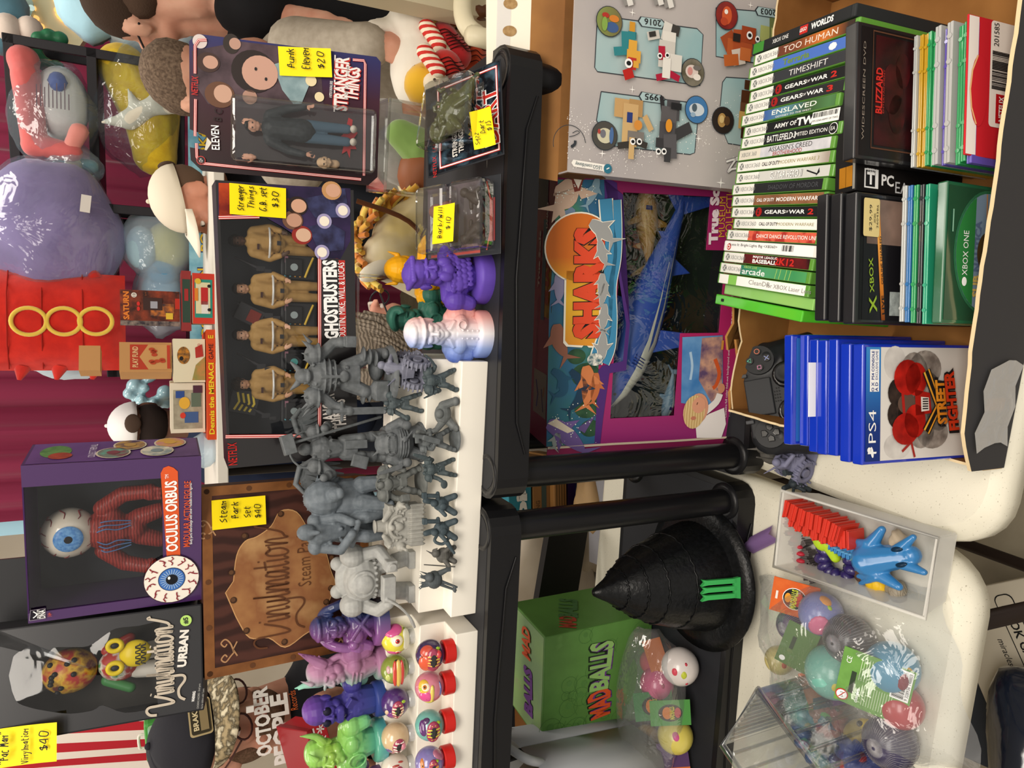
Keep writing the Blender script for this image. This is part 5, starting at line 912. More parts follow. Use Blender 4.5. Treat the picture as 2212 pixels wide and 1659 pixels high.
 # -- man in a pale cap, in profile, looking down to his right-hand side of the stall
h=at(425,432,y=2.45);r0=(h.x,2.45,0);p=person('person in a cream baseball cap seen in profile, looking down',r0);T=rel(r0)@head_frame((h.x,2.45,h.z),(-1,-.12,-.22),(-.1,0,1))
b=MB(T);head_prims(b,SK1);b.reset();b.T=rel(r0);nk=V((h.x+.07,2.46,h.z-.17));b.cap((h.x+.02,2.45,h.z-.06),nk,.06,.068,SK1)
b.cap((h.x-.02,2.27,1.12),(h.x-.20,2.2,1.0),.045,.04,SK1);b.build('body',p,remesh=.008,smooth=3)
face_parts(T,p,1);b=MB(T);b.sph((0,-.035,.03),(.079,.082,.075),M('5a4638',.9));b.build('hair',p);cap_hat(T,p,M('d9d0bd',.85,0,'cloth',scale=80,b=.1),M('e6dfcf',.85),1.02,True)
b=MB(rel(r0));b.cap(nk-V((0,0,.05)),nk-V((0,-.01,.5)),.15,.17,M('2c3038',.9));b.cap(nk+V((-.02,-.17,-.08)),nk+V((-.06,-.2,-.36)),.07,.055,M('2c3038',.9));b.cap(nk+V((-.02,.17,-.08)),nk+V((-.06,.2,-.36)),.07,.055,M('2c3038',.9));b.cap(nk+V((0,-.14,-.07)),nk+V((0,.14,-.07)),.08,.08,M('2c3038',.9));b.build('shirt',p,remesh=.016,smooth=5)
b=MB(rel(r0));
for s in(-.1,.1):b.cap((nk.x,nk.y+s,nk.z-.55),(nk.x,nk.y+s,.1),.1,.07,M('26303f',.9))
b.build('trousers',p,remesh=.02,smooth=4)
# -- man in black, cut by the frame, head turned away
h=at(300,16,y=2.0);r0=(h.x+.03,2.0,0);p=person('person in a black t-shirt and blue jeans with cropped hair, turned away',r0);T=rel(r0)@head_frame((h.x,2.0,h.z),(-.30,.9,-.35))
b=MB(T);head_prims(b,SK2,.98);b.reset();b.T=rel(r0);sh=V((h.x+.03,1.98,h.z-.24));el=at(600,45,y=1.86);b.cap((h.x,2.0,h.z-.05),sh+V((0,0,.03)),.055,.065,SK2)
limb(b,[at(515,20,y=1.88),el,at(705,55,y=1.75)],[.052,.045,.034],SK2);hand=basis(at(705,55,y=1.75),V((-.35,-.4,-.85)).normalized(),V((-.9,.2,.3)).normalized(),V((-.35,-.4,-.85)).normalized().cross(V((-.9,.2,.3)).normalized()));b.T=rel(r0)@hand;hand_prims(b,SK2,.95,.6);b.build('body',p,remesh=.009,smooth=3)
b=MB(T);b.sph((0,-.022,.044),(.079,.094,.080),M('3d2f26',.95,0,'fuzz',scale=220,b=.6));b.sph((0,-.05,-.02),(.070,.060,.055),M('4a392e',.95,0,'fuzz',scale=220,b=.6));b.build('hair',p)
b=MB(T);b.tube([(-.082,-.01,.004),(-.080,.06,.008),(-.074,.1,.01)],.0028,M('1a1a1c',.3));b.tube([(-.082,-.01,.004),(-.08,-.03,-.012)],.0028,M('1a1a1c',.3));b.build('glasses',p)
TS=M('161619',.9,0,'cloth',scale=50,b=.15);b=MB(rel(r0));b.cap(sh+V((-.04,-.12,-.03)),sh+V((.16,.06,-.04)),.085,.085,TS);b.cap(sh+V((0,0,-.12)),sh+V((.02,0,-.52)),.17,.165,TS);b.cap(sh+V((-.05,-.13,-.03)),at(520,22,y=1.88),.075,.066,TS);b.build('shirt',p,remesh=.014,smooth=4)
JN=M('2c3c56',.9,0,'cloth',scale=40,h2='3c4f6c',b=.2);b=MB(rel(r0));hz=at(745,20,y=1.95);b.cap((hz.x+.01,1.97,hz.z),(hz.x+.05,1.97,hz.z-.2),.165,.15,JN)
for s in(-1,1):b.cap((hz.x+.03+s*.09,1.97,hz.z-.15),(hz.x+.03+s*.09,1.97,.12),.11,.075,JN)
b.build('jeans',p,remesh=.014,smooth=4)
b=MB(rel(r0));b.tube([(hz.x-.155,1.90,hz.z-.06),(hz.x-.14,1.84,hz.z-.07),(hz.x-.10,1.81,hz.z-.07)],.004,M('4a5f7c',.9));b.build('pocket_seam',p)
# -- person in a pale grey hooded top, bending to the dolls
h=at(404,172,y=1.85);r0=(h.x,1.8,0);p=person('person in a pale grey hooded top reaching down to the cloth dolls',r0);T=rel(r0)@head_frame((h.x,1.85,h.z-.03),(-.25,.8,-.55),(0,.5,1))
b=MB(T);head_prims(b,SK2);b.reset();b.T=rel(r0);wr=at(815,98,y=1.42);hd=basis(wr,V((-.05,-.15,-1)).normalized(),V((1,0,-.05)).normalized(),V((-.05,-.15,-1)).normalized().cross(V((1,0,-.05)).normalized()));b.cap(at(760,98,y=1.46),wr,.036,.03,SK3);b.T=rel(r0)@hd;hand_prims(b,SK3,.95,.7);b.build('body',p,remesh=.008,smooth=3)
b=MB(T);b.sph((0,-.02,.045),(.081,.100,.078),M('54453a',.95,0,'fuzz',scale=150,h2='7a6858',b=.6));b.build('hair',p)
HO=M('a39a8c',.95,0,'cloth',scale=60,h2='958c7e',b=.3);b=MB(rel(r0));sh=V((h.x-.05,1.80,h.z-.24));b.cap(sh+V((.12,-.05,0)),at(640,103,y=1.56),.075,.056,HO);b.cap(at(640,100,y=1.56),at(800,100,y=1.43),.062,.045,HO);b.cap(sh,at(840,270,y=1.8),.14,.15,HO);b.cap(sh+V((-.12,.03,0)),sh+V((.12,0,0)),.09,.085,HO);b.cap(at(850,230,y=1.78),at(880,320,y=1.74),.12,.12,HO)
for i in range(4):q=at(770+i*11,100,y=1.44);b.sph(q,(.05,.05,.012),HO)
b.build('hooded_top',p,remesh=.012,smooth=3)
b=MB(rel(r0));q=at(880,230,y=1.8);
for s in(-1,1):b.cap((q.x+s*.09,1.8,q.z-.05),(q.x+s*.1,1.8,.12),.11,.08,M('6f6656',.95))
b.build('trousers',p,remesh=.016,smooth=3)
# -- stall holder in the dark cap and lettered t-shirt
h=at(478,1578,y=1.62);r0=(h.x,1.66,0);p=person('person in a dark cap, glasses and lettered black t-shirt holding a red box',r0);T=rel(r0)@head_frame((h.x,1.62,h.z),(.62,-.68,-.28),(0,-.1,1))
HS=.98;b=MB(T);head_prims(b,SK2,HS);b.reset();b.T=rel(r0);nk=V((h.x-.01,1.70,h.z-.17));b.cap((h.x,1.65,h.z-.05),nk,.058,.066,SK2)
hl,hr=at(700,1650,y=1.46),at(695,1530,y=1.46);er=at(745,1520,y=1.6);el=V((nk.x-.28,1.55,nk.z-.38));limb(b,[er,hr],[.045,.033],SK2);limb(b,[el,hl],[.045,.033],SK2)
for w_,s_ in((hr,-1),(hl,1)):
 x_=V((-.25*s_*-1 if s_>0 else-.6,-.5,-.35)).normalized()if s_>0 else V((-.75,-.45,-.3)).normalized();y_=V((.2,-.3,.9));y_=(y_-x_*x_.dot(y_)).normalized();b.T=rel(r0)@basis(w_,x_,y_,x_.cross(y_));hand_prims(b,SK2,.95,.55,1)
b.build('body',p,remesh=.0075,smooth=3)
face_parts(T,p,HS);b=MB(T);bm=M('6f5544',.95,0,'fuzz',scale=260,h2='55402f',b=.8);b.sph((0,.045,-.075),(.055,.057,.042),bm);b.sph((0,.07,-.05),(.05,.03,.02),bm)
for s in(-1,1):b.sph((s*.06,.012,-.04),(.018,.035,.045),bm)
b.build('beard',p,remesh=.006,smooth=2)
b=MB(T)
for s in(-1,1):
 b.tube([(s*.036+.026*math.cos(a),.112,.002+.019*math.sin(a))for a in[j*math.pi/8 for j in range(16)]],.0022,M('4a2c2a',.3),6,True);b.tube([(s*.062,.11,.008),(s*.08,.05,.012),(s*.083,-.01,.008)],.002,M('4a2c2a',.3),6)
b.tube([(-.010,.112,.006),(.010,.112,.006)],.002,M('4a2c2a',.3),6);b.build('glasses',p)
cap_hat(T,p,M('24242a',.9,0,'cloth',scale=90,b=.2),M('9a8a6a',.85,0,'noise',scale=60,h2='4a4232',h3='c9bfa4',p0=.35,p1=.5,p2=.65,b=.1),1.04)
b=MB(T);b.face(T@V((-.028,.106,.088)),T.to_3x3()@V((.9,.35,0)),T.to_3x3()@V((0,-.35,.93)))if 0 else None
b.T=T@basis((0,.1035,.078),V((-1,0,0)),V((0,-.30,.954)),V((-1,0,0)).cross(V((0,-.30,.954))));b.k=.002;b.rrect(-.036,-.02,.036,.022,.006,M('b9a67c',.8),1);b.rrect(-.033,-.017,.033,.019,.005,M('3a3426',.8),2);b.rect(-.028,-.013,.028,.002,M('8a7a58',.8),3);b.text('BRAKES',0,.010,.010,M('d8c9a0'),w=.052,bold=.03,k=3);b.build('cap_patch',p)
b=MB(rel(r0));SHR=M('16171c',.92,0,'cloth',scale=40,b=.2);shl,shr=nk+V((-.2,0,-.07)),nk+V((.19,-.01,-.08));b.cap(shl,shr,.085,.085,SHR);b.cap(nk+V((0,-.02,-.15)),nk+V((0,-.02,-.55)),.185,.18,SHR);b.cap(nk+V((-.06,-.06,-.2)),nk+V((.06,-.06,-.45)),.16,.16,SHR);b.cap(shr,er,.085,.07,SHR);b.cap(shl,el,.085,.07,SHR);b.cap(nk+V((0,-.01,-.02)),nk+V((0,-.01,-.08)),.08,.09,SHR);b.build('t_shirt',p,remesh=.012,smooth=5)
ctr=nk+V((0,0,-.33));WL=M('e2ded8',.8)
def chest(b,t,A,B,h_,m,k,**kw):
 b0=MB();a,c=at(*A,y=1.42),at(*B,y=1.42);vs_,fs,x0,x1,y0,y1=text_mesh(t,kw.get('bold',0),0);P=[]
 for u,v_ in vs_:
  s_=(u-x0)/(x1-x0);q=a.lerp(c,s_)+V((0,0,1))*(((v_-y0)/(y1-y0)-.5)*h_);dx=q.x-ctr.x;q.y=nk.y-.075-math.sqrt(max(.004,.178**2-dx*dx*.85))-.004-k*.001+.02;P.append(q)
 b.add(P,fs,m)
b=MB(rel(r0));chest(b,'OCTOBER',(578,1655),(574,1522),.030,WL,1,bold=.04);chest(b,'PEOPLE',(620,1672),(614,1532),.036,WL,1,bold=.04);chest(b,'Records',(648,1560),(645,1525),.014,M('c05a24',.8),1);b.build('shirt_print',p)
b=MB(rel(r0));q=at(540,1532,y=1.47);b.box(q,(.012,.004,.014),WL);b.build('shirt_logo',p)
q=at(668,1612,y=1.42);t=thing('gift_tin','red lidded box printed with white snowflakes held by the person in the dark cap','box',(q.x-.02,1.42,q.z-.022),(24,-14,12));RDX=M('8a1a22',.4)
b=MB();b.box((0,0,.018),(.15,.10,.032),M('b3242e',.45));b.build('box_base',t,bevel=.002);b=MB();b.box((0,.0,.041),(.155,.105,.012),RDX);b.build('lid',t,bevel=.002)
b=MB();b.face((0,-.0503,.017),*FRONT);b.rect(-.075,.013,.075,.0165,M('e8e0da'));
for i in range(7):
 x=-.066+i*.022
 for j in range(3):a=j*math.pi/3;b.line([(x-.009*math.cos(a),-.009*math.sin(a)),(x+.009*math.cos(a),.009*math.sin(a))],.0028,M('ecdcd8'))
b.build('snowflake_print',t)
# -- far person in a white cap seen from behind
h=at(308,918,y=3.1);r0=(h.x,3.1,0);p=person('far person in a white baseball cap and navy top seen from behind',r0);T=rel(r0)@head_frame((h.x,3.1,h.z-.02),(-.1,1,.1))
b=MB(T);head_prims(b,M('6a4a3c',.6));b.build('body',p,remesh=.012,smooth=3);b=MB(T);b.sph((0,-.03,.0),(.080,.085,.075),M('2c2320',.95));b.build('hair',p);cap_hat(T,p,M('e4e2e2',.8),M('e4e2e2',.8),1.05,True)
b=MB(rel(r0));NV=M('232c44',.9);b.cap((h.x-.17,3.1,h.z-.26),(h.x+.17,3.1,h.z-.26),.09,.09,NV);b.cap((h.x,3.1,h.z-.32),(h.x,3.1,h.z-.75),.18,.18,NV)
for s in(-1,1):b.cap((h.x+s*.2,3.1,h.z-.28),(h.x+s*.24,3.05,h.z-.62),.07,.05,NV)
b.build('jacket',p,remesh=.02,smooth=4)
b=MB(rel(r0))
for s in(-1,1):b.cap((h.x+s*.09,3.1,h.z-.8),(h.x+s*.09,3.1,.1),.1,.07,M('2a2f3a',.9))
b.build('trousers',p,remesh=.025,smooth=4)
# -- seated elder with long grey hair, seen past the acrylic stand
h=at(838,752,y=1.5);r0=(h.x-.03,1.5,0);p=person('seated person with long grey hair, glasses and white stubble behind the shelf',r0);T=rel(r0)@head_frame((h.x,1.5,h.z),(.75,.6,.0))
SKE=M('cf9a86',.55,0,'noise',scale=30,h2='c08472',b=.1,sss=.15)
b=MB(T);head_prims(b,SKE,1.0);b.reset();b.T=rel(r0);b.cap((h.x-.03,1.48,h.z-.06),(h.x-.06,1.5,h.z-.2),.06,.07,SKE);b.build('body',p,remesh=.006,smooth=3);face_parts(T,p,1,brow='b8b0a6')
b=MB(T);GH=M('8a7f72',.95,0,'wave',scale=45,h2='5f564c',dist=7,dir='Z',b=.5);b.sph((0,-.035,.045),(.083,.098,.084),GH);b.sph((.03,-.075,-.03),(.066,.06,.09),GH);b.sph((0,-.085,-.08),(.075,.055,.09),GH)
rr=random.Random(2)
for i in range(46):
 a=rr.uniform(-.9,1.25);x=.072+rr.uniform(-.004,.012);y0=rr.uniform(-.02,.05);z0=rr.uniform(.05,.10);b.tube([(x*.75,y0,z0),(x+.01,y0-.045,z0-.05+rr.uniform(-.01,.01)),(x+.008,y0-.10,z0-.11),(x-.006,y0-.135,z0-.19-rr.uniform(0,.04))],[.004,.0045,.004,.0015],GH,5)
b.build('hair',p)
b=MB(T);ST=M('d8cfc6',.95,0,'fuzz',scale=300,b=.9);b.sph((0,.05,-.075),(.052,.052,.038),ST);b.sph((.045,.02,-.058),(.022,.045,.028),ST);b.sph((-.045,.02,-.058),(.022,.045,.028),ST);b.build('beard',p,remesh=.005,smooth=2)
b=MB(T)
for s in(-1,1):
 b.tube([(s*.036+.027*math.cos(a),.118,.004+.021*math.sin(a))for a in[j*math.pi/8 for j in range(16)]],.002,M('22242a',.3),6,True);b.tube([(s*.063,.116,.012),(s*.082,.04,.016),(s*.086,-.012,.012)],.002,M('22242a',.3),6)
b.tube([(-.01,.118,.008),(.01,.118,.008)],.002,M('22242a',.3),6);b.build('glasses',p)
b=MB(rel(r0));DKS=M('1c1c20',.95);b.cap((h.x-.08,1.3,h.z-.28),(h.x-.08,1.64,h.z-.28),.09,.09,DKS);b.cap((h.x-.07,1.48,h.z-.32),(h.x-.07,1.5,.5),.17,.2,DKS);b.cap((h.x-.07,1.3,h.z-.3),(h.x+.02,1.3,h.z-.55),.07,.05,DKS);b.cap((h.x-.07,1.66,h.z-.3),(h.x+.02,1.66,h.z-.55),.07,.05,DKS);b.cap((h.x-.05,1.5,.5),(h.x+.35,1.5,.48),.16,.1,DKS);b.build('jumper',p,remesh=.018,smooth=4)
# ================= small figures =================
T1R,T2R,T3R=RZ+.0356,RZ+.0701,RZ+.1043;T3L,T2L,T1L=RZ+.0991,RZ+.0656,RZ+.0312
RG=lambda h,h2=None:M(h,.55,0,'noise',scale=140,h2=h2 or h,b=.25,d=.0006)
# -- four boxed figures in tan coveralls
TAN=M('a88450',.65,0,'noise',scale=90,h2='96733f',b=.2);GY=M('26262a',.45)
def boxed_figure(lab,X,skin,hair,curly,hx):
 Fb=Face(GBX,(0,.03,0));top,bot=Fb.P(hx,X),None;W_=Matrix.Translation(GBX.location)@GBX.rotation_euler.to_matrix().to_4x4();Hh=.128
 base=W_@V((top[0],.03,top[1]-Hh*.93));t=thing('action_figure',lab,'action figure',base,(0,0,-8),'boxed figures in tan coveralls');s=Hh/1.72
 S=Matrix.Diagonal((s,s,s,1))@Matrix.Rotation(math.pi,4,'Z')
 b=MB(S);hd=Matrix.Translation((0,0,1.58))
 b.T=S@hd;head_prims(b,M(skin,.5),1.1);b.T=S
 for q in(-1,1):b.T=S@basis((q*.20,.16,.92),V((-q*.35,.5,-.6)).normalized(),V((-q*.9,.1,.3)).normalized(),V((-q*.35,.5,-.6)).normalized().cross(V((-q*.9,.1,.3)).normalized()));hand_prims(b,M(skin,.5),1.05,.6,1)
 b.build('body',t,remesh=.0011,smooth=2)
 b=MB(S@hd)
 for q in(-1,1):b.sph((q*.036,.112,.006),.011,K_)
 b.tube([(-.022,.112,-.06),(.022,.112,-.06)],.004,M('6a3a32'));b.build('face_paint',t)
 b=MB(S@hd);hm=M(hair,.8,0,'fuzz',scale=700 if curly else 300,b=.8,d=.0005);b.sph((0,-.025,.055),(.092,.102,.085),hm);b.sph((0,.05,.095),(.075,.05,.03),hm)
 for q in(-1,1):b.sph((q*.078,.0,.02),(.018,.05,.06),hm)
 if curly:
  rr=random.Random(4)
  for i in range(70):a,c=rr.uniform(0,6.28),rr.uniform(-.1,1.5);b.sph((.1*math.cos(a)*math.cos(c),-.02+.11*math.sin(a)*math.cos(c),.05+.1*math.sin(c)),.026,hm,None,(7,5))
 b.build('hair',t)
 b=MB(S);b.cap((-.15,0,1.36),(.15,0,1.36),.075,.075,TAN);b.cap((0,0,1.3),(0,.01,.95),.165,.15,TAN);b.cap((0,.02,1.32),(0,.04,1.1),.13,.14,TAN);b.cap((0,0,1.4),(0,.0,1.45),.075,.065,TAN)
 for q in(-1,1):b.cap((q*.18,0,1.34),(q*.25,.02,1.08),.075,.066,TAN);b.cap((q*.25,.02,1.08),(q*.20,.15,.94),.064,.05,TAN);b.cap((q*.08,0,.9),(q*.095,.02,.5),.105,.085,TAN);b.cap((q*.095,.02,.5),(q*.10,0,.1),.082,.07,TAN);b.sph((q*.10,.05,.05),(.055,.12,.05),TAN)
 b.sph((0,.01,.92),(.16,.13,.09),TAN);b.build('coveralls',t,remesh=.0013,smooth=2)
 b=MB(S);b.lathe([(.155,.93),(.162,.94),(.162,.985),(.155,.995)],M('8a6a3c',.7),(0,.008,0),18);b.box((0,.16,.96),(.07,.03,.06),GY);b.build('belt',t)
 b=MB(S);b.box((.08,.172,1.28),(.09,.01,.035),M('3a1f1a',.6));b.build('name_tape',t)
 b=MB(S);b.tube([(-.29,-.02,1.10),(-.2,.14,1.10),(0,.19,1.10),(.2,.14,1.10),(.29,-.02,1.10)],.018,M('c9c4b4',.2,0,'film',haze=.5,lo=.2));b.build('plastic_tie',t);return t
GBX=bpy.data.objects['figure_box']
boxed_figure('boxed figure with curly hair in tan coveralls, beside the striped yellow badge',838,'b98a6c','2c2018',True,520)
boxed_figure('boxed figure with a dark bowl haircut in tan coveralls, beside the curly one',732,'c79a80','1d1917',False,518)
boxed_figure('boxed figure with short brown hair in tan coveralls, second from the portrait print',632,'b98c70','2c2420',False,518)
boxed_figure('boxed figure with dark skin in tan coveralls, next to the portrait print',528,'4a3428','1a1614',False,510)
Wg=Matrix.Translation(GBX.location)@GBX.rotation_euler.to_matrix().to_4x4();Fb=Face(GBX,(0,.035,0))
for i,(Y,lab)in enumerate(((885,'toy backpack next to the curly-haired boxed figure'),(780,'toy backpack between the curly and the bowl-haired boxed figures'),(680,'toy backpack between the bowl-haired and the brown-haired boxed figures'),(578,'toy backpack next to the dark-skinned boxed figure'))):
 x,z=Fb.P(643,Y);t=thing('toy_backpack',lab,'toy backpack',Wg@V((x,.036,z)),(0,0,-8),'black toy backpacks in the figure box')
 b=MB();b.box((0,0,0),(.030,.012,.042),GY);b.box((0,-.007,.006),(.022,.006,.022),M('1a1a1d',.4));b.build('pack_body',t,bevel=.0015)
 b=MB();b.cyl((0,-.0095,.006),(0,-.012,.006),.0045,.0045,M('8a9496' if i!=1 else '4a8a88',.4));b.build('dial',t)
 b=MB();b.tube([(-.012,-.007,-.008),(0,-.010,-.012),(.013,-.007,-.018)],.0015,M('c9a63a',.5));b.build('hose',t)
 for j in range(4):b=MB();b.sph((-.011,-.0075,.016-.006*j),.0014,M(('5aa0b0','5aa0b0','b8843a','b8843a')[j]));b.build('button',t)
 b=MB();b.box((.009,-.008,.015),(.008,.003,.004),M('9a6a7a',.5));b.build('plate',t)
for i,(A,B,lab)in enumerate((((512,655),(600,690),'black toy wand leaning by the bowl-haired boxed figure'),((505,555),(580,590),'black toy wand leaning by the dark-skinned boxed figure'),((510,762),(580,800),'black toy wand leaning by the curly-haired boxed figure'),((520,868),(590,905),'black toy wand in the end compartment of the figure box'))):
 a,c=Fb.P(*A),Fb.P(*B);pa,pc=Wg@V((a[0],.03,a[1])),Wg@V((c[0],.03,c[1]));t=thing('toy_wand',lab,'toy wand',pc,0,'black toy wands in the figure box');d=pa-pc
 b=MB();b.tube([(0,0,0),d*.5,d*.55,d],[.0022,.0022,.0013,.0011],GY);b.build('barrel',t);b=MB();b.box(d*.25,(.006,.005,.010),GY);b.box(d*.1+V((0,-.003,-.002)),(.004,.004,.008),GY);b.build('grip',t)
x,z=Fb.P(527,868);t=thing('toy_badge','black toy sleeve badge with yellow chevrons in the figure box','toy badge',Wg@V((x,.034,z)),(0,12,-8));b=MB();b.box((0,0,0),(.030,.004,.034),GY);b.build('badge_body',t,bevel=.001)
b=MB();b.face((0,-.0022,0),*FRONT)
for j in range(4):b.line([(-.011,-.008+.006*j),(0,-.012+.006*j),(.011,-.008+.006*j)],.0026,M('c9b03a',.5))
b.build('chevron',t)
x,z=Fb.P(560,680);t=thing('toy_trap','black and red toy gadget box in the figure box','toy gadget',Wg@V((x,.034,z+.012)),(0,25,-8));b=MB();b.box((0,0,0),(.022,.012,.032),GY);b.build('case',t,bevel=.001);b=MB();b.box((0,-.0065,-.005),(.015,.002,.014),M('6a2018',.4));b.build('red_panel',t)
# -- carded figure in the bubble
Pw=Matrix.Translation(PUNK.location)@PUNK.rotation_euler.to_matrix().to_4x4();a,c=PF.P(545,290),PF.P(770,300)
base=Pw@V((c[0],-.016,c[1]));up=(Pw.to_3x3()@V((0,0,1)));t=thing('action_figure','small figure with slicked hair in a dark jacket under the card bubble','action figure',base,(-14,0,-9));s=(a[1]-c[1])*1.06/1.72;S=Matrix.Diagonal((s,s*.8,s,1))@Matrix.Rotation(math.pi,4,'Z');hd=Matrix.Translation((0,0,1.58));sk=M('b98a74',.5)
b=MB(S@hd);head_prims(b,sk,1.05);b.T=S
for q in(-1,1):b.T=S@basis((q*.36,.05,.78),V((q*.2,.3,-.9)).normalized(),V((-q,.1,0)).normalized(),V((q*.2,.3,-.9)).normalized().cross(V((-q,.1,0)).normalized()));hand_prims(b,sk,1,.5,1)
b.build('body',t,remesh=.0011,smooth=2)
b=MB(S@hd);b.sph((0,-.03,.06),(.085,.1,.08),K_);b.sph((0,.06,.10),(.06,.05,.03),K_);b.build('hair',t)
b=MB(S@hd);[b.sph((q*.036,.107,.006),.011,K_)for q in(-1,1)];b.build('face_paint',t)
JK=M('1d2226',.5,0,'noise',scale=200,h2='2a2f33',b=.2);b=MB(S);b.cap((-.16,0,1.36),(.16,0,1.36),.08,.08,JK);b.cap((0,0,1.3),(0,0,.82),.17,.19,JK)
for q in(-1,1):b.cap((q*.2,0,1.34),(q*.32,.0,1.05),.08,.07,JK);b.cap((q*.32,0,1.05),(q*.36,.05,.82),.068,.055,JK)
b.build('jacket',t,remesh=.0012,smooth=2)
b=MB(S);JD=M('3f5566',.7);[b.cap((q*.085,0,.85),(q*.10,0,.15),.10,.075,JD)for q in(-1,1)];b.sph((0,0,.85),(.17,.13,.1),JD);b.build('jeans',t,remesh=.0012,smooth=2)
b=MB(S);[b.sph((q*.10,.06,.05),(.06,.13,.055),M('c9c0b4',.6))for q in(-1,1)];b.build('shoes',t)
x,z=PF.P(702,355);t=thing('toy_bust','bald spare toy head in the lower corner of the card bubble','toy head',Pw@V((x,-.014,z)),(-14,0,-9));S=Matrix.Diagonal((s*.95,)*3+(1,))@Matrix.Rotation(math.pi,4,'Z');b=MB(S);head_prims(b,M('c0a080',.5),1.15);b.build('head',t,remesh=.0009,smooth=2);b=MB(S);[b.sph((q*.038,.117,.006),.012,K_)for q in(-1,1)];b.build('eyes',t)
for i,(X,Y)in enumerate(((553,268),(553,343))):
 x,z=PF.P(X,Y);t=thing('toy_hand',('spare toy hand by the slicked-hair figure, nearer the portrait print','spare toy hand by the slicked-hair figure, nearer the card edge')[i],'toy hand',Pw@V((x,-.012,z)),(-14,0,-9));b=MB(Matrix.Diagonal((s*1.3,)*3+(1,))@Matrix.Rotation(-math.pi/2,4,'Y')@Matrix.Rotation(math.pi/2,4,'X'));hand_prims(b,sk,1,.4,1);b.build('hand',t,remesh=.0008,smooth=1)
x,z=PF.P(752,300);t=thing('toy_flame','red spiky toy piece behind the slicked-hair figure shoes','toy piece',Pw@V((x,-.004,z)),(-14,0,-9));b=MB();b.face((0,0,0),*FRONT);b.prism([(math.cos(i*.4189)*(.017 if i%2 else .026),math.sin(i*.4189)*(.006 if i%2 else .013))for i in range(15)],0,.002,M('a8242a',.35));b.build('flame',t)
# -- dark green creature in the shelf-edge bubble
Dw=Matrix.Translation(DART.location)@DART.rotation_euler.to_matrix().to_4x4();t=thing('toy_creature','dark olive hump-backed toy creature under the clear bubble','toy creature',Dw@V((.004,-.016,.06)),(-63,20,3));OL=M('3c4220',.25,0,'noise',scale=180,h2='4d5428',b=.5,d=.002,coat=.5)
b=MB();b.sph((0,0,0),(.030,.014,.020),OL,(0,.5,0));b.sph((-.022,.002,.018),(.015,.011,.013),OL);b.cap((.02,0,-.012),(.046,.002,-.022),.010,.003,OL)
for q in((-.012,-.008,-.014),(.012,-.01,-.018),(-.024,-.006,.002)):b.cap((q[0]*.6,q[1],q[2]*.6),(q[0]*1.4,q[1]-.003,q[2]*1.7),.005,.004,OL)
for i in range(24):rr=random.Random(i);b.sph((rr.uniform(-.025,.025),-.010-rr.uniform(0,.004),rr.uniform(-.004,.02)),.0028,OL,None,(7,5))
b.build('body',t,remesh=.0011,smooth=2)
Bw=Matrix.Translation(BARB.location)@BARB.rotation_euler.to_matrix().to_4x4()
for i,x in enumerate((-.018,.020)):
 t=thing('toy_figurine',('tiny dark figurine in the clear pack, beside the price label side','tiny dark figurine in the clear pack, nearer the green creature card')[i],'toy figurine',Bw@V((x,-.012,.030)),(-63,30 if i else-30,0));b=MB();dm=M('3a3230',.4);b.cap((0,0,-.006),(0,0,.008),.007,.005,dm);b.sph((0,0,.016),.006,dm);b.cap((0,0,.006),(.012,0,-.002),.003,.0025,dm);b.cap((0,0,.006),(-.012,0,-.002),.003,.0025,dm);b.build('body',t,remesh=.0009,smooth=1)
t=thing('toy_figurine','small pink-brown figurine head showing in the upper bubble of the clear pack','toy figurine',Bw@V((.012,-.010,.09)),(-63,0,0));b=MB();b.sph((0,0,0),(.009,.008,.011),M('8a5f54',.5));b.cap((0,0,-.008),(0,0,-.018),.006,.010,M('5f4a5c',.5));b.build('body',t,remesh=.0009,smooth=1)
# -- eyeball figure in the purple box
Ow=Matrix.Translation(OCU.location)@OCU.rotation_euler.to_matrix().to_4x4();Fo=Face(OCU,(0,.045,0));e=Fo.P(150,1150);t=thing('eyeball_figure','red muscle-bodied figure with a large veined blue eyeball for a head','action figure',Ow@V((e[0],.045,e[1])),(0,0,-14));R_=.030
RM=M('6a1e1c',.35,0,'wave',scale=90,h2='8f3029',dist=4,b=.3)
b=MB();B0=V((0,0,0));b.cap((0,0,-.035),(0,0,-.052),.024,.020,RM);b.sph((0,.0,-.044),(.030,.018,.018),RM);b.sph((0,0,-.070),(.021,.016,.014),RM)
for q in(-1,1):
 b.cap((q*.028,0,-.036),(q*.046,-.004,-.058),.011,.010,RM);b.cap((q*.046,-.004,-.058),(q*.050,-.012,-.082),.010,.009,RM);b.sph((q*.050,-.014,-.088),(.011,.010,.010),RM);b.cap((q*.012,0,-.075),(q*.020,-.002,-.098),.012,.010,RM)
 for k in range(3):b.cap((q*.050+(k-1)*.006,-.018,-.092),(q*.050+(k-1)*.006,-.021,-.099),.0032,.0026,RM)
b.build('body',t,remesh=.0016,smooth=2)
b=MB();rr=random.Random(8)
for q in(-1,1):
 for k in range(3):b.tube(crom([(q*(.006+.006*k),-.0215,-.030-.002*k),(q*(.010+.005*k),-.0235,-.040),(q*(.007+.006*k),-.021,-.052),(q*(.010+.003*k),-.018,-.066)],4),.0008,M('4a6a9a',.4),5)
b.build('vein',t)
b=MB();b.sph((0,0,0),R_,M('d9d0c4',.2,0,'noise',scale=40,h2='cfc4b6',b=0,coat=.6),None,(32,20));o=b.build('eyeball',t);L3=V((.12,-.99,-.05)).normalized();xx=L3.cross(V((0,0,1))).normalized()*-1;b=MB();b.T=basis(L3*R_*.90,V((0,0,1)).cross(L3).normalized(),L3.cross(V((0,0,1)).cross(L3).normalized()),L3)
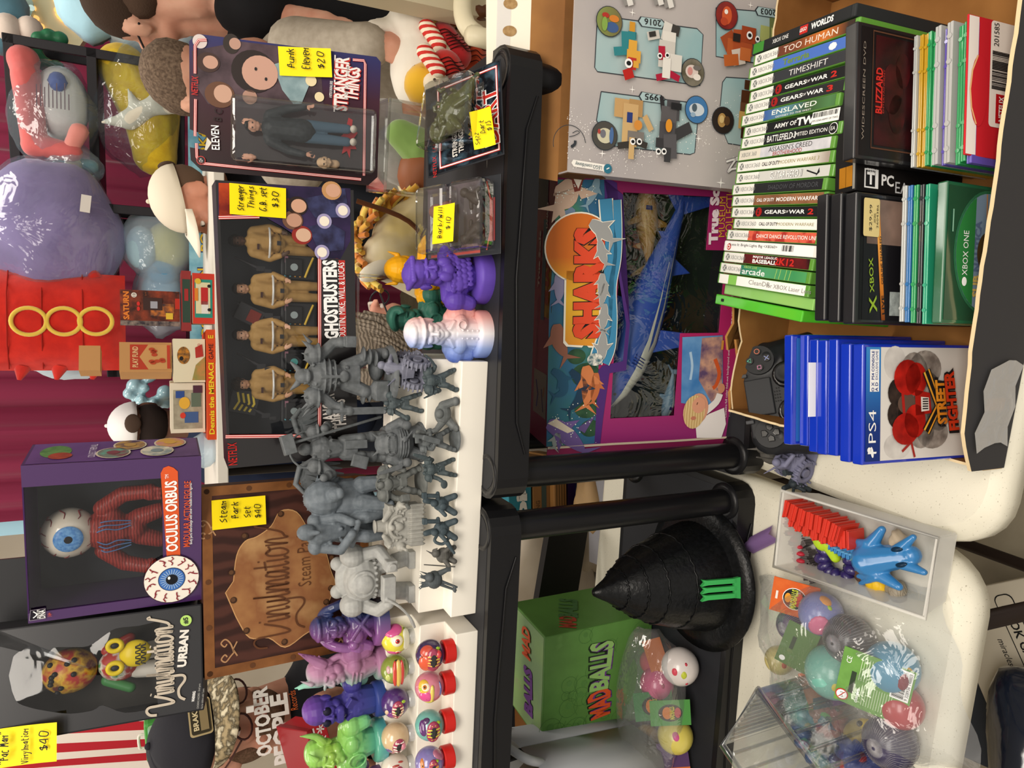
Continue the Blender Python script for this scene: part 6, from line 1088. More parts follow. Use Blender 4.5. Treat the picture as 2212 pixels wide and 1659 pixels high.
b.lathe([(.0155,0),(.0150,.0006),(.011,.0022),(.006,.0030),(0,.0033)],M('3f74b4',.25,0,'noise',scale=300,h2='6a9acb',b=0),(0,0,.0005),28);b.build('iris',t);b=MB(b.T);b.sph((0,0,.0028),(.0055,.0055,.0014),M('121318',.15));b.build('pupil',t)
b=MB()
for i in range(11):
 a=i*math.pi*2/11+.2;P=[]
 for k in range(5):
  th_=1.55-.17*k+rr.uniform(-.03,.03);aa=a+rr.uniform(-.12,.12);d=L3*math.cos(th_)+b.T.to_3x3()@V((0,0,0));xa=V((0,0,1)).cross(L3).normalized();ya=L3.cross(xa);d=L3*math.cos(th_)+(xa*math.cos(aa)+ya*math.sin(aa))*math.sin(th_);P.append(d*R_*1.002)
 b.tube(P,[.0011,.001,.0009,.0007,.0004],M('7a2a30',.4),5)
b.build('blood_vessel',t)
# -- rounded vinyl figure in the tall black box
Uw=Matrix.Translation(URB.location)@URB.rotation_euler.to_matrix().to_4x4();Fu=Face(URB,(0,.035,0));e=Fu.P(215,1455);t=thing('vinyl_figure','patchwork vinyl figure with two loose yellow rings and a stitched mouth piece','vinyl figure',Uw@V((e[0]+.008,.038,e[1])),(-7,0,8))
def patch(name,prims,m):b=MB();[b.sph(*p,m)if len(p)==2 else b.cap(*p,m)for p in prims];return b.build(name,t)
patch('head',[((0,0,.032),(.027,.022,.030))],M('a8322c',.35,0,'noise',scale=45,h2='c9a034',h3='5a2c2c',p0=.4,p1=.5,p2=.62,b=0));patch('torso',[((0,0,-.022),(.021,.018,.024))],M('a83a34',.35,0,'noise',scale=60,h2='cfc8bc',h3='3f7a44',p0=.45,p1=.55,p2=.65,b=0))
for q in(-1,1):patch('arm',[((q*.018,0,-.008),(q*.030,-.004,-.034),.007,.006)],M('3f7a44',.35)if q<0 else M('a83a34',.35));patch('leg',[((q*.010,0,-.040),(q*.012,0,-.066),.010,.011)],M('cfc8bc',.35))
rr=random.Random(6);b=MB()
for i in range(10):a,c=rr.uniform(-1.0,1.0),rr.uniform(-.7,.9);d=V((math.sin(a)*math.cos(c),-math.cos(a)*math.cos(c),math.sin(c)));b.sph(V((0,0,.032))+V((d.x*.027,d.y*.022,d.z*.030)),.0032,K_,None,(8,6))
b.build('spots',t)
YL=M('d8bd1f',.3);t2=thing('vinyl_accessory','yellow stitched mouth piece with two ring eyes standing in front of the vinyl figure','toy accessory',Uw@V((e[0]+.022,.012,Fu.P(300,1420)[1])),(-7,0,8));b=MB();b.sph((0,0,0),(.016,.009,.018),YL,None,(20,12));b.build('mouth_piece',t2)
for q in(-1,1):b=MB();b.tube([(q*.013+.0062*math.cos(a),-.006,.0215+.0075*math.sin(a))for a in[j*math.pi/8 for j in range(16)]],.003,YL,8,True);b.build('ring_eye',t2);b=MB();b.sph((q*.013,-.005,.0215),(.004,.002,.005),K_);b.build('pupil',t2)
b=MB();b.tube([(-.012+.0015*i,-.0085,-.004+(.003 if i%4 in(1,2)else-.002))for i in range(17)],.0008,K_,5);b.tube([(-.012+.0015*i,-.0085,-.010+(.003 if i%4 in(1,2)else-.002))for i in range(17)],.0008,K_,5);b.build('stitch_line',t2)
# -- grey printed miniatures on the riser
def mini(name,lab,cat,p,yaw,H,col,col2,base,fn,vox=.006,grp=None,sm=1,parts=()):
 t=thing(name,lab,cat,p,(0,0,yaw),grp);S=Matrix.Diagonal((H,H,H,1));m=RG(col,col2)
 b=MB(S);fn(b,m,random.Random(lab));b.build('figure',t,remesh=H*vox,smooth=sm)
 if base:b=MB(S);r=base;b.lathe([(r*1.02,0),(r*1.02,.012),(r*.96,.04),(r*.93,.046),(0,.046)],m,(0,0,0),28);b.build('base',t)
 for nm,pf in parts:b=MB(S);pf(b,m);b.build(nm,t)
 return t
def warrior(b,m,rr,bulk=1,arms=(((-.22,-.03,.58),(-.24,-.12,.46)),((.22,-.03,.58),(.24,-.12,.46))),legs=(((-.13,-.05,.28),(-.15,-.02,.05)),((.13,-.05,.28),(.15,-.02,.05))),pad=.085,pack=True,head=(0,-.03,.87),hr=.07,lumps=26,skirt=True):
 k=bulk;b.cap((0,0,.52),(0,-.005,.70),.10*k,.135*k,m);b.sph((0,-.03,.68),(.14*k,.10*k,.10*k),m);b.sph((0,0,.47),(.115*k,.09*k,.07),m);b.sph(head,(hr,hr*1.05,hr*1.1),m);b.cap((0,0,.74),head,.06,.055,m)
 for q,(e,w_)in zip((-1,1),arms):
  s_=V((q*.15*k,0,.74));b.cap(s_,e,.055*k,.05*k,m);b.cap(e,w_,.05*k,.042*k,m);b.sph(w_,.047*k,m);b.sph((q*.185*k,0,.77),(pad*k,pad*k*1.05,pad*k*.9),m);b.sph((q*.2*k,-.01,.73),(pad*k*1.05,pad*k*1.1,pad*.25),m)
  b.sph(V(e).lerp(V(w_),.45),(.055*k,.055*k,.05*k),m)
 for q,(kn,ft)in zip((-1,1),legs):
  b.cap((q*.07*k,0,.45),kn,.08*k,.062*k,m);b.cap(kn,ft,.064*k,.056*k,m);b.sph(V(kn)+V((0,-.03,.01)),(.055*k,.045*k,.06*k),m);b.sph(V(ft)+V((0,-.045,-.01)),(.055*k,.095*k,.045),m);b.sph(V(kn).lerp(V(ft),.5)+V((0,-.01,0)),(.066*k,.06*k,.075*k),m)
 if skirt:
  for i in range(7):a=math.pi*i/6;b.box((-.11*k*math.cos(a),-.09*k*math.sin(a)-.01,.40),(.05*k,.02,.13),m,(0,0,a-math.pi/2))
 if pack:b.box((0,.13*k,.70),(.20*k,.10,.20),m);b.sph((-.09*k,.14,.83),.05*k,m);b.sph((.09*k,.14,.83),.05*k,m)
 for i in range(lumps):
  a=rr.uniform(0,6.28);z=rr.uniform(.42,.80);r=.125*k;b.box((r*math.cos(a),r*.85*math.sin(a)-.01,z),(.03,.03,.03),m,(rr.uniform(0,3),rr.uniform(0,3),rr.uniform(0,3)))
def blade(b,m,p,d,L,w,hilt=.05,teeth=0,curve=0):
 p,d=V(p),V(d).normalized();x,y=frame_to(d);n=8;side=y if abs(y.x)+abs(y.z)>abs(x.x)+abs(x.z)else x;P=[p+d*(L*i/n)+side*curve*(i/n)**2 for i in range(n+1)]
 for i in range(n):
  c=(P[i]+P[i+1])/2;ww=w*(1-.55*(i/n)**2);q=P[i+1]-P[i];xx=q.normalized();yy=side.cross(xx).normalized();R_=Matrix((xx,side,yy)).transposed();b.box(c,(q.length*1.1,ww,w*.28),m,R_)
  if teeth:b.box(c+side*ww*.5,(q.length*.4,w*.4,w*.2),m,R_)
 b.cap(p-d*hilt*2,p,.016,.016,m);b.box(p,(.11,.03,.03),m)if abs(d.z)>.7 else b.box(p,(.03,.03,.11),m)
DG,DG2='55595b','63676a'
p3=lambda X,Y,z:at(X,Y,z=z)
def f_brute(b,m,rr):
 warrior(b,m,rr,1.08,(((-.30,-.02,.58),(-.345,-.10,.44)),((.32,.0,.58),(.34,-.06,.42))),(((-.16,-.06,.27),(-.19,-.04,.08)),((.17,.0,.27),(.22,.03,.08))),.095,False,(0,-.06,.88),.075,26)
 for q in(-1,1):
  b.cap((q*.07,-.05,.93),(q*.13,-.04,.99),.03,.012,m);b.cap((q*.06,-.10,.84),(q*.075,-.12,.89),.014,.005,m)
  for i in range(6):a=i*1.05;b.cyl((q*.235+.08*math.cos(a),.06*math.sin(a),.80),(q*.28+.13*math.cos(a),.10*math.sin(a),.88),.026,.002,m,7)
  for i in range(3):b.sph((q*(.17+.02*i),-.05+.01*i,.17+.06*i),(.085,.08,.02),m)
 b.sph((0,-.12,.84),(.055,.03,.025),m);b.box((0,-.14,.63),(.03,.03,.20),m);b.sph((0,-.13,.50),(.06,.03,.05),m)
 for i in range(3):b.sph((0,-.02,.58+.05*i),(.165+.012*i,.135,.018),m)
 b.box((-.345,-.12,.52),(.20,.03,.03),m);b.cap((-.345,-.12,.48),(-.345,-.12,.62),.022,.022,m);b.sph((-.345,-.12,.64),.035,m);b.box((-.345,-.12,.30),(.075,.022,.46),m);b.cyl((-.345,-.12,.09),(-.345,-.12,.04),.04,.004,m,6);b.box((-.15,-.08,.12),(.20,.14,.13),m);b.sph((-.15,-.08,.185),(.10,.07,.04),m)
 b.sph((.08,.1,.12),(.16,.12,.08),m);b.cap((.05,.06,.1),(.22,.02,.08),.05,.03,m);b.box((.34,-.1,.44),(.11,.09,.10),m)
t=mini('miniature_warrior','large grey horned armoured miniature resting a broadsword on its round base','miniature',p3(843,810,T3R),-6,.124,DG,DG2,.30,f_brute,.0065,'grey fantasy miniatures')
def f_wing(b,m,rr):
 warrior(b,m,rr,.92,(((-.26,-.02,.60),(-.30,-.10,.70)),((.24,-.04,.62),(.20,-.14,.68))),(((-.10,-.04,.28),(-.13,-.01,.06)),((.09,-.05,.28),(.11,-.03,.06))),.085,False,(0,-.05,.87),.065,12)
 b.cap((.06,-.16,1.02),(.30,-.10,.08),.016,.016,m);b.box((.05,-.16,1.05),(.20,.12,.12),m,(0,-.24,0));b.box((-.16,-.12,.33),(.13,.04,.17),m,(0,.3,0));b.tube([(.19*math.cos(a),.02,.82+.19*math.sin(a))for a in[math.pi*i/10 for i in range(11)]],.012,m)
 b.box((.02,-.12,.36),(.09,.02,.24),m)
def wing(q):
 def w(b,m):
  for L_,(n_,l0,w0,y)in enumerate(((9,.62,.055,.15),(8,.40,.05,.13),(7,.22,.045,.11))):
   for i in range(n_):
    f=i/(n_-1);a=math.radians(-86+f*40 if L_==0 else-88+f*55);root=V((q*(.14+.26*f),y,.90-.06*abs(f-.5)-.02*L_));L2=l0*(1-.35*(1-f));d=V((q*math.cos(a)*.55,.06,math.sin(a)));tip=root+d*L2;c=(root+tip)/2;xx=d.normalized();sd=V((1,0,0));sd=(sd-xx*sd.dot(xx)).normalized();yy=xx.cross(sd);R_=Matrix((xx,sd,yy)).transposed();P=[]
    for j in range(9):s_=j/8;ww=w0*(1-.75*s_**3);P.append((root+xx*L2*s_,ww))
    b.add([p_+sd*w_*.5-V((0,.008,0))for p_,w_ in P]+[p_-sd*w_*.5-V((0,.008,0))for p_,w_ in P]+[p_+V((0,.006,0))for p_,w_ in P],[(j,j+1,9+j+1,9+j)for j in range(8)]+[(j+1,j,18+j,18+j+1)for j in range(8)]+[(9+j,9+j+1,18+j+1,18+j)for j in range(8)],m)
  b.tube([(q*.08,.10,.72),(q*.18,.14,.90),(q*.34,.15,.94),(q*.44,.14,.86)],[.03,.032,.03,.02],m)
 return w
mini('miniature_warrior','grey winged miniature holding a long war hammer','miniature',p3(835,962,T3R),8,.120,DG,DG2,.21,f_wing,.0068,'grey fantasy miniatures',1,(('wing',wing(-1)),('wing',wing(1))))
def f_lion(b,m,rr):
 b.sph((.10,.08,.42),(.26,.24,.30),m);b.sph((.18,-.05,.70),(.19,.18,.21),m);b.sph((.22,-.20,.62),(.085,.12,.09),m);b.sph((.23,-.28,.585),(.06,.05,.05),m)
 for i in range(46):a=rr.uniform(0,6.28);c=rr.uniform(-.5,.9);d=V((math.cos(a)*.19,-.02+.12*abs(math.sin(a)),.18*math.sin(a)));p=V((.18,.02,.70))+d*.75;b.cap(p,p+d*.55+V((0,.02,-.06)),.028,.008,m,(7,5))
 b.cap((.10,-.12,.32),(.06,-.2,.05),.10,.07,m);b.cap((.28,-.05,.30),(.30,-.12,.05),.10,.07,m);b.sph((.06,-.23,.05),(.08,.11,.05),m);b.sph((.30,-.15,.05),(.08,.11,.05),m);b.cap((.0,.2,.3),(-.05,.25,.05),.11,.08,m)
 b.tube([(.10,-.15,.72),(.20,-.26,.60),(.33,-.12,.66)],.014,m)
 b.cap((-.16,-.02,.52),(-.19,-.06,.78),.12,.12,m);b.sph((-.15,-.14,.90),(.085,.09,.10),m);b.cap((-.15,-.2,.88),(-.15,-.24,.80),.04,.02,m)
 for q in(-1,1):b.sph((-.19+q*.13,-.04,.80),(.085,.09,.075),m);b.cap((-.19+q*.14,-.04,.78),(-.20+q*.17,-.14,.56),.055,.05,m);b.cap((-.20+q*.17,-.14,.56),(-.14+q*.06,-.25,.46),.05,.045,m);b.cap((-.14+q*.08,0,.46),(-.15+q*.10,-.18,.30),.085,.07,m);b.cap((-.15+q*.10,-.18,.30),(-.15+q*.11,-.12,.06),.07,.055,m);b.sph((-.15+q*.11,-.17,.05),(.055,.09,.045),m)
 b.sph((-.18,.10,.40),(.16,.10,.30),m);b.cap((-.35,-.05,.42),(-.08,-.28,.40),.03,.03,m)
 for i in range(16):b.sph((-.2+rr.uniform(-.12,.12),-.10+rr.uniform(-.05,.02),rr.uniform(.45,.75)),.022,m,None,(7,5))
 b.sph((.02,.02,.03),(.36,.28,.05),m)
mini('miniature_rider','blue-grey miniature of an armoured figure beside a heavily maned beast','miniature',p3(838,1098,T3R),4,.118,'5c646b','6b737a',0,f_lion,.0085,'grey fantasy miniatures')
def f_white(b,m,rr):
 b.sph((0,0,.60),(.27,.22,.23),m);b.sph((0,-.10,.66),(.17,.14,.15),m);b.sph((0,-.21,.62),(.115,.05,.10),m);b.sph((0,.12,.70),(.26,.14,.20),m);b.tube([(.145*math.cos(a),-.2+.02*abs(math.sin(a)),.63+.13*math.sin(a))for a in[i*math.pi/10 for i in range(20)]],.02,m,8,True)
 for q in(-1,1):b.sph((q*.30,.0,.72),(.14,.17,.15),m);b.sph((q*.17,.16,.86),.085,m);b.cap((q*.30,-.02,.62),(q*.36,-.14,.44),.085,.08,m);b.cap((q*.36,-.14,.44),(q*.24,-.28,.36),.08,.07,m);b.cap((q*.13,0,.42),(q*.18,-.05,.22),.11,.10,m);b.cap((q*.18,-.05,.22),(q*.21,-.02,.07),.105,.115,m);b.box((q*.21,-.06,.04),(.21,.28,.08),m);b.sph((q*.17,-.13,.24),(.07,.04,.07),m)
 b.box((.24,-.30,.36),(.13,.24,.13),m);b.box((-.05,-.30,.37),(.30,.13,.15),m);b.cyl((.24,-.40,.36),(.24,-.46,.36),.045,.045,m)
 P=crom([(-.16,-.33,.40),(-.26,-.36,.26),(-.42,-.34,.12),(-.56,-.28,.05)],8)
 for i,p_ in enumerate(P):b.box(p_,(.035,.10,.028),m,(0,-.9+.02*i,0))
 for i in range(10):a=-1.4+i*.31;b.sph((.235*math.sin(a),-.19*math.cos(a),.47),.022,m,None,(7,5))
mini('miniature_spaceman','large pale grey miniature in bulky rounded armour carrying a belt-fed gun','miniature',p3(886,1236,T2R),-4,.108,'9b9c9a','a7a8a5',0,f_white,.0085,'grey fantasy miniatures')
def f_trike(b,m,rr):
 for x,y in((.36,-.05),(-.22,-.26),(-.22,.24)):
  b.tube([(x+.20*math.cos(a),y,.22+.20*math.sin(a))for a in[i*math.pi/9 for i in range(18)]],.085 if x>0 else .07,m,9,True);b.cyl((x,y-.07,.22),(x,y+.07,.22),.10,.10,m)
  for i in range(18):a=i*math.pi/9;b.box((x+.285*math.cos(a),y,.22+.285*math.sin(a)),(.04,.18,.03),m,(0,-a+math.pi/2,0))
 b.box((.05,0,.34),(.62,.24,.18),m);b.box((-.1,-.02,.46),(.30,.34,.12),m);b.cap((.30,-.05,.42),(.20,-.05,.64),.05,.04,m);b.cap((.2,-.24,.64),(.2,.14,.64),.025,.025,m);b.cap((-.12,-.04,.50),(-.06,-.05,.78),.13,.12,m);b.sph((-.02,-.08,.92),.09,m);b.cap((-.05,-.18,.76),(.18,-.22,.66),.055,.045,m);b.cap((-.05,.08,.76),(.18,.10,.66),.055,.045,m);b.cap((-.12,-.16,.46),(.12,-.22,.34),.07,.06,m);b.cap((-.2,.1,.60),(-.42,.2,.86),.03,.012,m)
 for i in range(22):b.box((rr.uniform(-.25,.3),-.14+rr.uniform(-.04,.0),rr.uniform(.25,.5)),(.05,.05,.05),m,(rr.uniform(0,3),)*3)
 b.sph((.05,0,.04),(.55,.34,.05),m)
mini('miniature_trike','lilac-grey miniature of a rider on a chunky three-wheeled motorbike','miniature',p3(912,795,T2R),62,.058,'6f7180','7b7d8c',0,f_trike,.011,'grey fantasy miniatures')
arm=lambda*a:a
def simple(arms,legs=(((-.13,-.06,.28),(-.2,-.02,.05)),((.13,-.04,.28),(.2,.02,.05))),extra=None,**kw):
 def f(b,m,rr):
  warrior(b,m,rr,kw.get('bulk',1),arms,legs,kw.get('pad',.09),kw.get('pack',True),kw.get('head',(0,-.04,.86)),kw.get('hr',.06),kw.get('lumps',24))
  if extra:extra(b,m,rr)
 return f
def ex_axe(b,m,rr):blade(b,m,(.40,-.08,.62),(.5,-.05,.9),.22,.08);b.sph((-.36,-.08,.40),(.08,.05,.07),m);b.box((.1,.14,.9),(.05,.05,.2),m,(0,.5,0))
mini('miniature_soldier','dark grey miniature striding with one arm flung up behind the round-based brute','miniature',p3(911,870,T2R),10,.054,'3f484b','4b5457',0,simple((((-.28,-.02,.52),(-.38,-.10,.42)),((.27,-.02,.70),(.38,-.08,.66))),extra=ex_axe),.011,'grey fantasy miniatures')
def f_mouth(b,m,rr):
 b.sph((0,0,.46),(.33,.26,.32),m);b.sph((0,-.05,.76),(.22,.18,.18),m);b.sph((0,-.13,.64),(.24,.14,.12),m);b.sph((0,-.20,.58),(.20,.07,.05),m);b.sph((0,-.2,.74),(.19,.06,.045),m)
 for i in range(9):x=-.16+.04*i;b.cyl((x,-.25,.60),(x,-.255,.67),.018,.004,m,6);b.cyl((x,-.25,.735),(x,-.255,.68),.016,.004,m,6)
 for q in(-1,1):b.cap((q*.14,-.05,.88),(q*.22,-.05,.99),.035,.008,m);b.cap((q*.30,0,.60),(q*.42,-.06,.42),.12,.10,m);b.cap((q*.42,-.06,.42),(q*.36,-.22,.36),.10,.08,m);b.sph((q*.36,-.25,.36),.095,m);b.cap((q*.18,0,.22),(q*.24,-.06,.06),.14,.12,m);b.sph((q*.24,-.14,.05),(.10,.15,.05),m)
 for i in range(4):b.sph((0,-.03,.32+.05*i),(.31,.26,.02),m)
 blade(b,m,(-.42,-.28,.48),(-.25,-.05,1),.50,.10,.06);b.sph((.1,-.27,.40),(.06,.03,.06),m);b.cap((.05,-.28,.42),(.24,-.28,.26),.02,.02,m)
mini('miniature_monster','grey pot-bellied miniature with a wide toothy grin and a raised curved blade','miniature',p3(908,955,T2R),0,.064,DG,DG2,.40,f_mouth,.011,'grey fantasy miniatures')
def ex_gun(b,m,rr):b.box((-.30,-.22,.44),(.13,.30,.16),m,(0,0,.5));b.cyl((-.36,-.40,.44),(-.40,-.52,.44),.04,.04,m);b.sph((.0,-.13,.72),(.12,.05,.09),m);b.sph((0,-.12,.86),(.07,.06,.07),m);b.tube([(.13*math.cos(a),-.06,.84+.10*math.sin(a))for a in[i*math.pi/8 for i in range(16)]],.02,m,8,True)
mini('miniature_soldier','grey miniature soldier with huge square shoulder plates standing wide on a thick base','miniature',p3(911,1038,T2R),-4,.064,'5b5e5c','686b69',.34,simple((((-.30,-.04,.56),(-.30,-.16,.44)),((.30,-.03,.56),(.26,-.14,.42))),(((-.16,-.05,.28),(-.22,-.02,.07)),((.17,-.03,.28),(.25,.0,.07))),ex_gun,bulk=1.15,pad=.13),.010,'grey fantasy miniatures')
def f_altar(b,m,rr):
 b.box((0,.05,.40),(.80,.34,.62),m);b.box((0,.05,.74),(.66,.30,.10),m)
 for i in range(11):x=-.40+.08*i;b.cyl((x,-.14,.05),(x,-.14,.30),.034,.034,m,8);b.cyl((x,-.14,.30),(x,-.14,.36),.034,.004,m,8);b.cyl((x,-.14,.05),(x,-.14,.0),.034,.01,m,8)
 b.tube([(.22*math.cos(a),-.15,.55+.20*math.sin(a))for a in[math.pi*i/12 for i in range(-1,14)]],.035,m);b.sph((0,-.15,.56),(.09,.06,.10),m);b.sph((0,-.17,.70),.06,m)
 for q in(-1,1):b.sph((q*.42,-.10,.50),(.10,.12,.10),m);b.cyl((q*.42,-.18,.50),(q*.43,-.36,.46),.035,.03,m);b.cap((q*.3,-.1,.74),(q*.16,-.14,.86),.07,.05,m);b.box((q*.38,.02,.72),(.10,.3,.10),m)
 b.cyl((.0,.05,.78),(.0,.05,.96),.13,.11,m);b.lathe([(.09,.96),(.14,1.0),(.05,1.02),(0,1.02)],m,(.0,.05,0))
 for i in range(40):b.sph((rr.uniform(-.38,.38),-.13,rr.uniform(.38,.74)),.024,m,None,(7,5))
mini('miniature_shrine','off-white miniature shrine with a row of pointed columns and an arch','miniature',p3(914,1128,T2R),-4,.062,'95948e','a3a29b',0,f_altar,.011,'grey fantasy miniatures')
F1=[('miniature_soldier','dark blue-grey miniature holding a long curved sword out beside it',985,822,8,.047,'3a4447','465053',0,simple((((-.26,-.02,.5),(-.30,-.10,.62)),((.28,0,.62),(.36,-.08,.60))),(((-.15,-.12,.30),(-.26,-.05,.05)),((.18,-.06,.26),(.28,.05,.05))),lambda b,m,r:(blade(b,m,(.40,-.10,.62),(.9,-.1,.55),.36,.08,.04,0,.08),blade(b,m,(-.33,-.1,.66),(-.4,0,.9),.34,.07)),bulk=1.25,pad=.12)),('miniature_brute','hunched grey-brown miniature kneeling with one thick fist on the ground',985,894,-10,.040,'585c5c','666a6a',0,lambda b,m,r:(b.sph((0,.05,.42),(.34,.28,.26),m),b.sph((.05,-.12,.60),(.15,.15,.14),m),b.cap((.28,0,.46),(.42,-.12,.14),.14,.13,m),b.sph((.44,-.2,.12),(.15,.15,.12),m),b.cap((-.26,0,.45),(-.46,-.1,.66),.12,.09,m),b.cap((-.46,-.1,.66),(-.56,-.12,.95),.09,.07,m),b.cap((-.2,0,.25),(-.35,-.2,.14),.15,.12,m),b.sph((-.4,-.25,.08),(.12,.16,.08),m),b.cap((-.56,-.12,.95),(-.50,-.12,1.25),.03,.09,m))),('miniature_gunner','grey miniature bracing a long gun upright on a broad stone base',984,948,6,.056,'53585a','606567',.30,simple((((-.20,-.04,.58),(-.10,-.16,.56)),((.22,-.03,.60),(.10,-.18,.66))),(((-.16,-.10,.28),(-.24,-.04,.08)),((.14,.02,.28),(.24,.08,.08))),lambda b,m,r:(b.box((.0,-.22,.66),(.12,.12,.40),m,(0,.3,0)),b.cyl((.06,-.22,.82),(.12,-.22,1.06),.05,.05,m),b.box((.05,-.2,.98),(.22,.08,.07),m)),pack=False)),('miniature_soldier','small dark miniature with a toothed blade raised on the lowest step',983,1010,4,.046,'3b4548','475154',0,simple((((-.26,-.04,.52),(-.36,-.14,.40)),((.25,-.02,.66),(.28,-.12,.78))),(((-.14,-.1,.28),(-.2,-.05,.05)),((.14,.0,.28),(.22,.05,.05))),lambda b,m,r:(blade(b,m,(.30,-.14,.84),(.35,-.05,1),.42,.11,.05,1),b.sph((-.42,-.16,.40),(.12,.05,.10),m)),bulk=1.15,pad=.11)),('miniature_weapon_team','pair of dark jet-pack miniatures entangled with hoses on the lowest step',984,1112,0,.046,'39454b','455157',0,lambda b,m,r:[(b.sph((x,0,.42),(.20,.18,.22),m),b.sph((x+.05*q,-.12,.66),(.10,.11,.10),m),b.cap((x,.10,.30),(x+.1*q,.12,.82),.09,.08,m),b.cap((x+.1,-.05,.52),(x+.32,-.18,.58),.07,.055,m),b.cap((x-.1,-.05,.50),(x-.28,-.2,.38),.07,.055,m),b.cap((x-.1,0,.3),(x-.26,-.12,.08),.10,.09,m),b.cap((x+.1,0,.3),(x+.2,-.15,.08),.10,.09,m),b.cyl((x+.25,-.2,.56),(x+.30,-.24,1.0),.06,.06,m),b.box((x+.3,-.24,.98),(.16,.12,.12),m),b.sph((x-.05,-.17,.42),(.1,.05,.1),m))for q,x in((1,.34),(-1,-.34))]+[b.tube(crom([(-.42,.05,.45),(-.64,.0,.62),(-.74,-.05,.40),(-.55,-.1,.22)],5),.045,m),b.cap((-.7,-.1,.3),(-1.0,-.15,.12),.07,.04,m)]),('miniature_creature','crouching grey miniature with a thin spear beside the jet-pack pair',981,1196,0,.038,'4e4d4a','5c5b57',0,lambda b,m,r:(b.sph((0,0,.40),(.26,.22,.24),m),b.sph((.12,-.12,.70),(.14,.15,.13),m),b.cap((.2,-.1,.74),(.3,-.22,.68),.07,.02,m),b.cap((.1,-.1,.78),(.2,.1,.95),.04,.01,m),b.cap((-.1,-.1,.42),(-.3,-.25,.3),.09,.07,m),b.cap((.14,-.1,.4),(.3,-.25,.22),.09,.07,m),b.cap((-.12,0,.25),(-.22,-.15,.05),.11,.09,m),b.cap((.12,0,.25),(.24,-.12,.05),.11,.09,m),b.cap((-.36,-.28,.1),(-.16,-.26,1.15),.025,.02,m),b.sph((-.05,.12,.2),(.2,.14,.2),m))),('miniature_creature','spiky dark grey miniature leaning on two thin stilts at the riser end',980,1246,-8,.042,'43494b','50565a',0,lambda b,m,r:(b.sph((.0,0,.62),(.28,.22,.24),m),b.sph((.15,-.12,.82),(.15,.15,.13),m),[b.cyl((r.uniform(-.2,.2),.05,.7),(r.uniform(-.34,.34),.1,1.08),.05,.005,m,6)for i in range(12)],b.cap((-.12,-.05,.52),(-.34,-.2,.0),.05,.035,m),b.cap((-.02,-.05,.5),(-.22,-.26,.0),.05,.035,m),b.cap((.16,0,.5),(.32,-.15,.3),.10,.07,m),b.box((.36,-.18,.26),(.16,.1,.14),m),b.box((-.28,-.23,.05),(.2,.12,.06),m))),]
for nm,lab,X,Y,yaw,H,c1,c2,base,fn in F1:mini(nm,lab,'miniature',p3(X,Y,T1R),yaw,H,c1,c2,base,fn,.012,'grey fantasy miniatures')
for nm,lab,X,Y,yaw,H,c1,fn in(('miniature_creature','brownish grey horned miniature in the loose heap on the table, nearest the shelf unit',1690,978,30,.062,'55534f',F1[5][9]),('miniature_trike','lilac-grey motorbike miniature lying in the loose heap on the table',1738,988,-20,.066,'71728a',f_trike),('miniature_weapon_team','dark blue-grey miniature under the motorbike in the loose heap on the table',1732,1018,20,.046,'2f373c',F1[4][9])):
 t=mini(nm,lab,'miniature',p3(X,Y,TZ),yaw,H,c1,c1,0,fn,.014,'loose miniatures on the table')
 # -- painted busts
def bust(lab,p,yaw,H,mat,fn,base=.30,bh=.16,vox=.008,bm=None):
 t=thing('bust',lab,'bust',p,(0,0,yaw),'printed character busts');S=Matrix.Diagonal((H,H,H,1));b=MB(S);b.lathe([(base,0),(base,bh*.75),(base*.94,bh),(0,bh)],bm or mat,(0,0,0),32);b.build('plinth',t)
 b=MB(S);m=mat;b.T=S@Matrix.Translation((0,0,.70))@Matrix.Rotation(math.pi,4,'Z');head_prims(b,m,1.9);b.T=S;b.cap((0,.02,.30),(0,.02,.52),.10,.105,m);fn(b,m,random.Random(lab));b.build('bust_body',t,remesh=H*vox,smooth=2);return t
def torso(b,m,w=.30,z=.34):
 b.sph((0,.02,z),(w*.78,.19,.18),m);b.cap((0,.02,.12),(0,.02,z-.05),.15,.2,m)
 for q in(-1,1):b.sph((q*w*.82,.02,z+.03),(.13,.13,.13),m);b.cap((q*w*.82,.02,z),(q*w*.92,.0,z-.12),.11,.085,m);b.sph((q*.11,-.10,z+.03),(.12,.08,.09),m)
 b.cap((-w*.7,.05,z+.10),(w*.7,.05,z+.10),.08,.08,m)
def hairtop(b,m,r=(.155,.19,.15),c=(0,.02,.80)):b.sph(c,r,m)
def b_scale(b,m,rr):
 torso(b,m,.34);hairtop(b,m)
 for i in range(9):b.cap((-.12+.03*i,-.12,.875),(-.13+.033*i,.12,.86),.032,.03,m)
 for q in(-1,1):b.sph((q*.08,-.17,.53),(.06,.05,.08),m)
 b.sph((0,-.18,.50),(.07,.05,.07),m)
 for r_ in range(4):
  for i in range(9-r_):a=(i-(8-r_)/2)*.2;b.sph((.30*math.sin(a),.02-.20*math.cos(a),.44-.065*r_),(.03,.016,.035),m,None,(8,6))
YLW=M('e2a313',.4,0,'noise',scale=30,h2='d8980f',b=0);PUR=M('5f45a8',.42,0,'noise',scale=30,h2='553c9a',b=0);TEL=M('2f6354',.5,0,'noise',scale=30,h2='29584b',b=0)
bust('purple bust with swept-back hair, a beard and scale-patterned chest',at(1046,600,z=RZ),12,.112,PUR,b_scale)
def b_cowl(b,m,rr):
 torso(b,m,.40,.36);b.sph((0,0,.76),(.165,.19,.20),m)
 for q in(-1,1):b.cap((q*.17,.02,.80),(q*.20,.06,.92),.03,.006,m);b.sph((q*.07,-.17,.73),(.05,.03,.03),m)
 b.sph((0,-.10,.40),(.13,.10,.06),m);b.sph((0,-.19,.80),(.03,.02,.03),m)
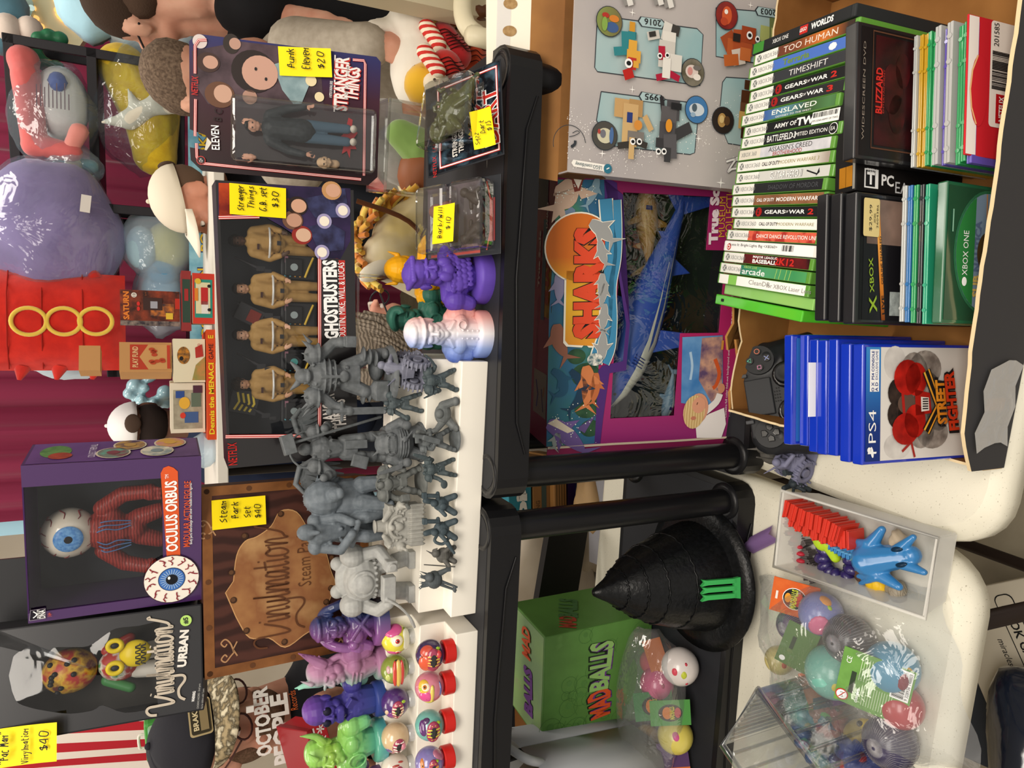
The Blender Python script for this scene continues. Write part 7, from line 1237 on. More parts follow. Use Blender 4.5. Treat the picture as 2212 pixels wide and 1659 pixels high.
bust('orange-yellow masked bust with broad bare shoulders behind the purple bust',at(990,590,z=RZ),-16,.108,YLW,b_cowl)
def b_curl(b,m,rr):
 torso(b,m,.36,.34);b.sph((0,.02,.80),(.155,.18,.14),m);b.tube(crom([(-.13,-.06,.84),(-.08,-.15,.90),(.02,-.18,.93),(.10,-.17,.90),(.12,-.2,.84),(.08,-.22,.82)],5),.05,m);b.tube([(.09*math.cos(a),-.17,.34+.09*math.sin(a))for a in[i*.5236 for i in range(12)]],.014,m,6,True)
bust('dark teal bust with a large quiff standing behind the red-white-blue bust',at(985,690,z=RZ),-14,.104,TEL,b_curl)
RWB=M('d8d4dc',.35,0,'grad',axis=0,lo=-.035,hi=.04,stops='4a64b8 8fa4d8 e4e0e4 d8a09a c05a58')
def b_cap(b,m,rr):
 torso(b,m,.26,.32);b.cap((0,.02,.12),(0,.02,.40),.22,.19,m);b.sph((0,0,.84),(.175,.20,.13),m);b.sph((0,-.02,.80),(.19,.215,.04),m);b.sph((-.02,-.05,.90),(.15,.16,.06),m);b.sph((0,-.15,.60),(.06,.05,.03),m)
 for q in(-1,1):b.box((q*.09,-.13,.44),(.12,.05,.09),m,(.3,q*.5,0));b.sph((q*.06,-.19,.73),(.045,.03,.03),m)
 for i in range(4):b.sph((-.04,-.215,.36-.06*i),.016,m);b.sph((.05,-.215,.36-.06*i),.016,m)
 b.tube([(.11+.05*math.cos(a),-.19,.36+.05*math.sin(a))for a in[i*.785 for i in range(8)]],.012,m,6,True)
bust('smiling bust in a flat cap, shaded red, white and blue',at(1046,722,z=RZ),-8,.108,RWB,b_cap,.28)
pL=lambda X,Y:at(X,Y,z=T3L)
def b_hood(b,m,rr):
 torso(b,m,.34,.34);b.sph((0,.02,.80),(.155,.17,.13),m);b.sph((0,-.02,.84),(.16,.17,.05),m);rows=[]
 b.tube(crom([(-.30,-.02,.42),(-.24,-.02,.62),(-.16,.10,.74),(0,.14,.78),(.16,.10,.74),(.24,-.02,.62),(.30,-.02,.42)],4),.06,m);b.cap((-.16,-.17,.46),(.14,-.19,.22),.025,.025,m);b.cap((.16,-.17,.46),(-.14,-.19,.22),.025,.025,m)
 for q in(-1,1):b.sph((q*.24,-.10,.42),.06,m)
bust('purple and navy bust with a strap crossing its chest and hair pulled back',pL(828,1336),8,.105,M('7a4a86',.3,0,'grad',axis=0,lo=-.035,hi=.035,stops='8a5590 74467f 2c3866 1f2c52',coat=.3),b_hood,.32)
def b_elf(b,m,rr):
 torso(b,m,.26,.36);b.sph((0,.02,.80),(.15,.18,.14),m)
 for q in(-1,1):
  P=crom([(q*.13,-.02,.72),(q*.20,.04,.86),(q*.30,.10,1.04)],4);b.tube(P,[.05,.06,.065,.06,.055,.045,.03,.015,.008],m)
  for i in range(5):b.cap((q*.15,0,.74+.02*i),(q*(.24+.012*i),.06,.80+.05*i),.022,.008,m)
  b.tube(crom([(q*.12,.05,.66),(q*.19,.04,.54),(q*.15,-.03,.46),(q*.21,-.02,.36)],4),.04,m)
 b.cap((0,-.14,.90),(0,-.06,1.02),.03,.005,m);b.poly
 for i in range(3):b.cap((-.10+.02*i,-.185,.42-.05*i),(.10-.02*i,-.185,.42-.05*i),.014,.014,m)
bust('pink to mint green bust with tall swept-back pointed ears',pL(826,1428),-28,.108,M('9a6a8f',.45,0,'grad',axis=0,lo=-.03,hi=.03,stops='7fb8a4 8fa8a0 a87a98 8a5a82'),b_elf,.21,.10)
def b_skull(b,m,rr):
 b.sph((0,.02,.36),(.24,.17,.15),m)
 for q in(-1,1):b.sph((q*.26,.02,.38),(.12,.13,.12),m);b.box((q*.09,-.14,.42),(.12,.06,.12),m,(.3,q*.6,0));b.sph((q*.065,-.165,.56),(.04,.05,.05),m)
 b.cap((0,.02,.1),(0,.02,.34),.17,.2,m);b.sph((0,.03,.80),(.165,.20,.17),m)
 for i in range(6):b.cap((-.05+.02*i,-.205,.53),(-.05+.02*i,-.205,.59),.012,.012,m)
t=bust('deep violet skull-faced bust with a high split collar',pL(826,1506),-6,.110,M('403a86',.4,0,'grad',axis=2,lo=0,hi=.11,stops='2c4484 3c3a82 413684 6a3f8f'),b_skull,.21,.12)
S=Matrix.Diagonal((.110,)*3+(1,));
for q in(-1,1):b=MB(S);b.sph((q*.070,-.165,.715),(.048,.045,.05),M('121028',.6));b.build('eye_socket',t)
b=MB(S);b.sph((0,-.205,.65),(.02,.02,.03),M('121028',.6));b.build('nose_hole',t)
def b_gob(b,m,rr):
 torso(b,m,.36,.38);b.sph((0,.02,.82),(.15,.17,.12),m)
 for q in(-1,1):b.tube(crom([(q*.14,0,.72),(q*.24,.03,.82),(q*.30,.03,1.0)],4),[.045,.05,.05,.045,.04,.035,.025,.012,.006],m);b.cap((q*.09,-.16,.83),(q*.16,-.12,.92),.03,.008,m)
 b.cap((-.06,-.16,.90),(-.02,-.18,1.0),.025,.006,m);b.tube([(-.05+.10*math.cos(a),-.19,.36+.10*math.sin(a))for a in[i*.5236 for i in range(12)]],.015,m,6,True)
bust('glossy lime green bust with long upright ears and a round chest emblem',pL(828,1594),-20,.112,M('86b84a',.28,0,'grad',axis=2,lo=0,hi=.11,stops='3f8f9a 6fb86a 8fb84a 86c060',coat=.4),b_gob,.25,.13)
def b_helm(b,m,rr):torso(b,m,.28,.34);b.sph((0,.0,.76),(.19,.21,.22),m);b.box((0,-.16,.72),(.22,.12,.05),m);b.cap((-.16,0,.9),(-.24,.04,1.05),.04,.006,m)
bust('mauve helmeted bust cut by the frame beyond the lime green one',pL(822,1688),20,.098,M('74527e',.4,0,'grad',axis=0,lo=-.03,hi=.03,stops='8a6a94 74527e 4a3458'),b_helm,.22,.12)
# -- painted monster balls
R0=.0188
def ball(lab,p,col,kind,cap_,patches=(),eyes=(),mouth=None,tongue=None,drips=(),yaw=0):
 t=thing('monster_ball',lab,'toy ball',p+V((0,0,.012 if cap_ else .006)),(0,0,yaw),'painted monster balls on the riser');z=R0
 b=MB();b.sph((0,0,z),R0,M(col,.22,0,'noise',scale=160,h2=col,b=.35,d=.001,coat=.6),None,(28,18));b.build('ball',t)
 dirv=lambda a,c:V((math.sin(a)*math.cos(c),-math.cos(a)*math.cos(c),math.sin(c)))
 def blob(a,c,r,m,nm,d=.82,fl=1):b=MB();n=dirv(a,c);T=basis(V((0,0,z))+n*R0*d,V((0,0,1)).cross(n).normalized(),n.cross(V((0,0,1)).cross(n)).normalized(),n);b.T=T;b.sph((0,0,0),(r[0],r[1],r[2]),asm(m)if not isinstance(m,str)else M(m,.22,coat=.6),None,(16,10));return b.build(nm,t)
 for a,c,rx,ry,m in patches:blob(a,c,(rx,ry,.0042),m,'colour_patch',.84)
 if mouth:
  a,c,w_,h_,tooth=mouth;blob(a,c,(w_*1.18,h_*1.25,.0045),{'sandwich':'b3302a'}.get(kind,'9a3050'),'lip',.83);blob(a,c,(w_,h_,.0046),'15100f','mouth',.845)
  b=MB();n_=max(4,int(w_/.0021));
  for s_ in(-1,1):
   for i in range(n_):
    f=(i+.5)/n_*2-1;aa=a+f*w_*.92/R0;cc=c+s_*h_*math.sqrt(max(.05,1-f*f*.9))/R0;n=dirv(aa,cc);tip=dirv(aa,cc-s_*h_*.62/R0*(1 if i%2 else .75));b.cyl(V((0,0,z))+n*R0*.98,V((0,0,z))+tip*R0*1.12,.0019,.0005,M(tooth,.25,coat=.4),7)
  b.build('teeth',t)
 if tongue:a,c,m=tongue;blob(a,c,(.0055,.0042,.0048),m,'tongue',.95)
 for a,c,r,iris in eyes:blob(a,c,(r,r,r*.75),'efe6c8','eye',.86);blob(a,c,(r*.55,r*.55,r*.5),iris,'iris',.93+r*9);blob(a,c,(r*.28,r*.3,r*.3),'121010','pupil',.97+r*16)
 for a,c,m in drips:blob(a,c,(.0022,.0032,.0022),m,'slime_drip',.97)
 b=MB()
 if cap_:b.lathe([(.0145,-.012),(.0148,-.011),(.0148,.001),(.0138,.002),(0,.002)],M('c4241f',.3),(0,0,0),40,False);b.build('bottle_cap',t)
 else:b.lathe([(.0105,-.006),(.0105,.002),(.0085,.003),(0,.003)],M('dfe3e4',.15,0,'film',haze=.35,lo=.1),(0,0,0),28);b.build('clear_ring',t)
 return t
def pB(X,Y,z):return at(X,Y,z=z)
g1,g2=T2L,T1L;LIME='9bbf2a'
ball('yellow ball with one large staring red eye and pink edges',pB(892,1372,g1),'d8d03f','eye',0,((1.1,.3,.011,.012,'c8508a'),(.9,-.75,.008,.006,'6f8f2a'),(.1,-.75,.014,.008,'d8d8c0'),(-1.2,.2,.008,.01,'c8508a')),((.15,.15,.0078,'b8242c'),(-.85,.05,.0045,'b8242c')))
ball('green and yellow ball with two red stripes like a sandwich filling',pB(891,1437,g1),'7f8f3a','sandwich',0,((0,.28,.017,.0036,'c23a2a'),(0,0,.018,.005,'d8b85a'),(0,-.30,.0165,.0036,'c83a34'),(-.5,.8,.007,.005,'b8c06a'),(.4,.75,.006,.004,'c8a0a0'),(.6,-.7,.008,.005,'6f8040'),(.9,.05,.003,.004,'1c1a14')))
ball('deep purple ball with a wide open fanged mouth, on a clear ring',pB(892,1508,g1),'4a2a6a','m',0,((-.9,.5,.008,.008,'7a3a80'),(-.7,.9,.006,.004,'d8b89a')),((-.95,.45,.0035,'c8862a'),),(-.25,.1,.011,.0068,'ead6b0'),None,((.35,-.35,LIME),(-.3,.25,LIME),(-.75,-.1,LIME)))
ball('cream ball with red stitches, an open mouth and a pink tongue',pB(892,1582,g1),'cbb08a','m',0,((-1.0,.65,.006,.006,'6a5c8a'),(-1.25,.3,.005,.005,'b86a7a')),(),(-.35,.0,.0095,.0072,'efe4d8'),(-.35,-.28,'d0808f'),())
ball('white bloodshot ball with a blue eye above a lipless mouth',pB(892,1648,g1),'d0c6ba','m',0,((.6,.2,.002,.006,'a83a34'),(.8,-.2,.002,.005,'a83a34')),((-.5,.75,.0085,'3f7fb0'),),(-.1,-.05,.0095,.0055,'d8a890'),None,((-.2,-.2,LIME),))
ball('red and purple ball with yellow fangs and a red tongue, on a red cap',pB(978,1404,g2),'3a2a52','m',1,((-.5,.75,.012,.009,'d0573a'),(.7,.55,.008,.009,'c04a3a'),(-.95,.1,.005,.009,'c8643a')),((.25,.85,.0035,'6f8f2a'),),(-.1,.12,.0128,.0072,'ddb84a'),(.3,-.25,'c8323a'),((.7,-.3,LIME),))
ball('pink and yellow two-faced ball with an orange eye, on a red cap',pB(976,1472,g2),'c8788a','m',1,((-.5,.6,.009,.009,'d04a8a'),(.5,.75,.009,.008,'d8b03f'),(-.9,.3,.006,.008,'d8c84a'),(-.2,.15,.012,.0035,'d8c05a'),(.1,-.5,.009,.0016,'4a5a9a')),((.42,.62,.0062,'c8701f'),(-.55,.5,.003,'4a7ab0')),None,None,((.3,.95,LIME),))
ball('mint green ball with a square yellow-toothed mouth, on a red cap',pB(976,1554,g2),'6aa8a0','m',1,((.3,.85,.010,.006,'5a2a6a'),(.8,.5,.005,.006,'4a2a5a')),((.15,.8,.0032,'b8243a'),),(-.12,.05,.0118,.0075,'d8c83f'),None,((-.1,.25,LIME),(-.55,-.15,LIME),(.5,-.35,LIME)))
ball('lavender ball with an orange-lipped zigzag grin, on a red cap',pB(976,1632,g2),'7a6fa8','m',1,((-.8,.5,.006,.006,'d8cfc0'),(.4,.85,.008,.004,'c87a3a'),(.9,-.6,.008,.01,'b06a84')),((.3,.8,.0036,'c87a2a'),(-.75,.55,.0042,'3a3a6a')),(-.15,.05,.0115,.0058,'e0a04a'),None,((.42,-.2,LIME),))
# ================= behind the stall =================
SHB=M('232126',.45,0,'noise',scale=12,b=.05)
def cubes(lab,p,yaw,W,D,zs,t=.03,back=None):
 """cube shelving: right-hand front edge at p, boards at heights zs"""
 g=thing('cube_shelf',lab,'shelving',(p[0],p[1],0),yaw)
 for z in zs:b=MB();b.box((-W/2,D/2,z),(W,D,t),SHB);b.build('shelf_board',g,bevel=.002)
 for x in(-t/2,-W+t/2):
  b=MB();b.box((x,t/2,zs[0]/2),(t,t,zs[0]),SHB);b.box((x,D-t/2,zs[0]/2),(t,t,zs[0]),SHB)
  for z in zs:b.box((x,D/2,z),(t,D,t*1.1),SHB)
  b.build('side_frame',g,bevel=.002)
 b=MB();b.box((-W+.006,D/2,zs[0]*.75),(.006,D-.02,zs[0]*.5),M('17161a',.7));b.build('side_panel',g);return g
a=at(20,72,y=2.75);zz=[at(X,72,y=2.75).z for X in(16,196,388)]
cubes('black cube shelving holding bagged white and yellow plush toys',(a.x,2.75),-17,.62,.36,zz+[zz[2]-.35,.08])
a2=at(235,440,y=2.75);zz2=[at(X,440,y=2.75).z for X in(234,418)]
cubes('low black cube shelving under the bagged lilac plush',(a2.x,2.75),-10,.60,.36,zz2+[zz2[1]-.35,.08])
BAG=lambda**k:M('eef4f8',.08,0,'film',b=.9,scale=k.get('scale',9),d=.04,lo=.03,hi=.28,fres=.2,haze=k.get('haze',.04),hc=k.get('hc','cfe2f0'))
def sag(b,c,r,m,n=(20,12),seed=0,amp=.10):
 rr=random.Random(seed);ph=[rr.uniform(0,6.28)for _ in range(6)]
 if n not in SPH:SPH[n]=_sph(*n)
 vs_,fs=SPH[n];P=[]
 for x,y,z in vs_:
  k=1+amp*(math.sin(4*x+ph[0])*math.sin(5*y+ph[1])+.7*math.sin(7*z+ph[2]+3*x)+.5*math.sin(9*y+6*z+ph[3]));P.append((c[0]+x*r[0]*k,c[1]+y*r[1]*k,c[2]+z*r[2]*k))
 b.add(P,fs,m,True)
def FZ(c,c2=None,s=40):return M(c,.95,0,'fuzz',scale=s,h2=c2 or c,b=.4,d=.003,sheen=.3)
def shelf_pt(X,Y,y):return at(X,Y,y=y)
def bagged(lab,c,r,parts,haze=.04,cat='plush toy',nm='bagged_plush',seed=1):
 """a plush toy in a clear bag: c world centre, r bag radii; parts [(name, [prims], colour)]"""
 t=thing(nm,lab,cat,c)
 for n_,pr,m in parts:
  b=MB()
  for p_ in pr:(b.sph(p_[0],p_[1],m,None,(16,10))if len(p_)==2 else b.cap(*p_,m))
  b.build(n_,t,remesh=.010,smooth=2)
 b=MB();sag(b,(0,0,0),r,BAG(haze=haze),(24,16),seed,.07);b.build('clear_bag',t);return t
c=at(118,255,y=2.85);bagged('white plush with long pink limbs in a clear bag on the top cube',c,(.20,.15,.125),[('body',[((.05,0,-.02),(.13,.10,.085))],FZ('ece8e2')),('pink_limb',[((-.12,-.06,.05),(.10,-.08,.07),.040,.045),((-.12,-.06,.05),(-.14,-.10,-.06),.042,.032),((.10,-.08,.07),(.16,-.06,.08),.04,.05)],FZ('c4605e')),('blue_patch',[((.09,-.10,-.02),(.035,.02,.03))],FZ('4a5c9c')),('tail',[((-.14,-.1,-.05),(-.07,-.11,-.08),.025,.03)],FZ('d88a80'))],.07,seed=3)
x_,z_=0,0;t=bpy.data.objects['bagged_plush'];b=MB();b.face((.03,-.158,-.02),*FRONT)
for i in range(9):b.rect(-.05,.05-i*.011,-.05+.07+.02*math.sin(i*3),.053-i*.011,M('6a5f68',.5),1)
b.build('printed_warning',t)
c=at(300,235,y=2.85);bagged('yellow plush with a large white starfish shape in a clear bag',c,(.23,.15,.15),[('body',[((.14,0,.05),(-.02,-.02,-.04),.085,.10),((-.02,-.02,-.04),(-.17,-.03,-.05),.10,.075)],FZ('d6b62a','c8a422')),('white_spikes',[((-.08,-.10,.03),(-.02,-.12,-.05),.035,.03),((-.02,-.12,-.05),(.05,-.12,-.055),.028,.006),((-.03,-.12,-.05),(-.04,-.12,-.12),.028,.006),((-.06,-.11,.0),(.02,-.12,.03),.03,.006),((-.08,-.10,.03),(-.10,-.10,.11),.03,.008)],FZ('dcd6c4'))],.03,seed=5)
c=at(160,362,y=2.80);bagged('small teal plush fish in a clear bag beside the white plush',c,(.075,.07,.085),[('body',[((0,0,.03),(.01,0,-.05),.035,.025)],FZ('3f7f86')),('belly',[((.0,-.025,.0),(.03,.02,.03))],FZ('c8c0a0'))],.15,seed=8)
c=at(345,530,y=2.85);bagged('pale yellow and blue plush in a clear bag inside the low cube',c,(.13,.12,.13),[('body',[((.0,0,-.03),(.09,.08,.08))],FZ('d4c768')),('wing',[((-.02,-.04,.06),(.08,.05,.05))],FZ('9ab8c4'))],.3,seed=9)
c=at(350,640,y=2.88);bagged('light blue plush in a clear bag at the back of the low cube',c,(.15,.10,.10),[('body',[((0,0,0),(.11,.07,.07))],FZ('7fb0cc')),('head',[((.08,-.05,.0),(.05,.04,.05))],FZ('5f9cc0'))],.3,seed=10)
c=at(108,505,y=2.80);t=thing('bagged_plush','huge lilac plush wrapped in a clear bag on top of the low shelving','plush toy',c);b=MB();sag(b,(0,0,-.01),(.24,.20,.20),FZ('9079aa','826d9c',14),(28,18),4,.04);b.build('body',t)
b=MB();sag(b,(0,0,-.008),(.248,.21,.205),BAG(haze=.05,scale=7),(36,24),4,.045);b.build('clear_bag',t);q=at(185,440,y=2.60);b=MB();b.box(q-c,(.055,.004,.028),M('cfcac4',.8),(0,.1,0));b.build('care_tag',t)
c=at(110,694,y=2.70);t=thing('red_cushion','tall red cloth costume cushion with three yellow rings and small side spikes','cushion',c);RDF=FZ('c8281c','b8221a',30);w_,h_=.160,.212;n_=14;fr_,bk=[],[]
for j in range(n_+1):
 r1,r2=[],[]
 for i in range(n_+1):
  u,v_=i/n_*2-1,j/n_*2-1;q=(1-u**4)*(1-v_**6);r1.append((u*w_,-.075*q-.004*math.sin(9*v_)*q,v_*h_));r2.append((u*w_,.075*q,v_*h_))
 fr_.append(r1);bk.append(list(reversed(r2)))
b=MB();b.sheet(fr_,RDF);b.sheet(bk,RDF)
for z in(-.09,.02,.11):b.tube([(-w_*.97,-.02,z),(-.08,-.078,z-.004),(.08,-.078,z-.004),(w_*.97,-.02,z)],.0022,M('9a1f18',.9),5)
b.build('cushion_body',t)
for X in(207,138,62):q=at(X,694,y=2.62)-c;b=MB();b.tube([(q.x+.042*math.cos(a),-.080,q.z+.046*math.sin(a))for a in[i*math.pi/14 for i in range(28)]],.0065,FZ('d8b84a'),8,True);b.build('yellow_ring',t)
for q in(-1,1):
 for X in(205,128,48):z=at(X,694,y=2.7).z-c.z;b=MB();b.cyl((q*w_*.9,0,z),(q*(w_+.03),0,z+.01),.028,.006,RDF,10);b.build('side_spike',t)
b=MB();b.box((-.17,-.02,.16),(.035,.003,.02),M('c88a6a',.8));b.build('cloth_tab',t)
c=at(115,112,y=2.95);t=thing('inflatable_ring','dark green segmented toy curled on the shelf bar','toy',c);b=MB()
for i in range(7):a=-.4+i*.62;b.sph((.055*math.cos(a),0,.055*math.sin(a)),(.026,.026,.026),M('2d6a4a',.4))
b.sph((-.09,0,-.03),(.03,.028,.022),M('6fae92',.5));b.build('segments',t,remesh=.006,smooth=1)
def bulbsign(lab,pts,wd,face_m,edge,bulb,y,bar=None):
 P=[V(p)for p in crom([at(X,Y,y=y)for X,Y in pts],6)];t=thing('lit_letter',lab,'lit letter',P[0]);P=[p-P[0]for p in P];L_,R_=[],[]
 for i,p in enumerate(P):
  d=(P[min(i+1,len(P)-1)]-P[max(i-1,0)]).normalized();n=V((-d.z,0,d.x))*wd/2;L_.append(p+n);R_.append(p-n)
 b=MB();k=len(P);vs_=[q+V((0,0,0))for q in L_]+[q for q in R_]+[q+V((0,.05,0))for q in L_]+[q+V((0,.05,0))for q in R_]
 b.add(vs_,[(k+i,k+i+1,i+1,i)for i in range(k-1)]+[(2*k+i,2*k+i+1,3*k+i+1,3*k+i)for i in range(k-1)]+[(i,i+1,2*k+i+1,2*k+i)for i in range(k-1)]+[(k+i+1,k+i,3*k+i,3*k+i+1)for i in range(k-1)]+[(0,2*k,3*k,k),(k-1,2*k-1,4*k-1,3*k-1)],face_m);b.build('letter_face',t)
 for S_ in(L_,R_):
  for i in range(1,k-1,2):b=MB();b.sph(S_[i]*.85+P[i]*.15+V((0,-.006,0)),.012,bulb,None,(8,6));b.build('bulb',t)
 return t
bulbsign('cream lit letter stroke sweeping down over the maroon curtain',[(95,-30),(100,30),(125,62),(175,95)],.10,M('e6e6c4',.5),None,glow('ffc070',1.2),3.45)
bulbsign('pale teal lit letter stroke at the very top corner beside the cream one',[(10,-40),(48,5),(30,42)],.075,M('cfe2d8',.5),None,glow('cfe8e0',.8),3.4)
bulbsign('small white lit letter stroke with orange bulbs under the pale teal one',[(18,60),(40,50),(60,68)],.05,M('ded8d4',.5),None,glow('ffb060',1.3),3.38)
c=at(10,30,y=3.3);t=thing('fluffy_cushion','blue and white fluffy cushion at the top corner of the picture above the shelving','cushion',c);b=MB();sag(b,(0,0,.06),(.16,.08,.14),FZ('5f8a9c'),(16,10),2,.05);b.build('cushion',t);b=MB();b.sph((-.08,-.07,-.02),.05,FZ('c8b8ac'));b.sph((-.07,-.07,-.09),.045,FZ('c8b8ac'));b.build('pompom',t)
c=at(240,45,y=2.9);t=thing('bagged_plush','light blue bagged plush with a pointed corner hanging behind the person in black','plush toy',c);b=MB();sag(b,(.12,.05,.06),(.20,.10,.12),FZ('a8d0e0'),(20,12),7,.08);b.build('body',t);b=MB();b.cyl((.06,0,-.02),(-.06,0,-.03),.05,.002,FZ('bcd8d8'));b.build('corner',t)
c=at(320,62,y=2.95);t=thing('bagged_plush','white and blue plush in a bag between the shelving and the person in black','plush toy',c);b=MB();sag(b,(0,0,0),(.11,.10,.16),M('b8d4e4',.5,0,'noise',scale=20,h2='d8e4ec',b=.4),(20,12),11,.09);b.build('bag',t)
c=at(280,815,y=3.3);t=thing('ornament','pale blue glassy ornament cluster in front of the curtain','ornament',at(318,845,y=3.3));b=MB()
for i in range(14):rr=random.Random(i);b.sph((rr.uniform(-.09,.09),rr.uniform(-.03,.03),rr.uniform(-.09,.08)),rr.uniform(.015,.035),M('a8cfdc',.2,coat=.6))
b.build('beads',t,remesh=.008);q=at(150,790,y=2.95);t=thing('bagged_plush','small pale blue plush peeking out beside the red ringed cushion','plush toy',q);b=MB();sag(b,(0,0,0),(.05,.05,.10),FZ('b8c8d4'),(14,9),3,.1);b.build('body',t)
# ---- the white-topped table of boxed toys behind ----
A_,B_=at(463,575,y=2.15),at(474,1010,y=2.15);TB=A_.z
t=thing('display_table','white-edged table carrying boxed toys behind the stall','table',((A_.x+B_.x)/2,2.15,0),0);b=MB();b.box((.15,.3,TB-.015),(1.15,.6,.03),M('d8d4ca',.5));b.build('tabletop',t,bevel=.003)
for x in(-.36,.66):b=MB();b.tube([(x,.06,0),(x,.06,TB-.03)],.015,M('2a2624',.5));b.build('leg',t);b=MB();b.tube([(x,.54,0),(x,.54,TB-.03)],.015,M('2a2624',.5));b.build('leg',t)
def tbox(lab,px,y,D,col,art=None,yaw=0,col2=None,z=None):
 """px = (Xtop, Xbottom, Yleft, Yright): the front face in pixels at depth y"""
 Xt,Xb,Yl,Yr=px;a,c=at(Xb,Yl,y=y),at(Xt,Yr,y=y);W,H=c.x-a.x,c.z-a.z;m=at((Xt+Xb)/2,(Yl+Yr)/2,y=y);z0=(z if z is not None else m.z-H/2);g=thing('toy_box',lab,'toy box',(m.x,y,z0),yaw);H2=m.z+H/2-z0
 b=MB();b.box((0,D/2,H2/2),(W,D,H2),M(col,.5));b.build('carton',g,bevel=.002)
 if art:b=MB();b.face((0,0,0),*FRONT);b.k=.0008;art(b,W,H2);b.build('printed_face',g)
 return g
def a_sat(b,W,H):
 b.rect(-W/2,0,W/2,H,M('8a3a22',.5,0,'noise',scale=30,h2='2c1a16',h3='c86a2a',b=0));b.text('SATURN',W*.06,H*.90,H*.10,M('d87a2a'),w=W*.78,bold=.04,k=3);b.ell(W*.36,H*.77,W*.07,W*.07,M('d8cfc4'),3);b.text('13',W*.36,H*.77,W*.07,K_,k=4)
 b.rect(-W*.05,H*.30,W*.30,H*.62,M('3a2420'),3);b.rect(-W*.22,H*.1,W*.14,H*.5,M('c8742a',.5,0,'noise',scale=60,h2='3a2c30',b=0),2);b.rect(0,H*.38,W*.2,H*.5,M('9a9aa4'),4);b.ell(-W*.02,H*.7,W*.06,W*.04,M('c82a24'),4);b.ell(W*.12,H*.7,W*.06,W*.04,M('c82a24'),4);b.rect(-W/2,0,-W*.36,H,M('2a2630',.5,0,'noise',scale=60,h2='8a7a70',b=0),2);b.rect(0,0,W*.3,H*.08,M('b83020'),3);b.rect(-W*.3,H*.12,-W*.12,H*.24,M('d8b43a'),4)
tbox('small box with an orange robot print and capital lettering on the toy stack',(260,390,706,626),2.22,.07,'6a2a1c',a_sat,-6)
def a_car(b,W,H):b.rect(-W/2,0,W/2,H,M('c83a2a'));b.rect(-W*.38,H*.1,W*.38,H*.9,M('2f8a7a',.5),2);b.rect(-W*.3,H*.2,W*.32,H*.85,M('d8d0a8'),3);b.rect(-W*.12,H*.3,W*.22,H*.62,M('b82a2a'),4);b.rect(-W*.3,H*.28,-W*.05,H*.6,M('dcd8d0'),4);b.ell(-W*.22,H*.25,H*.08,H*.08,K_,5);b.ell(W*.25,H*.25,H*.08,H*.08,K_,5);b.ell(W*.34,H*.75,H*.14,H*.14,M('d8b43a'),5);b.rect(-W*.05,H*.75,W*.2,H*.9,M('d8822a'),5)
tbox('bright box with a toy racing car print under the robot box',(415,458,700,590),2.16,.10,'c9bfa0',a_car,-3,z=TB)
def a_win(b,W,H):b.rect(-W/2,0,W/2,H,M('8a3030'));b.rect(-W*.36,H*.1,W*.36,H*.9,M('33463c',.3),2);b.rect(W*.0,H*.3,W*.2,H*.7,M('9a2a2a'),3)
tbox('dark red window box squeezed between the robot box and the racing car box',(391,414,715,585),2.18,.09,'7a2a2a',a_win,-3)
def a_fund(b,W,H):
 b.rect(-W/2,0,W/2,H,M('b98a58',.8));b.rect(-W*.42,H*.02,W*.42,H*.80,M('b03c28',.7),2);b.poly([(-W*.42,H*.02),(W*.42,H*.02),(W*.42,H*.45),(0,H*.62),(-W*.42,H*.45)],M('c2925c',.8),3);b.text('PLAY FUND',0,H*.70,H*.11,M('d8b080'),w=W*.7,bold=.03,k=4)
 for i in range(9):rr=random.Random(i);b.ell(rr.uniform(-.28,.28)*W,rr.uniform(.15,.40)*H,W*.06,H*.06,M('b0452c',.8),5,9)
 b.rect(-W*.4,H*.03,W*.4,H*.09,M('b03c28'),5)
g=tbox('tan cardboard house-shaped box printed in brick red',(258,372,805,738),2.2,.08,'b98a58',a_fund,14);W=.09;b=MB();b.box((0,.04,.20),(.07,.06,.05),M('b98a58',.8));b.build('gable_flap',g)
def a_puz(b,W,H):b.rect(-W/2,0,W/2,H,M('d8d0b4'));b.ell(W*.12,H*.68,W*.20,H*.2,M('c8842a',.6,0,'noise',scale=70,h2='2a2a28',b=0),2);b.ell(W*.05,H*.75,W*.05,H*.06,K_,3);b.poly([(-W*.45,0),(W*.1,0),(-W*.1,H*.3),(-W*.45,H*.42)],M('b8844a',.6,0,'noise',scale=40,h2='7a8a4a',b=0),3);b.poly([(W*.1,H*.06),(W*.38,H*.1),(W*.3,H*.32),(W*.06,H*.3)],M('a8322a'),4);b.text('READ',W*.3,H*.2,H*.08,M('b8322a'),k=5)
tbox('cream boxed game with a spotted bird print under the cardboard house box',(374,444,826,732),2.18,.12,'d2c8ac',a_puz,-3)
def a_game(b,W,H):b.rect(-W/2,0,W/2,H,M('d0491c'));b.text('Dennis the MENACE GAME',0,H*.5,H*.6,M('e8c82a'),w=W*.9,bold=.03,k=3);b.rect(W*.2,0,W*.42,H,M('d0491c'),4);b.text('GAME',W*.30,H*.5,H*.5,K_,k=5)
tbox('flat orange game box with yellow lettering under the window box and the bird game',(445,459,950,712),2.155,.2,'c8441a',a_game,0,z=TB)
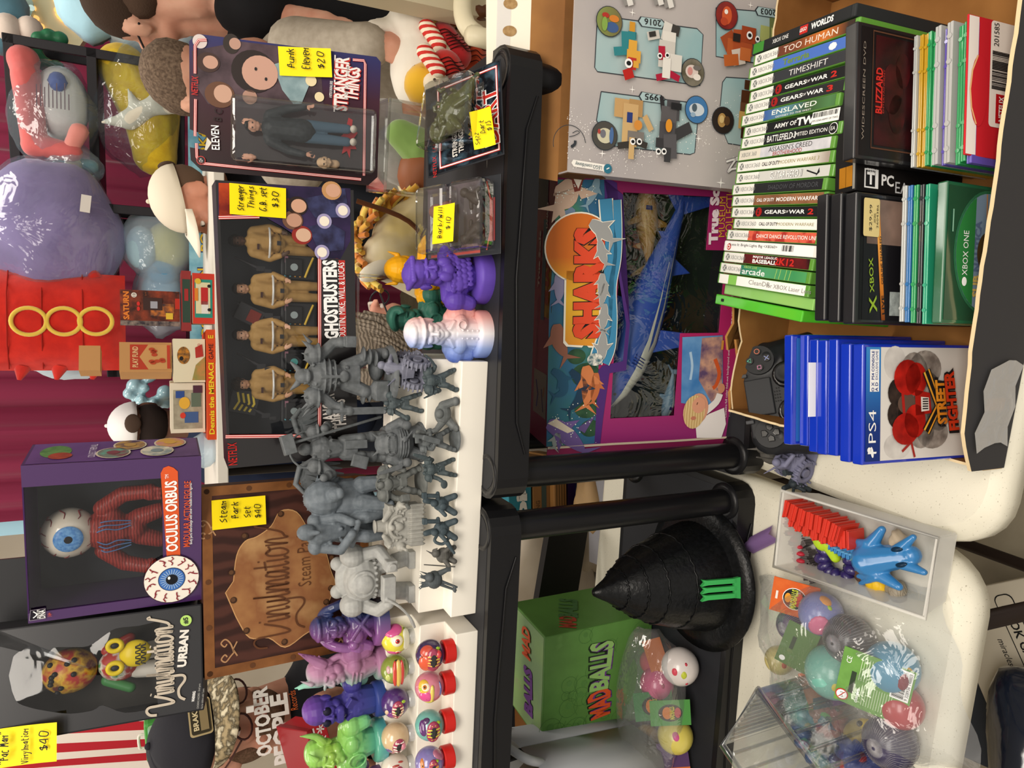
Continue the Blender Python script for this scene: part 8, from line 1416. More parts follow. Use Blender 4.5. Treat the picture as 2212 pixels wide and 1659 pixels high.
def a_wb(b,W,H):b.rect(-W/2,0,W/2,H,M('d6cdb8'));b.rect(-W*.42,H*.08,W*.36,H*.92,M('a8a28c',.3,0,'noise',scale=40,h2='8a8270',b=0),2);b.ell(W*.1,H*.6,W*.12,H*.16,M('d8a83a'),4);b.rect(-W*.3,H*.2,-W*.08,H*.6,M('3f5a8a'),3);b.ell(-W*.15,H*.65,W*.06,H*.08,M('c83a2a'),4);b.rect(W*.2,H*.6,W*.34,H*.85,M('2f4a8a'),3);b.rect(W*.02,H*.12,W*.3,H*.4,M('5a6a5a'),3);b.rect(W*.3,H*.08,W*.45,H*.35,M('4a2a3a'),4)
tbox('cream window box with small coloured toys standing at the table end',(368,444,934,828),2.2,.12,'cfc6b2',a_wb,-4)
t=thing('plastic_bag','crumpled clear bag at the end of the toy table','plastic bag',at(440,975,y=2.2));b=MB();sag(b,(0,.05,0),(.05,.06,.055),BAG(haze=.45,scale=14),(16,10),5,.12);b.build('bag',t)
def a_poke(b,W,H):
 b.rect(-W/2,0,W/2,H,M('5f9ab4',.5,0,'noise',scale=20,h2='8abccc',b=0))
 for x in(-.34,0.0,.34):b.text('POKéMON',W*x,H*.55,H*.30,M('2a3a6a'),w=W*.28,bold=.07,k=3,rot=.05);b.text('POKéMON',W*x,H*.55,H*.28,M('d8b42a'),w=W*.27,bold=.02,k=5,rot=.05)
 for i in range(8):rr=random.Random(i);b.ell(W*rr.uniform(-.5,.5),H*rr.uniform(.0,.3),H*.09,H*.07,M(rr.choice(('c83a2a','4a8a4a','d8b42a','2f3a5a'))),4,10)
q=at(442,470,y=2.65);t=thing('poster','light blue printed banner repeating a yellow word below the low shelving','banner',q,-6);b=MB();b.box((0,.005,0),(.86,.006,.10),M('5f9ab4'));b.build('panel',t);b=MB();b.face((0,.0015,-.05),*FRONT);b.k=.0008;a_poke(b,.86,.10);b.build('print',t)
q=at(48,1330,y=1.9);t=thing('dark_sign','navy board with a white oval ring behind the purple window box','sign',q,(0,-8,10));b=MB();b.box((0,.01,-.12),(.22,.015,.36),M('26364e',.5));b.build('board',t,bevel=.02);b=MB();b.face((.045,.0022,.03),*FRONT);b.tube([(.048*math.cos(a),.085*math.sin(a),0)for a in[i*math.pi/16 for i in range(32)]],.004,M('c8c4c0',.4),6,True);b.ell(0,0,.044,.08,M('5a6a84',.3),.2,30);b.build('oval',t)
q=at(357,1598,y=2.3);t=thing('lunch_box','green-rimmed lunch box with a bright cartoon scene by the striped flag','lunch box',q,(0,-4,0));b=MB();b.box((0,.03,0),(.125,.06,.105),M('3f8a3a',.4));b.build('box_body',t,bevel=.012);b=MB();b.face((0,-.0005,0),*FRONT);b.k=.0008;b.rrect(-.053,-.043,.053,.043,.008,M('8fb87a',.4,0,'noise',scale=30,h2='a8c8d4',b=0));
for x,y,rx,ry,c_ in((.005,-.005,.018,.022,'d8862a'),(-.02,.01,.012,.012,'c83a2a'),(-.022,-.02,.014,.014,'4a7aa8'),(.028,-.02,.013,.012,'d8c08a'),(-.04,0,.008,.012,'d8c83a'),(.03,.025,.01,.008,'6a9a4a'),(.002,.028,.009,.010,'b8602a')):b.ell(x,y,rx,ry,M(c_,.45),3,12)
b.build('printed_scene',t);b=MB();b.tube(crom([(-.02,.03,.055),(-.018,.03,.068),(.018,.03,.068),(.02,.03,.055)],4),.004,M('d8d4c8'));b.build('handle',t)
# ---- soft toys and furniture between the stall and the crowd ----
q=at(960,4,y=1.30);b=MB();b.box((q.x+.06,1.32,1.0),(.10,.05,2.2),M('b8ad92',.6));o=b.build('beige_post');tag(o,'tall beige post at the far right beside the cloth dolls','post');o.rotation_euler.y=math.radians(-1.5)
CRM=M('cfc6aa',.4);p0,p1,p2=at(1000,30,y=1.22),at(1030,75,y=1.2),at(1115,100,y=1.18);t=thing('tube_chair','cream tubular chair frame beside the cloth dolls','chair',(p2.x,1.2,0));T=rel((p2.x,1.2,0));b=MB(T);b.tube(crom([p0+V((.10,.03,-.02)),p0,p1,p2,(p2.x,1.2,.02)],5),.018,CRM,12);b.build('chair_arm',t);b=MB(T);b.tube(crom([p0+V((.10,.12,-.04)),at(1040,30,y=1.3),at(1046,12,y=1.32)],5),.014,M('5a3620',.3),10);b.build('brown_rail',t);b=MB(T);b.tube([(p2.x+.32,1.2,.02),(p2.x+.32,1.2,.6),(p2.x,1.45,.6),(p2.x,1.45,.02)],.015,CRM);b.build('chair_leg',t);b=MB(T);b.box((p2.x+.16,1.34,.62),(.34,.26,.03),M('b5ac92',.6));b.build('seat',t)
q=at(985,190,y=1.5);t=thing('display_table','low cream table of soft toys behind the stall','table',(q.x-.15,1.25,0));b=MB();b.box((0,.35,q.z-.16),(1.25,.62,.03),M('c9c2b2',.6));b.build('tabletop',t)
for x in(-.55,.55):
 for y in(.08,.60):b=MB();b.cyl((x,y,0),(x,y,q.z-.17),.018,.018,M('8a8478',.4));b.build('leg',t)
SRED=M('c0302a',.8,0,'wave',scale=26,h2='e2d6c0',p0=.49,p1=.51,dist=0,dir='X')
for i,(lab,hc,su,sl,hr,fc)in enumerate((('cloth doll with a yellow suit and red shaggy hair, lying nearest the green plush','b3241f',((920,185),(945,165)),((918,112),(946,152)),((962,145),(990,190)),(945,182)),('cloth doll with a yellow suit and red shaggy hair, lying in the middle of three','ab2226',((925,92),(950,105)),((922,58),(948,96)),((955,85),(988,120)),(947,112)),('cloth doll with a yellow suit and orange shaggy hair, against the beige post','b8482a',((965,45),(990,55)),((955,20),(985,40)),((1018,85),(1022,150)),(992,70)))):
 y=1.36+.05*i;r0=at(*su[0],y=y);t=thing('cloth_doll',lab,'doll',r0,0,'cloth dolls lying in a row');A=lambda p,d=0:at(*p,y=y-d)-r0;Y_=FZ('d8a82a')
 b=MB();b.cap(A(su[0]),A(su[1]),.045,.038,Y_);b.build('suit',t);b=MB();b.cap(A(sl[0],.05),A(sl[1],.06),.017,.016,SRED);b.build('striped_sleeve',t);b=MB();b.sph(A(fc,.04),(.024,.022,.03),FZ('e0d2b8'));b.build('face_panel',t)
 hm=FZ(hc);h0,h1=A(hr[0],.03),A(hr[1],.03);b=MB();b.cap(h0,h1,.034,.030,hm,(14,9));b.build('yarn_hair',t);b=MB();rr=random.Random(i)
 for k in range(7):f_=k/6;q=h0.lerp(h1,f_)+V((0,-.034,0));b.tube(crom([q+V((-.004,.010,.028)),q+V((.004,-.002,.008)),q+V((-.003,0,-.010+rr.uniform(-.005,.005))),q+V((.006,.010,-.026))],4),.0011,M('3a1210',.9),5)
 b.build('stitched_line',t);q=A(fc,.062);b=MB();b.tube([q+V((-.010,.002,-.012)),q+V((0,0,-.016)),q+V((.010,.002,-.012))],.0014,M('6a2a24'));b.sph(q+V((-.008,0,.006)),.003,M('3a2a24'));b.sph(q+V((.008,0,.006)),.003,M('3a2a24'));b.build('stitched_face',t)
c=at(895,110,y=1.42);t=thing('plush_bird','white plush with a dark red cap held by the person in the grey hooded top','plush toy',c);b=MB();b.sph((-.04,0,-.01),(.095,.06,.062),FZ('dcd6ca'));b.sph((.05,-.01,.01),(.05,.05,.05),FZ('dcd6ca'));b.cap((.05,0,.03),(.03,.0,.09),.02,.016,FZ('dcd6ca'));b.cap((-.1,0,-.02),(-.17,.0,-.05),.026,.012,FZ('dcd6ca'));b.build('body',t,remesh=.006,smooth=2);b=MB();b.sph((.085,-.01,-.03),(.022,.03,.03),FZ('8a1a2a'));b.build('red_cap',t)
c=at(900,330,y=1.24);t=thing('plush_toy','green felt plush sitting behind the shelf edge by the horse saddle','plush toy',c);b=MB();b.cap((.03,0,.03),(-.01,0,-.04),.028,.05,FZ('7a9a52'));b.cap((.0,-.02,.0),(.03,-.03,-.05),.02,.025,FZ('86a85c'));b.build('body',t,remesh=.005,smooth=2);b=MB();b.sph((.035,-.03,-.03),.008,M('b8302a'));b.build('red_button',t)
c=at(850,300,y=1.32);t=thing('plush_toy','large grey plush with pale belly behind the acrylic stand','plush toy',c);b=MB();b.sph((0,.04,0),(.09,.08,.10),FZ('8f8d88','7f7d78'));b.sph((-.05,-.02,-.03),(.05,.05,.07),FZ('6a6862'));b.build('body',t,remesh=.008,smooth=2)
c=at(858,518,y=1.26);t=thing('plush_horse','cream plush horse with a yarn mane and brown bridle behind the shelf','plush toy',c);PL=FZ('d6cdb4','cdb878',9);b=MB()
b.cap((.00,0,-.01),(.045,0,-.07),.058,.07,PL);b.sph((-.035,-.01,.012),(.05,.05,.058),PL);b.cap((-.05,-.015,.0),(-.085,-.03,-.05),.043,.036,PL);b.sph((.10,.04,-.12),(.13,.09,.085),PL);b.build('body',t,remesh=.005,smooth=2)
b=MB();b.sph((-.068,-.045,.055),(.016,.014,.034),FZ('ddd6c4'),(0,-.5,0));b.build('ear',t);b=MB();b.sph((-.066,-.056,.012),.0125,M('b8843a',.2));b.sph((-.069,-.066,.011),.008,M('14100c',.1,coat=.6));b.build('eye',t)
rr=random.Random(3);ym=[FZ('d6a03a'),FZ('c8782a'),FZ('dcc05a')]
for k in range(44):
 f_=k/43;a=math.radians(150-145*f_);r_=.064;b0=V((-.02+r_*.9*math.cos(a)+.02*f_,rr.uniform(-.02,.02),.02+r_*math.sin(a)-.04*f_));d=V((math.cos(a+rr.uniform(-.4,.4)),rr.uniform(-.9,-.1),math.sin(a)*.6-.2)).normalized()
 b=MB();b.tube(crom([b0,b0+d*.022,b0+d*.04+V((0,-.01,-.012))],3),.0055,ym[(k*7)%3],6);b.build('mane_strand',t)
BR=M('5a3218',.5);b=MB();b.tube(crom([(-.085,-.055,.055),(-.06,-.062,-.02),(-.048,-.058,-.05),(-.07,-.07,-.06)],4),.004,BR);b.tube(crom([(.05,-.055,.09),(.02,-.068,.0),(-.04,-.066,-.045),(-.12,-.07,-.05)],5),.0045,BR);b.build('bridle',t);b=MB();b.sph((.13,.0,-.055),(.055,.06,.05),M('8a5232',.5));b.build('saddle',t)
c=at(905,375,y=1.28);t=thing('plush_horse','orange and yellow maned plush with a paper tag beside the brown saddle','plush toy',c);b=MB();b.sph((0,.04,-.02),(.05,.05,.05),FZ('d8cba4'));b.build('body',t)
for k in range(8):b=MB();b.tube(crom([(-.03+.009*k,-.02,.03),(-.01+.009*k,-.035,.01),(.01+.006*k,-.03,-.03)],4),.0055,ym[k%3],6);b.build('mane_strand',t)
b=MB();b.box((-.01,-.03,-.02),(.045,.002,.03),M('e0dccf'));b.build('paper_tag',t)
# ================= lower left =================
g=thing('cube_box','green cube-shaped box printed with orange and green block lettering','box',(-.5107,1.0095,.776),(-3,-2.2,-9.4));W,D,H=.2,.1317,.2132;GB_=M('5f8f45',.45,0,'noise',scale=14,h2='557f3c',h3='74a258',b=0)
b=MB();b.box((0,D/2,H/2),(W,D,H),GB_);b.build('carton',g,bevel=.002)
OR,PP,DKG=M('d0532a',.45),M('6a3a86',.45),M('1f2a1c',.5)
def madlogo(f,A,Bm,C,h):
 for k,(dx,m,bo)in enumerate(((0,DKG,.12),(-.0035,PP,.07),(0,OR,.04))):
  for t_,P_,Q_,mm in(('MAD',A,Bm,m),('BALLS',Bm,C,M('8fb96a',.45)if k==2 else m)):f.pt(t_,P_,Q_,h*(1.1 if k==0 else 1),mm,3+k*2,bold=bo,taper=.12,arch=-.003 if dx else 0)
f=Face(g,(0,0,0));ol=M('4a7538',.5);rr=random.Random(12)
for i in range(26):
 x,y,r=rr.uniform(-.09,.09),rr.uniform(.01,.2),rr.uniform(.008,.022);n_=16;f.line([(x+r*math.cos(a*6.283/n_),y+r*math.sin(a*6.283/n_))for a in range(n_+1)],.0009,ol,1);f.ell(x+r*.2,y,r*.35,r*.35,M('54813f',.5),1.5,12);f.line(crom([(x-r,y-r),(x,y-r*.6),(x+r,y-r*1.1)],3),.0009,ol,1)
madlogo(f,(1296,1548),(1292,1490),(1300,1385),.044);f.build('printed_front',g)
f=Face(g,(0,0,H),(1,0,0),(0,1,0));f.rect(-W/2+.004,.004,W/2-.004,D-.004,M('7f9a74',.4,0,'noise',scale=10,h2='8fb070',h3='9a8a80',b=0),1);madlogo(f,(1138,1357),(1140,1420),(1130,1535),.030)if 0 else None
for k,(m,bo)in enumerate(((DKG,.1),(PP,.06))):f.text('BALLS',-.03,.055,.036,m,w=.085,bold=bo,k=3+2*k,rot=.1)
f.text('MAD',.055,.068,.034,OR,w=.055,bold=.04,k=8,rot=.1);f.build('printed_top',g)
f=Face(g,(W/2,0,0),(0,1,0),(0,0,1));f.text('BALLS',.075,.13,.035,M('4f7a48',.5),w=.07,bold=.06,k=3,rot=-.5);f.text('MAD',.03,.155,.03,M('b04a34',.5),w=.04,bold=.04,k=3,rot=-.5);f.build('printed_side',g)
p=at(1512,1240,z=.776);HB=M('0c0d0e',.3,0,'noise',scale=160,h2='131416',b=.4,d=.002);t=thing('novelty_hat','tall black pleated pointed hat with a green gothic letter','novelty hat',(p.x,p.y,.776));hh=at(1262,1226,y=p.y+.02).z-.776
def ring(r,z,n=140):return[(r*(1+.012*(a%2))*math.cos(a*6.2832/n),r*(1+.012*(a%2))*math.sin(a*6.2832/n),z)for a in range(n+1)]
R1=.088;b=MB();b.lathe([(R1*1.35,0),(R1*1.36,.004),(R1*1.15,.010),(R1*.8,.014)],HB,(0,0,0),48);b.build('brim',t)
prof=[(1.0,.012),(.95,.12),(.83,.32),(.81,.335),(.68,.52),(.66,.535),(.53,.655),(.51,.67),(.35,.775),(.33,.785),(.20,.87),(.13,.93),(.06,.985),(.004,1.0)];b=MB();b.sheet([ring(R1*r,hh*z)for r,z in prof],HB);b.build('crown',t)
for k,(r,z)in enumerate(((1.0,.04),(.825,.328),(.675,.528),(.525,.662),(.345,.78))):b=MB();n=60;b.tube([(R1*r*math.cos(a*6.283/n),R1*r*math.sin(a*6.283/n),hh*z+.0018*math.sin(a*2.6))for a in range(n)],.0018,HB,6,True);b.build('rope_trim',t)
b=MB();b.T=basis((.004,-R1*.93-.004,hh*.17),V((1,0,0)),V((0,.26,.966)),V((0,-.966,.26)));G_=M('3fae5a',.4)
for x in(-.011,0,.011):b.prism([(x-.0034,-.022),(x+.0034,-.022),(x+.0034,.026),(x+.005,.034),(x,.030),(x-.005,.035),(x-.0034,.024)],0,.006,G_)
b.prism([(-.016,-.028),(.0,-.038),(.016,-.028),(.0144,-.018),(-.0144,-.018)],0,.006,G_);b.build('letter_emblem',t)
# ---- loose balls in nets and bags ----
NET=M('5a5560',.3,0,'film',haze=.3,hc='d8d4dc',lo=.1)
def netball(lab,p,r,col,dots=(),net=False,grp='toy balls in the clear bag'):
 r*=1.2;t=thing('toy_ball',lab,'toy ball',p,0,grp);b=MB();b.sph((0,0,r),r,M(col,.3,0,'noise',scale=60,h2=col,b=.2,coat=.3),None,(24,16));b.build('ball',t)
 for a,c,s_,m in dots:n=V((math.sin(a)*math.cos(c),-math.cos(a)*math.cos(c),math.sin(c)));b=MB();b.T=basis(V((0,0,r))+n*r*.86,V((0,0,1)).cross(n).normalized(),n.cross(V((0,0,1)).cross(n)).normalized(),n);b.sph((0,0,0),(s_,s_*.8,r*.18),M(m,.3));b.build('colour_patch',t)
 if net:
  b=MB()
  for k in range(26):a=k*math.pi/26;b.tube([(r*1.01*math.cos(a)*math.cos(u),r*1.01*math.sin(a)*math.cos(u),r+r*1.01*math.sin(u))for u in[j*.449 for j in range(14)]],.00035,NET,4,True)
  b.build('net',t)
 return t
zb=TZ+.002
for lab,X,Y,r,col,dots,net in(('lavender ball with a pink cap and orange zigzag mouth in the clear bag',1805,1318,.024,'7a80b4',((-.6,.9,.016,'c8688a'),(1.0,.3,.010,'d8924a'),(.6,.35,.005,LIME)),0),('dark purple netted ball with lime blobs behind the lavender ball',1738,1345,.019,'3f2a5a',((-.6,.3,.006,LIME),),1),('charcoal netted ball beside the translucent tray',1868,1372,.026,'3c3a3e',(),1),('teal ball with a small purple mark under the green card',1838,1440,.029,'6fae9f',((-.6,.5,.007,'5a3a7a'),(-.3,.8,.008,'c8b84a')),0),('blue ball with a dark red stripe and yellow band near the table edge',1962,1432,.026,'4a8aa8',((-.2,.5,.012,'7a2f3a'),(.2,.3,.008,'d0a84a')),0),('dark violet netted ball at the near end of the clear bag',1958,1590,.026,'35304c',((-1.0,.5,.008,'c8523a'),),1),('red ball half hidden under the green barcode card',1975,1515,.022,'a8323a',(),0),('orange ball behind the teal ball',1795,1425,.016,'c8742a',(),0),('cream and yellow ball behind the olive card',1705,1420,.017,'cfc07a',((0,.5,.006,'b8402f'),),0)):netball(lab,at(X,Y,z=zb),r,col,dots,net)
def card(lab,X,Y,z,w,h,col,rot,art=None,nm='header_card'):
 g=thing(nm,lab,'card',at(X,Y,z=z),rot);b=MB();b.face((0,0,0),(1,0,0),(0,1,0));b.prism([(-w/2,-h/2),(w/2,-h/2),(w/2,h/2),(-w/2,h/2)],-.0008,0,M(col,.45));b.build('card',g)
 if art:b=MB();b.k=.0003;art(b,w,h);b.build('print',g)
 return g
def a_bar(b,w,h):
 b.rect(-w*.5,-h*.5,w*.5,h*.5,M('6a9a4a',.45,0,'noise',scale=60,h2='5f8d42',b=0));b.rect(-w*.28,h*.26,w*.12,h*.33,M('2c3a2a'),2);b.text('CE',w*.3,h*.40,h*.07,W_,k=3);b.ell(-w*.36,h*.40,w*.1,w*.1,M('b8302a'),3);b.ell(-w*.36,h*.40,w*.082,w*.082,W_,4);b.line([(-w*.42,h*.44),(-w*.30,h*.36)],.001,M('b8302a'),5);b.text('0-3',-w*.36,h*.40,h*.05,K_,k=5);b.text('cloudco',-w*.28,h*.20,h*.055,W_,w=w*.26,k=3,bold=.02)
 for i in range(12):b.line([(-w*.42,h*(.12-.035*i)),(-w*.05,h*(.12-.035*i))],.0006,M('c8d8b8'),2);b.line([(0,h*(.22-.035*i)),(w*.42,h*(.22-.035*i))],.0006,M('c8d8b8'),2)
 b.rect(-w*.06,-h*.47,w*.48,-h*.22,W_,4);barcode(b,-w*.03,w*.45,-h*.40,-h*.24,5,30);b.text('9 328936 148803',w*.21,-h*.435,h*.045,K_,k=5,w=w*.48)
card('green card with a white barcode lying over the bagged balls',1888,1482,zb+.058,.072,.078,'6a9a4a',(28,0,-14),a_bar)
def a_or(b,w,h):b.rect(-w/2,-h/2,w/2,h/2,M('d0642a',.45,0,'noise',scale=70,h2='c8561f',b=0));b.ell(0,0,w*.32,h*.26,W_,2);b.ell(0,0,w*.30,h*.245,K_,3);b.ell(0,-h*.09,w*.2,h*.1,M('b8302a'),4);b.ell(0,h*.14,w*.14,h*.07,M('d8922a'),4);b.text('MADBALLS',0,h*.01,h*.14,M('c8d03a'),w=w*.56,bold=.04,k=6);b.rect(-w*.36,-h*.44,w*.36,-h*.33,M('c0402a'),2);b.text('WARNING',0,-h*.385,h*.05,W_,k=3);b.rect(-w*.12,h*.36,w*.12,h*.41,M('e0d8d0'),3)
card('orange tag with a round green-lettered logo beside the translucent tray',1716,1294,zb+.035,.050,.060,'d0642a',(35,0,-12),a_or);card('olive green card lying by the cream and yellow ball',1722,1398,zb+.045,.068,.042,'55753c',(30,0,-24),lambda b,w,h:(b.ell(-w*.38,h*.3,.004,.004,W_,2),b.rect(-w*.1,h*.1,w*.2,h*.22,M('2c3a22'),2)));card('small orange card between the teal ball and the clear bin',1768,1488,zb+.028,.045,.040,'cc6a38',(30,0,25));card('purple card edge standing beside the green barcode card',1822,1508,zb+.030,.016,.085,'4a2a5c',(20,40,28))
CB2=M('f2f4f6',.05,0,'film',b=.5,scale=26,d=.012,lo=.03,hi=.5,fres=.25,haze=.06);cc=at(1850,1430,z=zb);t=thing('clear_bag','clear plastic bag holding netted balls and a green barcode card','plastic bag',(cc.x,cc.y,zb),12);rows=[]
for i in range(15):
 r=[]
 for j in range(21):u,v_=i/14*2-1,j/20*2-1;e=(1-u**4)*(1-v_**4);r.append((u*.105*(1+.05*math.sin(9*v_)),v_*.14*(1+.04*math.sin(7*u)),.003+.068*e**.7+.006*math.sin(11*u+7*v_)*e))
 rows.append(r)
b=MB();b.sheet(rows,CB2);b.build('film',t)
p=at(1652,1165,z=zb);t=thing('plastic_scrap','lilac folded plastic scrap tucked behind the translucent tray','plastic scrap',p,30);b=MB();b.sheet([[(-.012+.012*i,-.03+.02*j,.004+.016*(1-abs(i-1)))for i in range(3)]for j in range(4)],M('8a6a9a',.2,0,'film',haze=.5,hc='9a7ab4'));b.build('scrap',t)
zs=.778
for lab,X,Y,r,col,dots in(('white ball with red veins and a lime centre in the shelf bag',1500,1432,.025,'d4ccc8',((-.1,.5,.008,'b8c03f'),(.1,1.0,.008,'c84a5a'),(.5,.3,.004,'b83a4a'),(-.7,.2,.004,'b83a4a'))),('bright pink ball in the shelf bag',1448,1470,.024,'d05a84',((.3,.3,.006,'a83a5a'),)),('red-pink ball partly under the orange card in the shelf bag',1430,1425,.018,'b04a5a',()),('yellow ball with pink patches near the rim of the clear bin',1488,1580,.024,'cfc05a',((.5,.6,.009,'c05a8a'),)),('beige ball at the left end of the shelf bag',1422,1590,.02,'b8986a',())):netball(lab,at(X,Y,z=zs),r,col,dots,False,'toy balls in the shelf bag')
card('orange-brown card in the shelf bag against the green box',1418,1420,zs+.03,.06,.032,'b8652f',(60,0,30));
def a_gr(b,w,h):b.ell(0,0,w*.34,h*.3,M('2c2a22'),1);b.ell(0,h*.08,w*.24,h*.12,M('c8742a'),2);b.text('MADBALLS',0,-h*.04,h*.12,M('c8c03a'),w=w*.5,bold=.03,k=4);b.ell(0,-h*.18,w*.2,h*.08,M('b8404a'),2)
card('green tag in the shelf bag, the one nearer the green box',1412,1525,zs+.05,.045,.065,'3f7a45',(62,0,10),a_gr);card('green tag in the shelf bag, next to the yellow ball',1448,1540,zs+.05,.04,.065,'4a8a42',(62,0,4),a_gr);card('purple and orange card inside the shelf bag at the frame edge',1455,1640,zs+.03,.05,.05,'4a2c5a',(55,0,12),lambda b,w,h:b.rect(-w/2,-h/2,-w*.25,h/2,M('c8652f'),1))
cc=at(1450,1510,z=zs);t=thing('clear_bag','clear plastic bag of balls and green tags on the shelf by the green box','plastic bag',(cc.x,cc.y,zs),-8);b=MB();sag(b,(0,.0,.045),(.135,.07,.05),CB2,(26,16),6,.05);b.build('film',t)
# ---- clear ribbed bin of printed toys ----
FRp=at(1790,1475,z=TZ);tp=at(1636,1489,y=FRp.y);hB=tp.z-TZ;BRp=at(1521,1470,z=tp.z);FLp=at(1765,1659,z=tp.z);ux=(FLp-tp);ux.z=0;ux.normalize();uy=V((-ux.y,ux.x,0));uy=uy if uy.dot(BRp-tp)>0 else-uy;Dp=max(.12,(BRp-tp).dot(uy));Wp=.30
t=thing('ribbed_bin','clear ribbed plastic bin of printed toys at the left table edge','bin',(tp.x,tp.y,TZ));t.rotation_euler=(0,0,math.atan2(ux.y,ux.x));sy=1 if V((-ux.y,ux.x,0)).dot(uy)>0 else-1;CLR=M('eceef0',.04,0,'film',lo=.05,hi=.7,fres=.3)
b=MB();b.box((Wp/2,sy*Dp/2,.002),(Wp,Dp,.003),CLR);b.build('bin_floor',t)
for nm,c,d in(('bin_wall',(Wp/2,0,hB/2),(Wp,.002,hB)),('bin_wall',(Wp/2,sy*Dp,hB/2),(Wp,.002,hB)),('bin_wall',(0,sy*Dp/2,hB/2),(.002,Dp,hB)),('bin_wall',(Wp,sy*Dp/2,hB/2),(.002,Dp,hB))):
 b=MB();b.box(c,d,CLR)
 for k in range(11):
  f_=.25+k*.055
  if d[0]>.1:b.cyl((Wp*(.05+k*.08),c[1],hB*.1),(Wp*(.05+k*.08),c[1],hB*.94),.0025,.0025,CLR,6)
  else:b.cyl((c[0],sy*Dp*(.06+k*.085),hB*.1),(c[0],sy*Dp*(.06+k*.085),hB*.94),.0025,.0025,CLR,6)
 b.build(nm,t)
b=MB();b.tube([(0,0,hB),(Wp,0,hB),(Wp,sy*Dp,hB),(0,sy*Dp,hB)],.005,CLR,8,True);b.build('rim',t)
Tb=Matrix.Translation(t.location)@t.rotation_euler.to_matrix().to_4x4()
def coil(lab,p,R,r,col,n=14,nm='jointed_toy',rot=(0,0,0),turns=1.0,head=None,cat='jointed toy',seg=None):
 t=thing(nm,lab,cat,p,rot,None);m=M(col,.35,0,None,coat=.3);b=MB()
 for i in range(n):
  a=i/n*6.283*turns;k=1-.3*i/n*(turns>1);c=(R*k*math.cos(a),R*k*math.sin(a),r+(.6*r*i/n if turns>1 else 0));b.sph(c,(r*1.15,r*.75,r),m,(0,0,a),(9,6));b.cyl((c[0]*1.12,c[1]*1.12,c[2]+r*.4),(c[0]*1.3,c[1]*1.3,c[2]+r*.5),r*.35,r*.06,m,6)
 b.build('segments',t)
 if head:b=MB();b.sph((R,-r,r*1.2),(r*1.5,r*2.1,r*1.2),M(head,.35));b.cap((R-r*.6,-r*2.4,r*1.5),(R-r*.3,-r*3.4,r*1.2),r*.5,r*.25,M(head,.35));b.sph((R-r*.8,-r*1.9,r*1.9),r*.35,K_);b.sph((R+r*.8,-r*1.9,r*1.9),r*.35,K_);b.build('head',t)
 return t
for lab,x,y,R,r,c1,hd in(('blue and yellow jointed toy standing at the back of the clear bin',.10,.30,.022,.012,'4a5a9a','d8b83a'),('yellow and red jointed toy in the middle of the clear bin',.13,.62,.03,.012,'cfae2a','b8322a'),('dark blue coiled toy with a lime centre in the clear bin',.05,.62,.036,.011,'2f4f7a','5fae3a'),('red and brown jointed toy behind the blue coil in the clear bin',.04,.35,.02,.010,'a83a34','5a3424'),('gold and cream jointed toy at the frame edge in the clear bin',.20,.4,.024,.010,'b8963a','d8cfb8')):coil(lab,Tb@V((x,sy*Dp*y,.006)),R,r,c1,14,rot=(12,0,40*x*10),turns=1.3,head=hd)
# ---- translucent tray of printed toys ----
rz=TZ+.058;A,B_,C_,D_=[at(X,Y,z=rz)for X,Y in((1694,1064),(2021,1163),(1993,1330),(1677,1222))];g=thing('storage_tray','translucent plastic tray filled with colourful jointed toys','tray',(A.x,A.y,TZ));FRO=M('f0f0ee',.3,0,'film',haze=.34,hc='fbfaf6',lo=.03,hi=.25,fres=.2);T=rel((A.x,A.y,TZ));ctr=(A+B_+C_+D_)/4
def inn(p,k,z):q=ctr.lerp(p,k);q.z=z;return q
q4=[A,B_,C_,D_];bot=[inn(p,.90,TZ+.002)for p in q4];lip=[inn(p,1.04,rz)for p in q4]
for i in range(4):b=MB(T);b.add([bot[i],bot[(i+1)%4],q4[(i+1)%4],q4[i]],[(0,1,2,3)],FRO);m0=bot[i].lerp(bot[(i+1)%4],.5);b.add([q4[i],q4[(i+1)%4],lip[(i+1)%4],lip[i]],[(0,1,2,3)],FRO);b.build('tray_wall',g,solid=.0015)
b=MB(T);b.add(bot,[(0,1,2,3)],FRO)
for k in(.3,.6):b.tube([bot[3].lerp(bot[2],k),bot[0].lerp(bot[1],k)],.0012,FRO,6)
b.build('tray_floor',g,solid=.0015);b=MB(T);b.tube([p+V((0,0,.001))for p in lip],.0022,FRO,8,True);b.build('rim',g)
tz=TZ+.006
def chain(lab,pts,w_,h_,col,ridge=None,cat='jointed toy',z=tz,n=8):
 P=[V(p)for p in crom([at(X,Y,z=z)for X,Y in pts],5)];t=thing('jointed_toy',lab,cat,P[0]);m=M(col,.35,0,None,coat=.25);b=MB();st=max(1,len(P)//n)
 for i in range(0,len(P)-1,st):
  d=(P[i+1]-P[i]).normalized();L=(P[min(i+st,len(P)-1)]-P[i]).length;c=P[i]-P[0]+d*L*.5+V((0,0,h_/2));R_=Matrix((d,V((-d.y,d.x,0)),V((0,0,1)))).transposed();b.box(c,(L*.82,w_,h_),m,R_);b.box(c,(L*.2,w_*1.15,h_*1.1),m,R_);b.box(c-d*L*.5,(L*.4,w_*.6,h_*.7),m,R_)
  if ridge:b.sph(c+V((0,0,h_*.5)),(L*.35,w_*.3,h_*.35),M(ridge,.35),None,(8,6))
 b.build('links',t,bevel=.0008);return t
chain('red linked bracelet toy along the tray wall nearest the game carton',[(1730,1090),(1770,1112),(1815,1130),(1852,1150)],.022,.036,'c83222',z=tz+.014);chain('red linked bracelet toy lying beside the first one in the tray',[(1738,1112),(1775,1135),(1820,1152),(1868,1162)],.022,.030,'c83222',z=tz+.012)
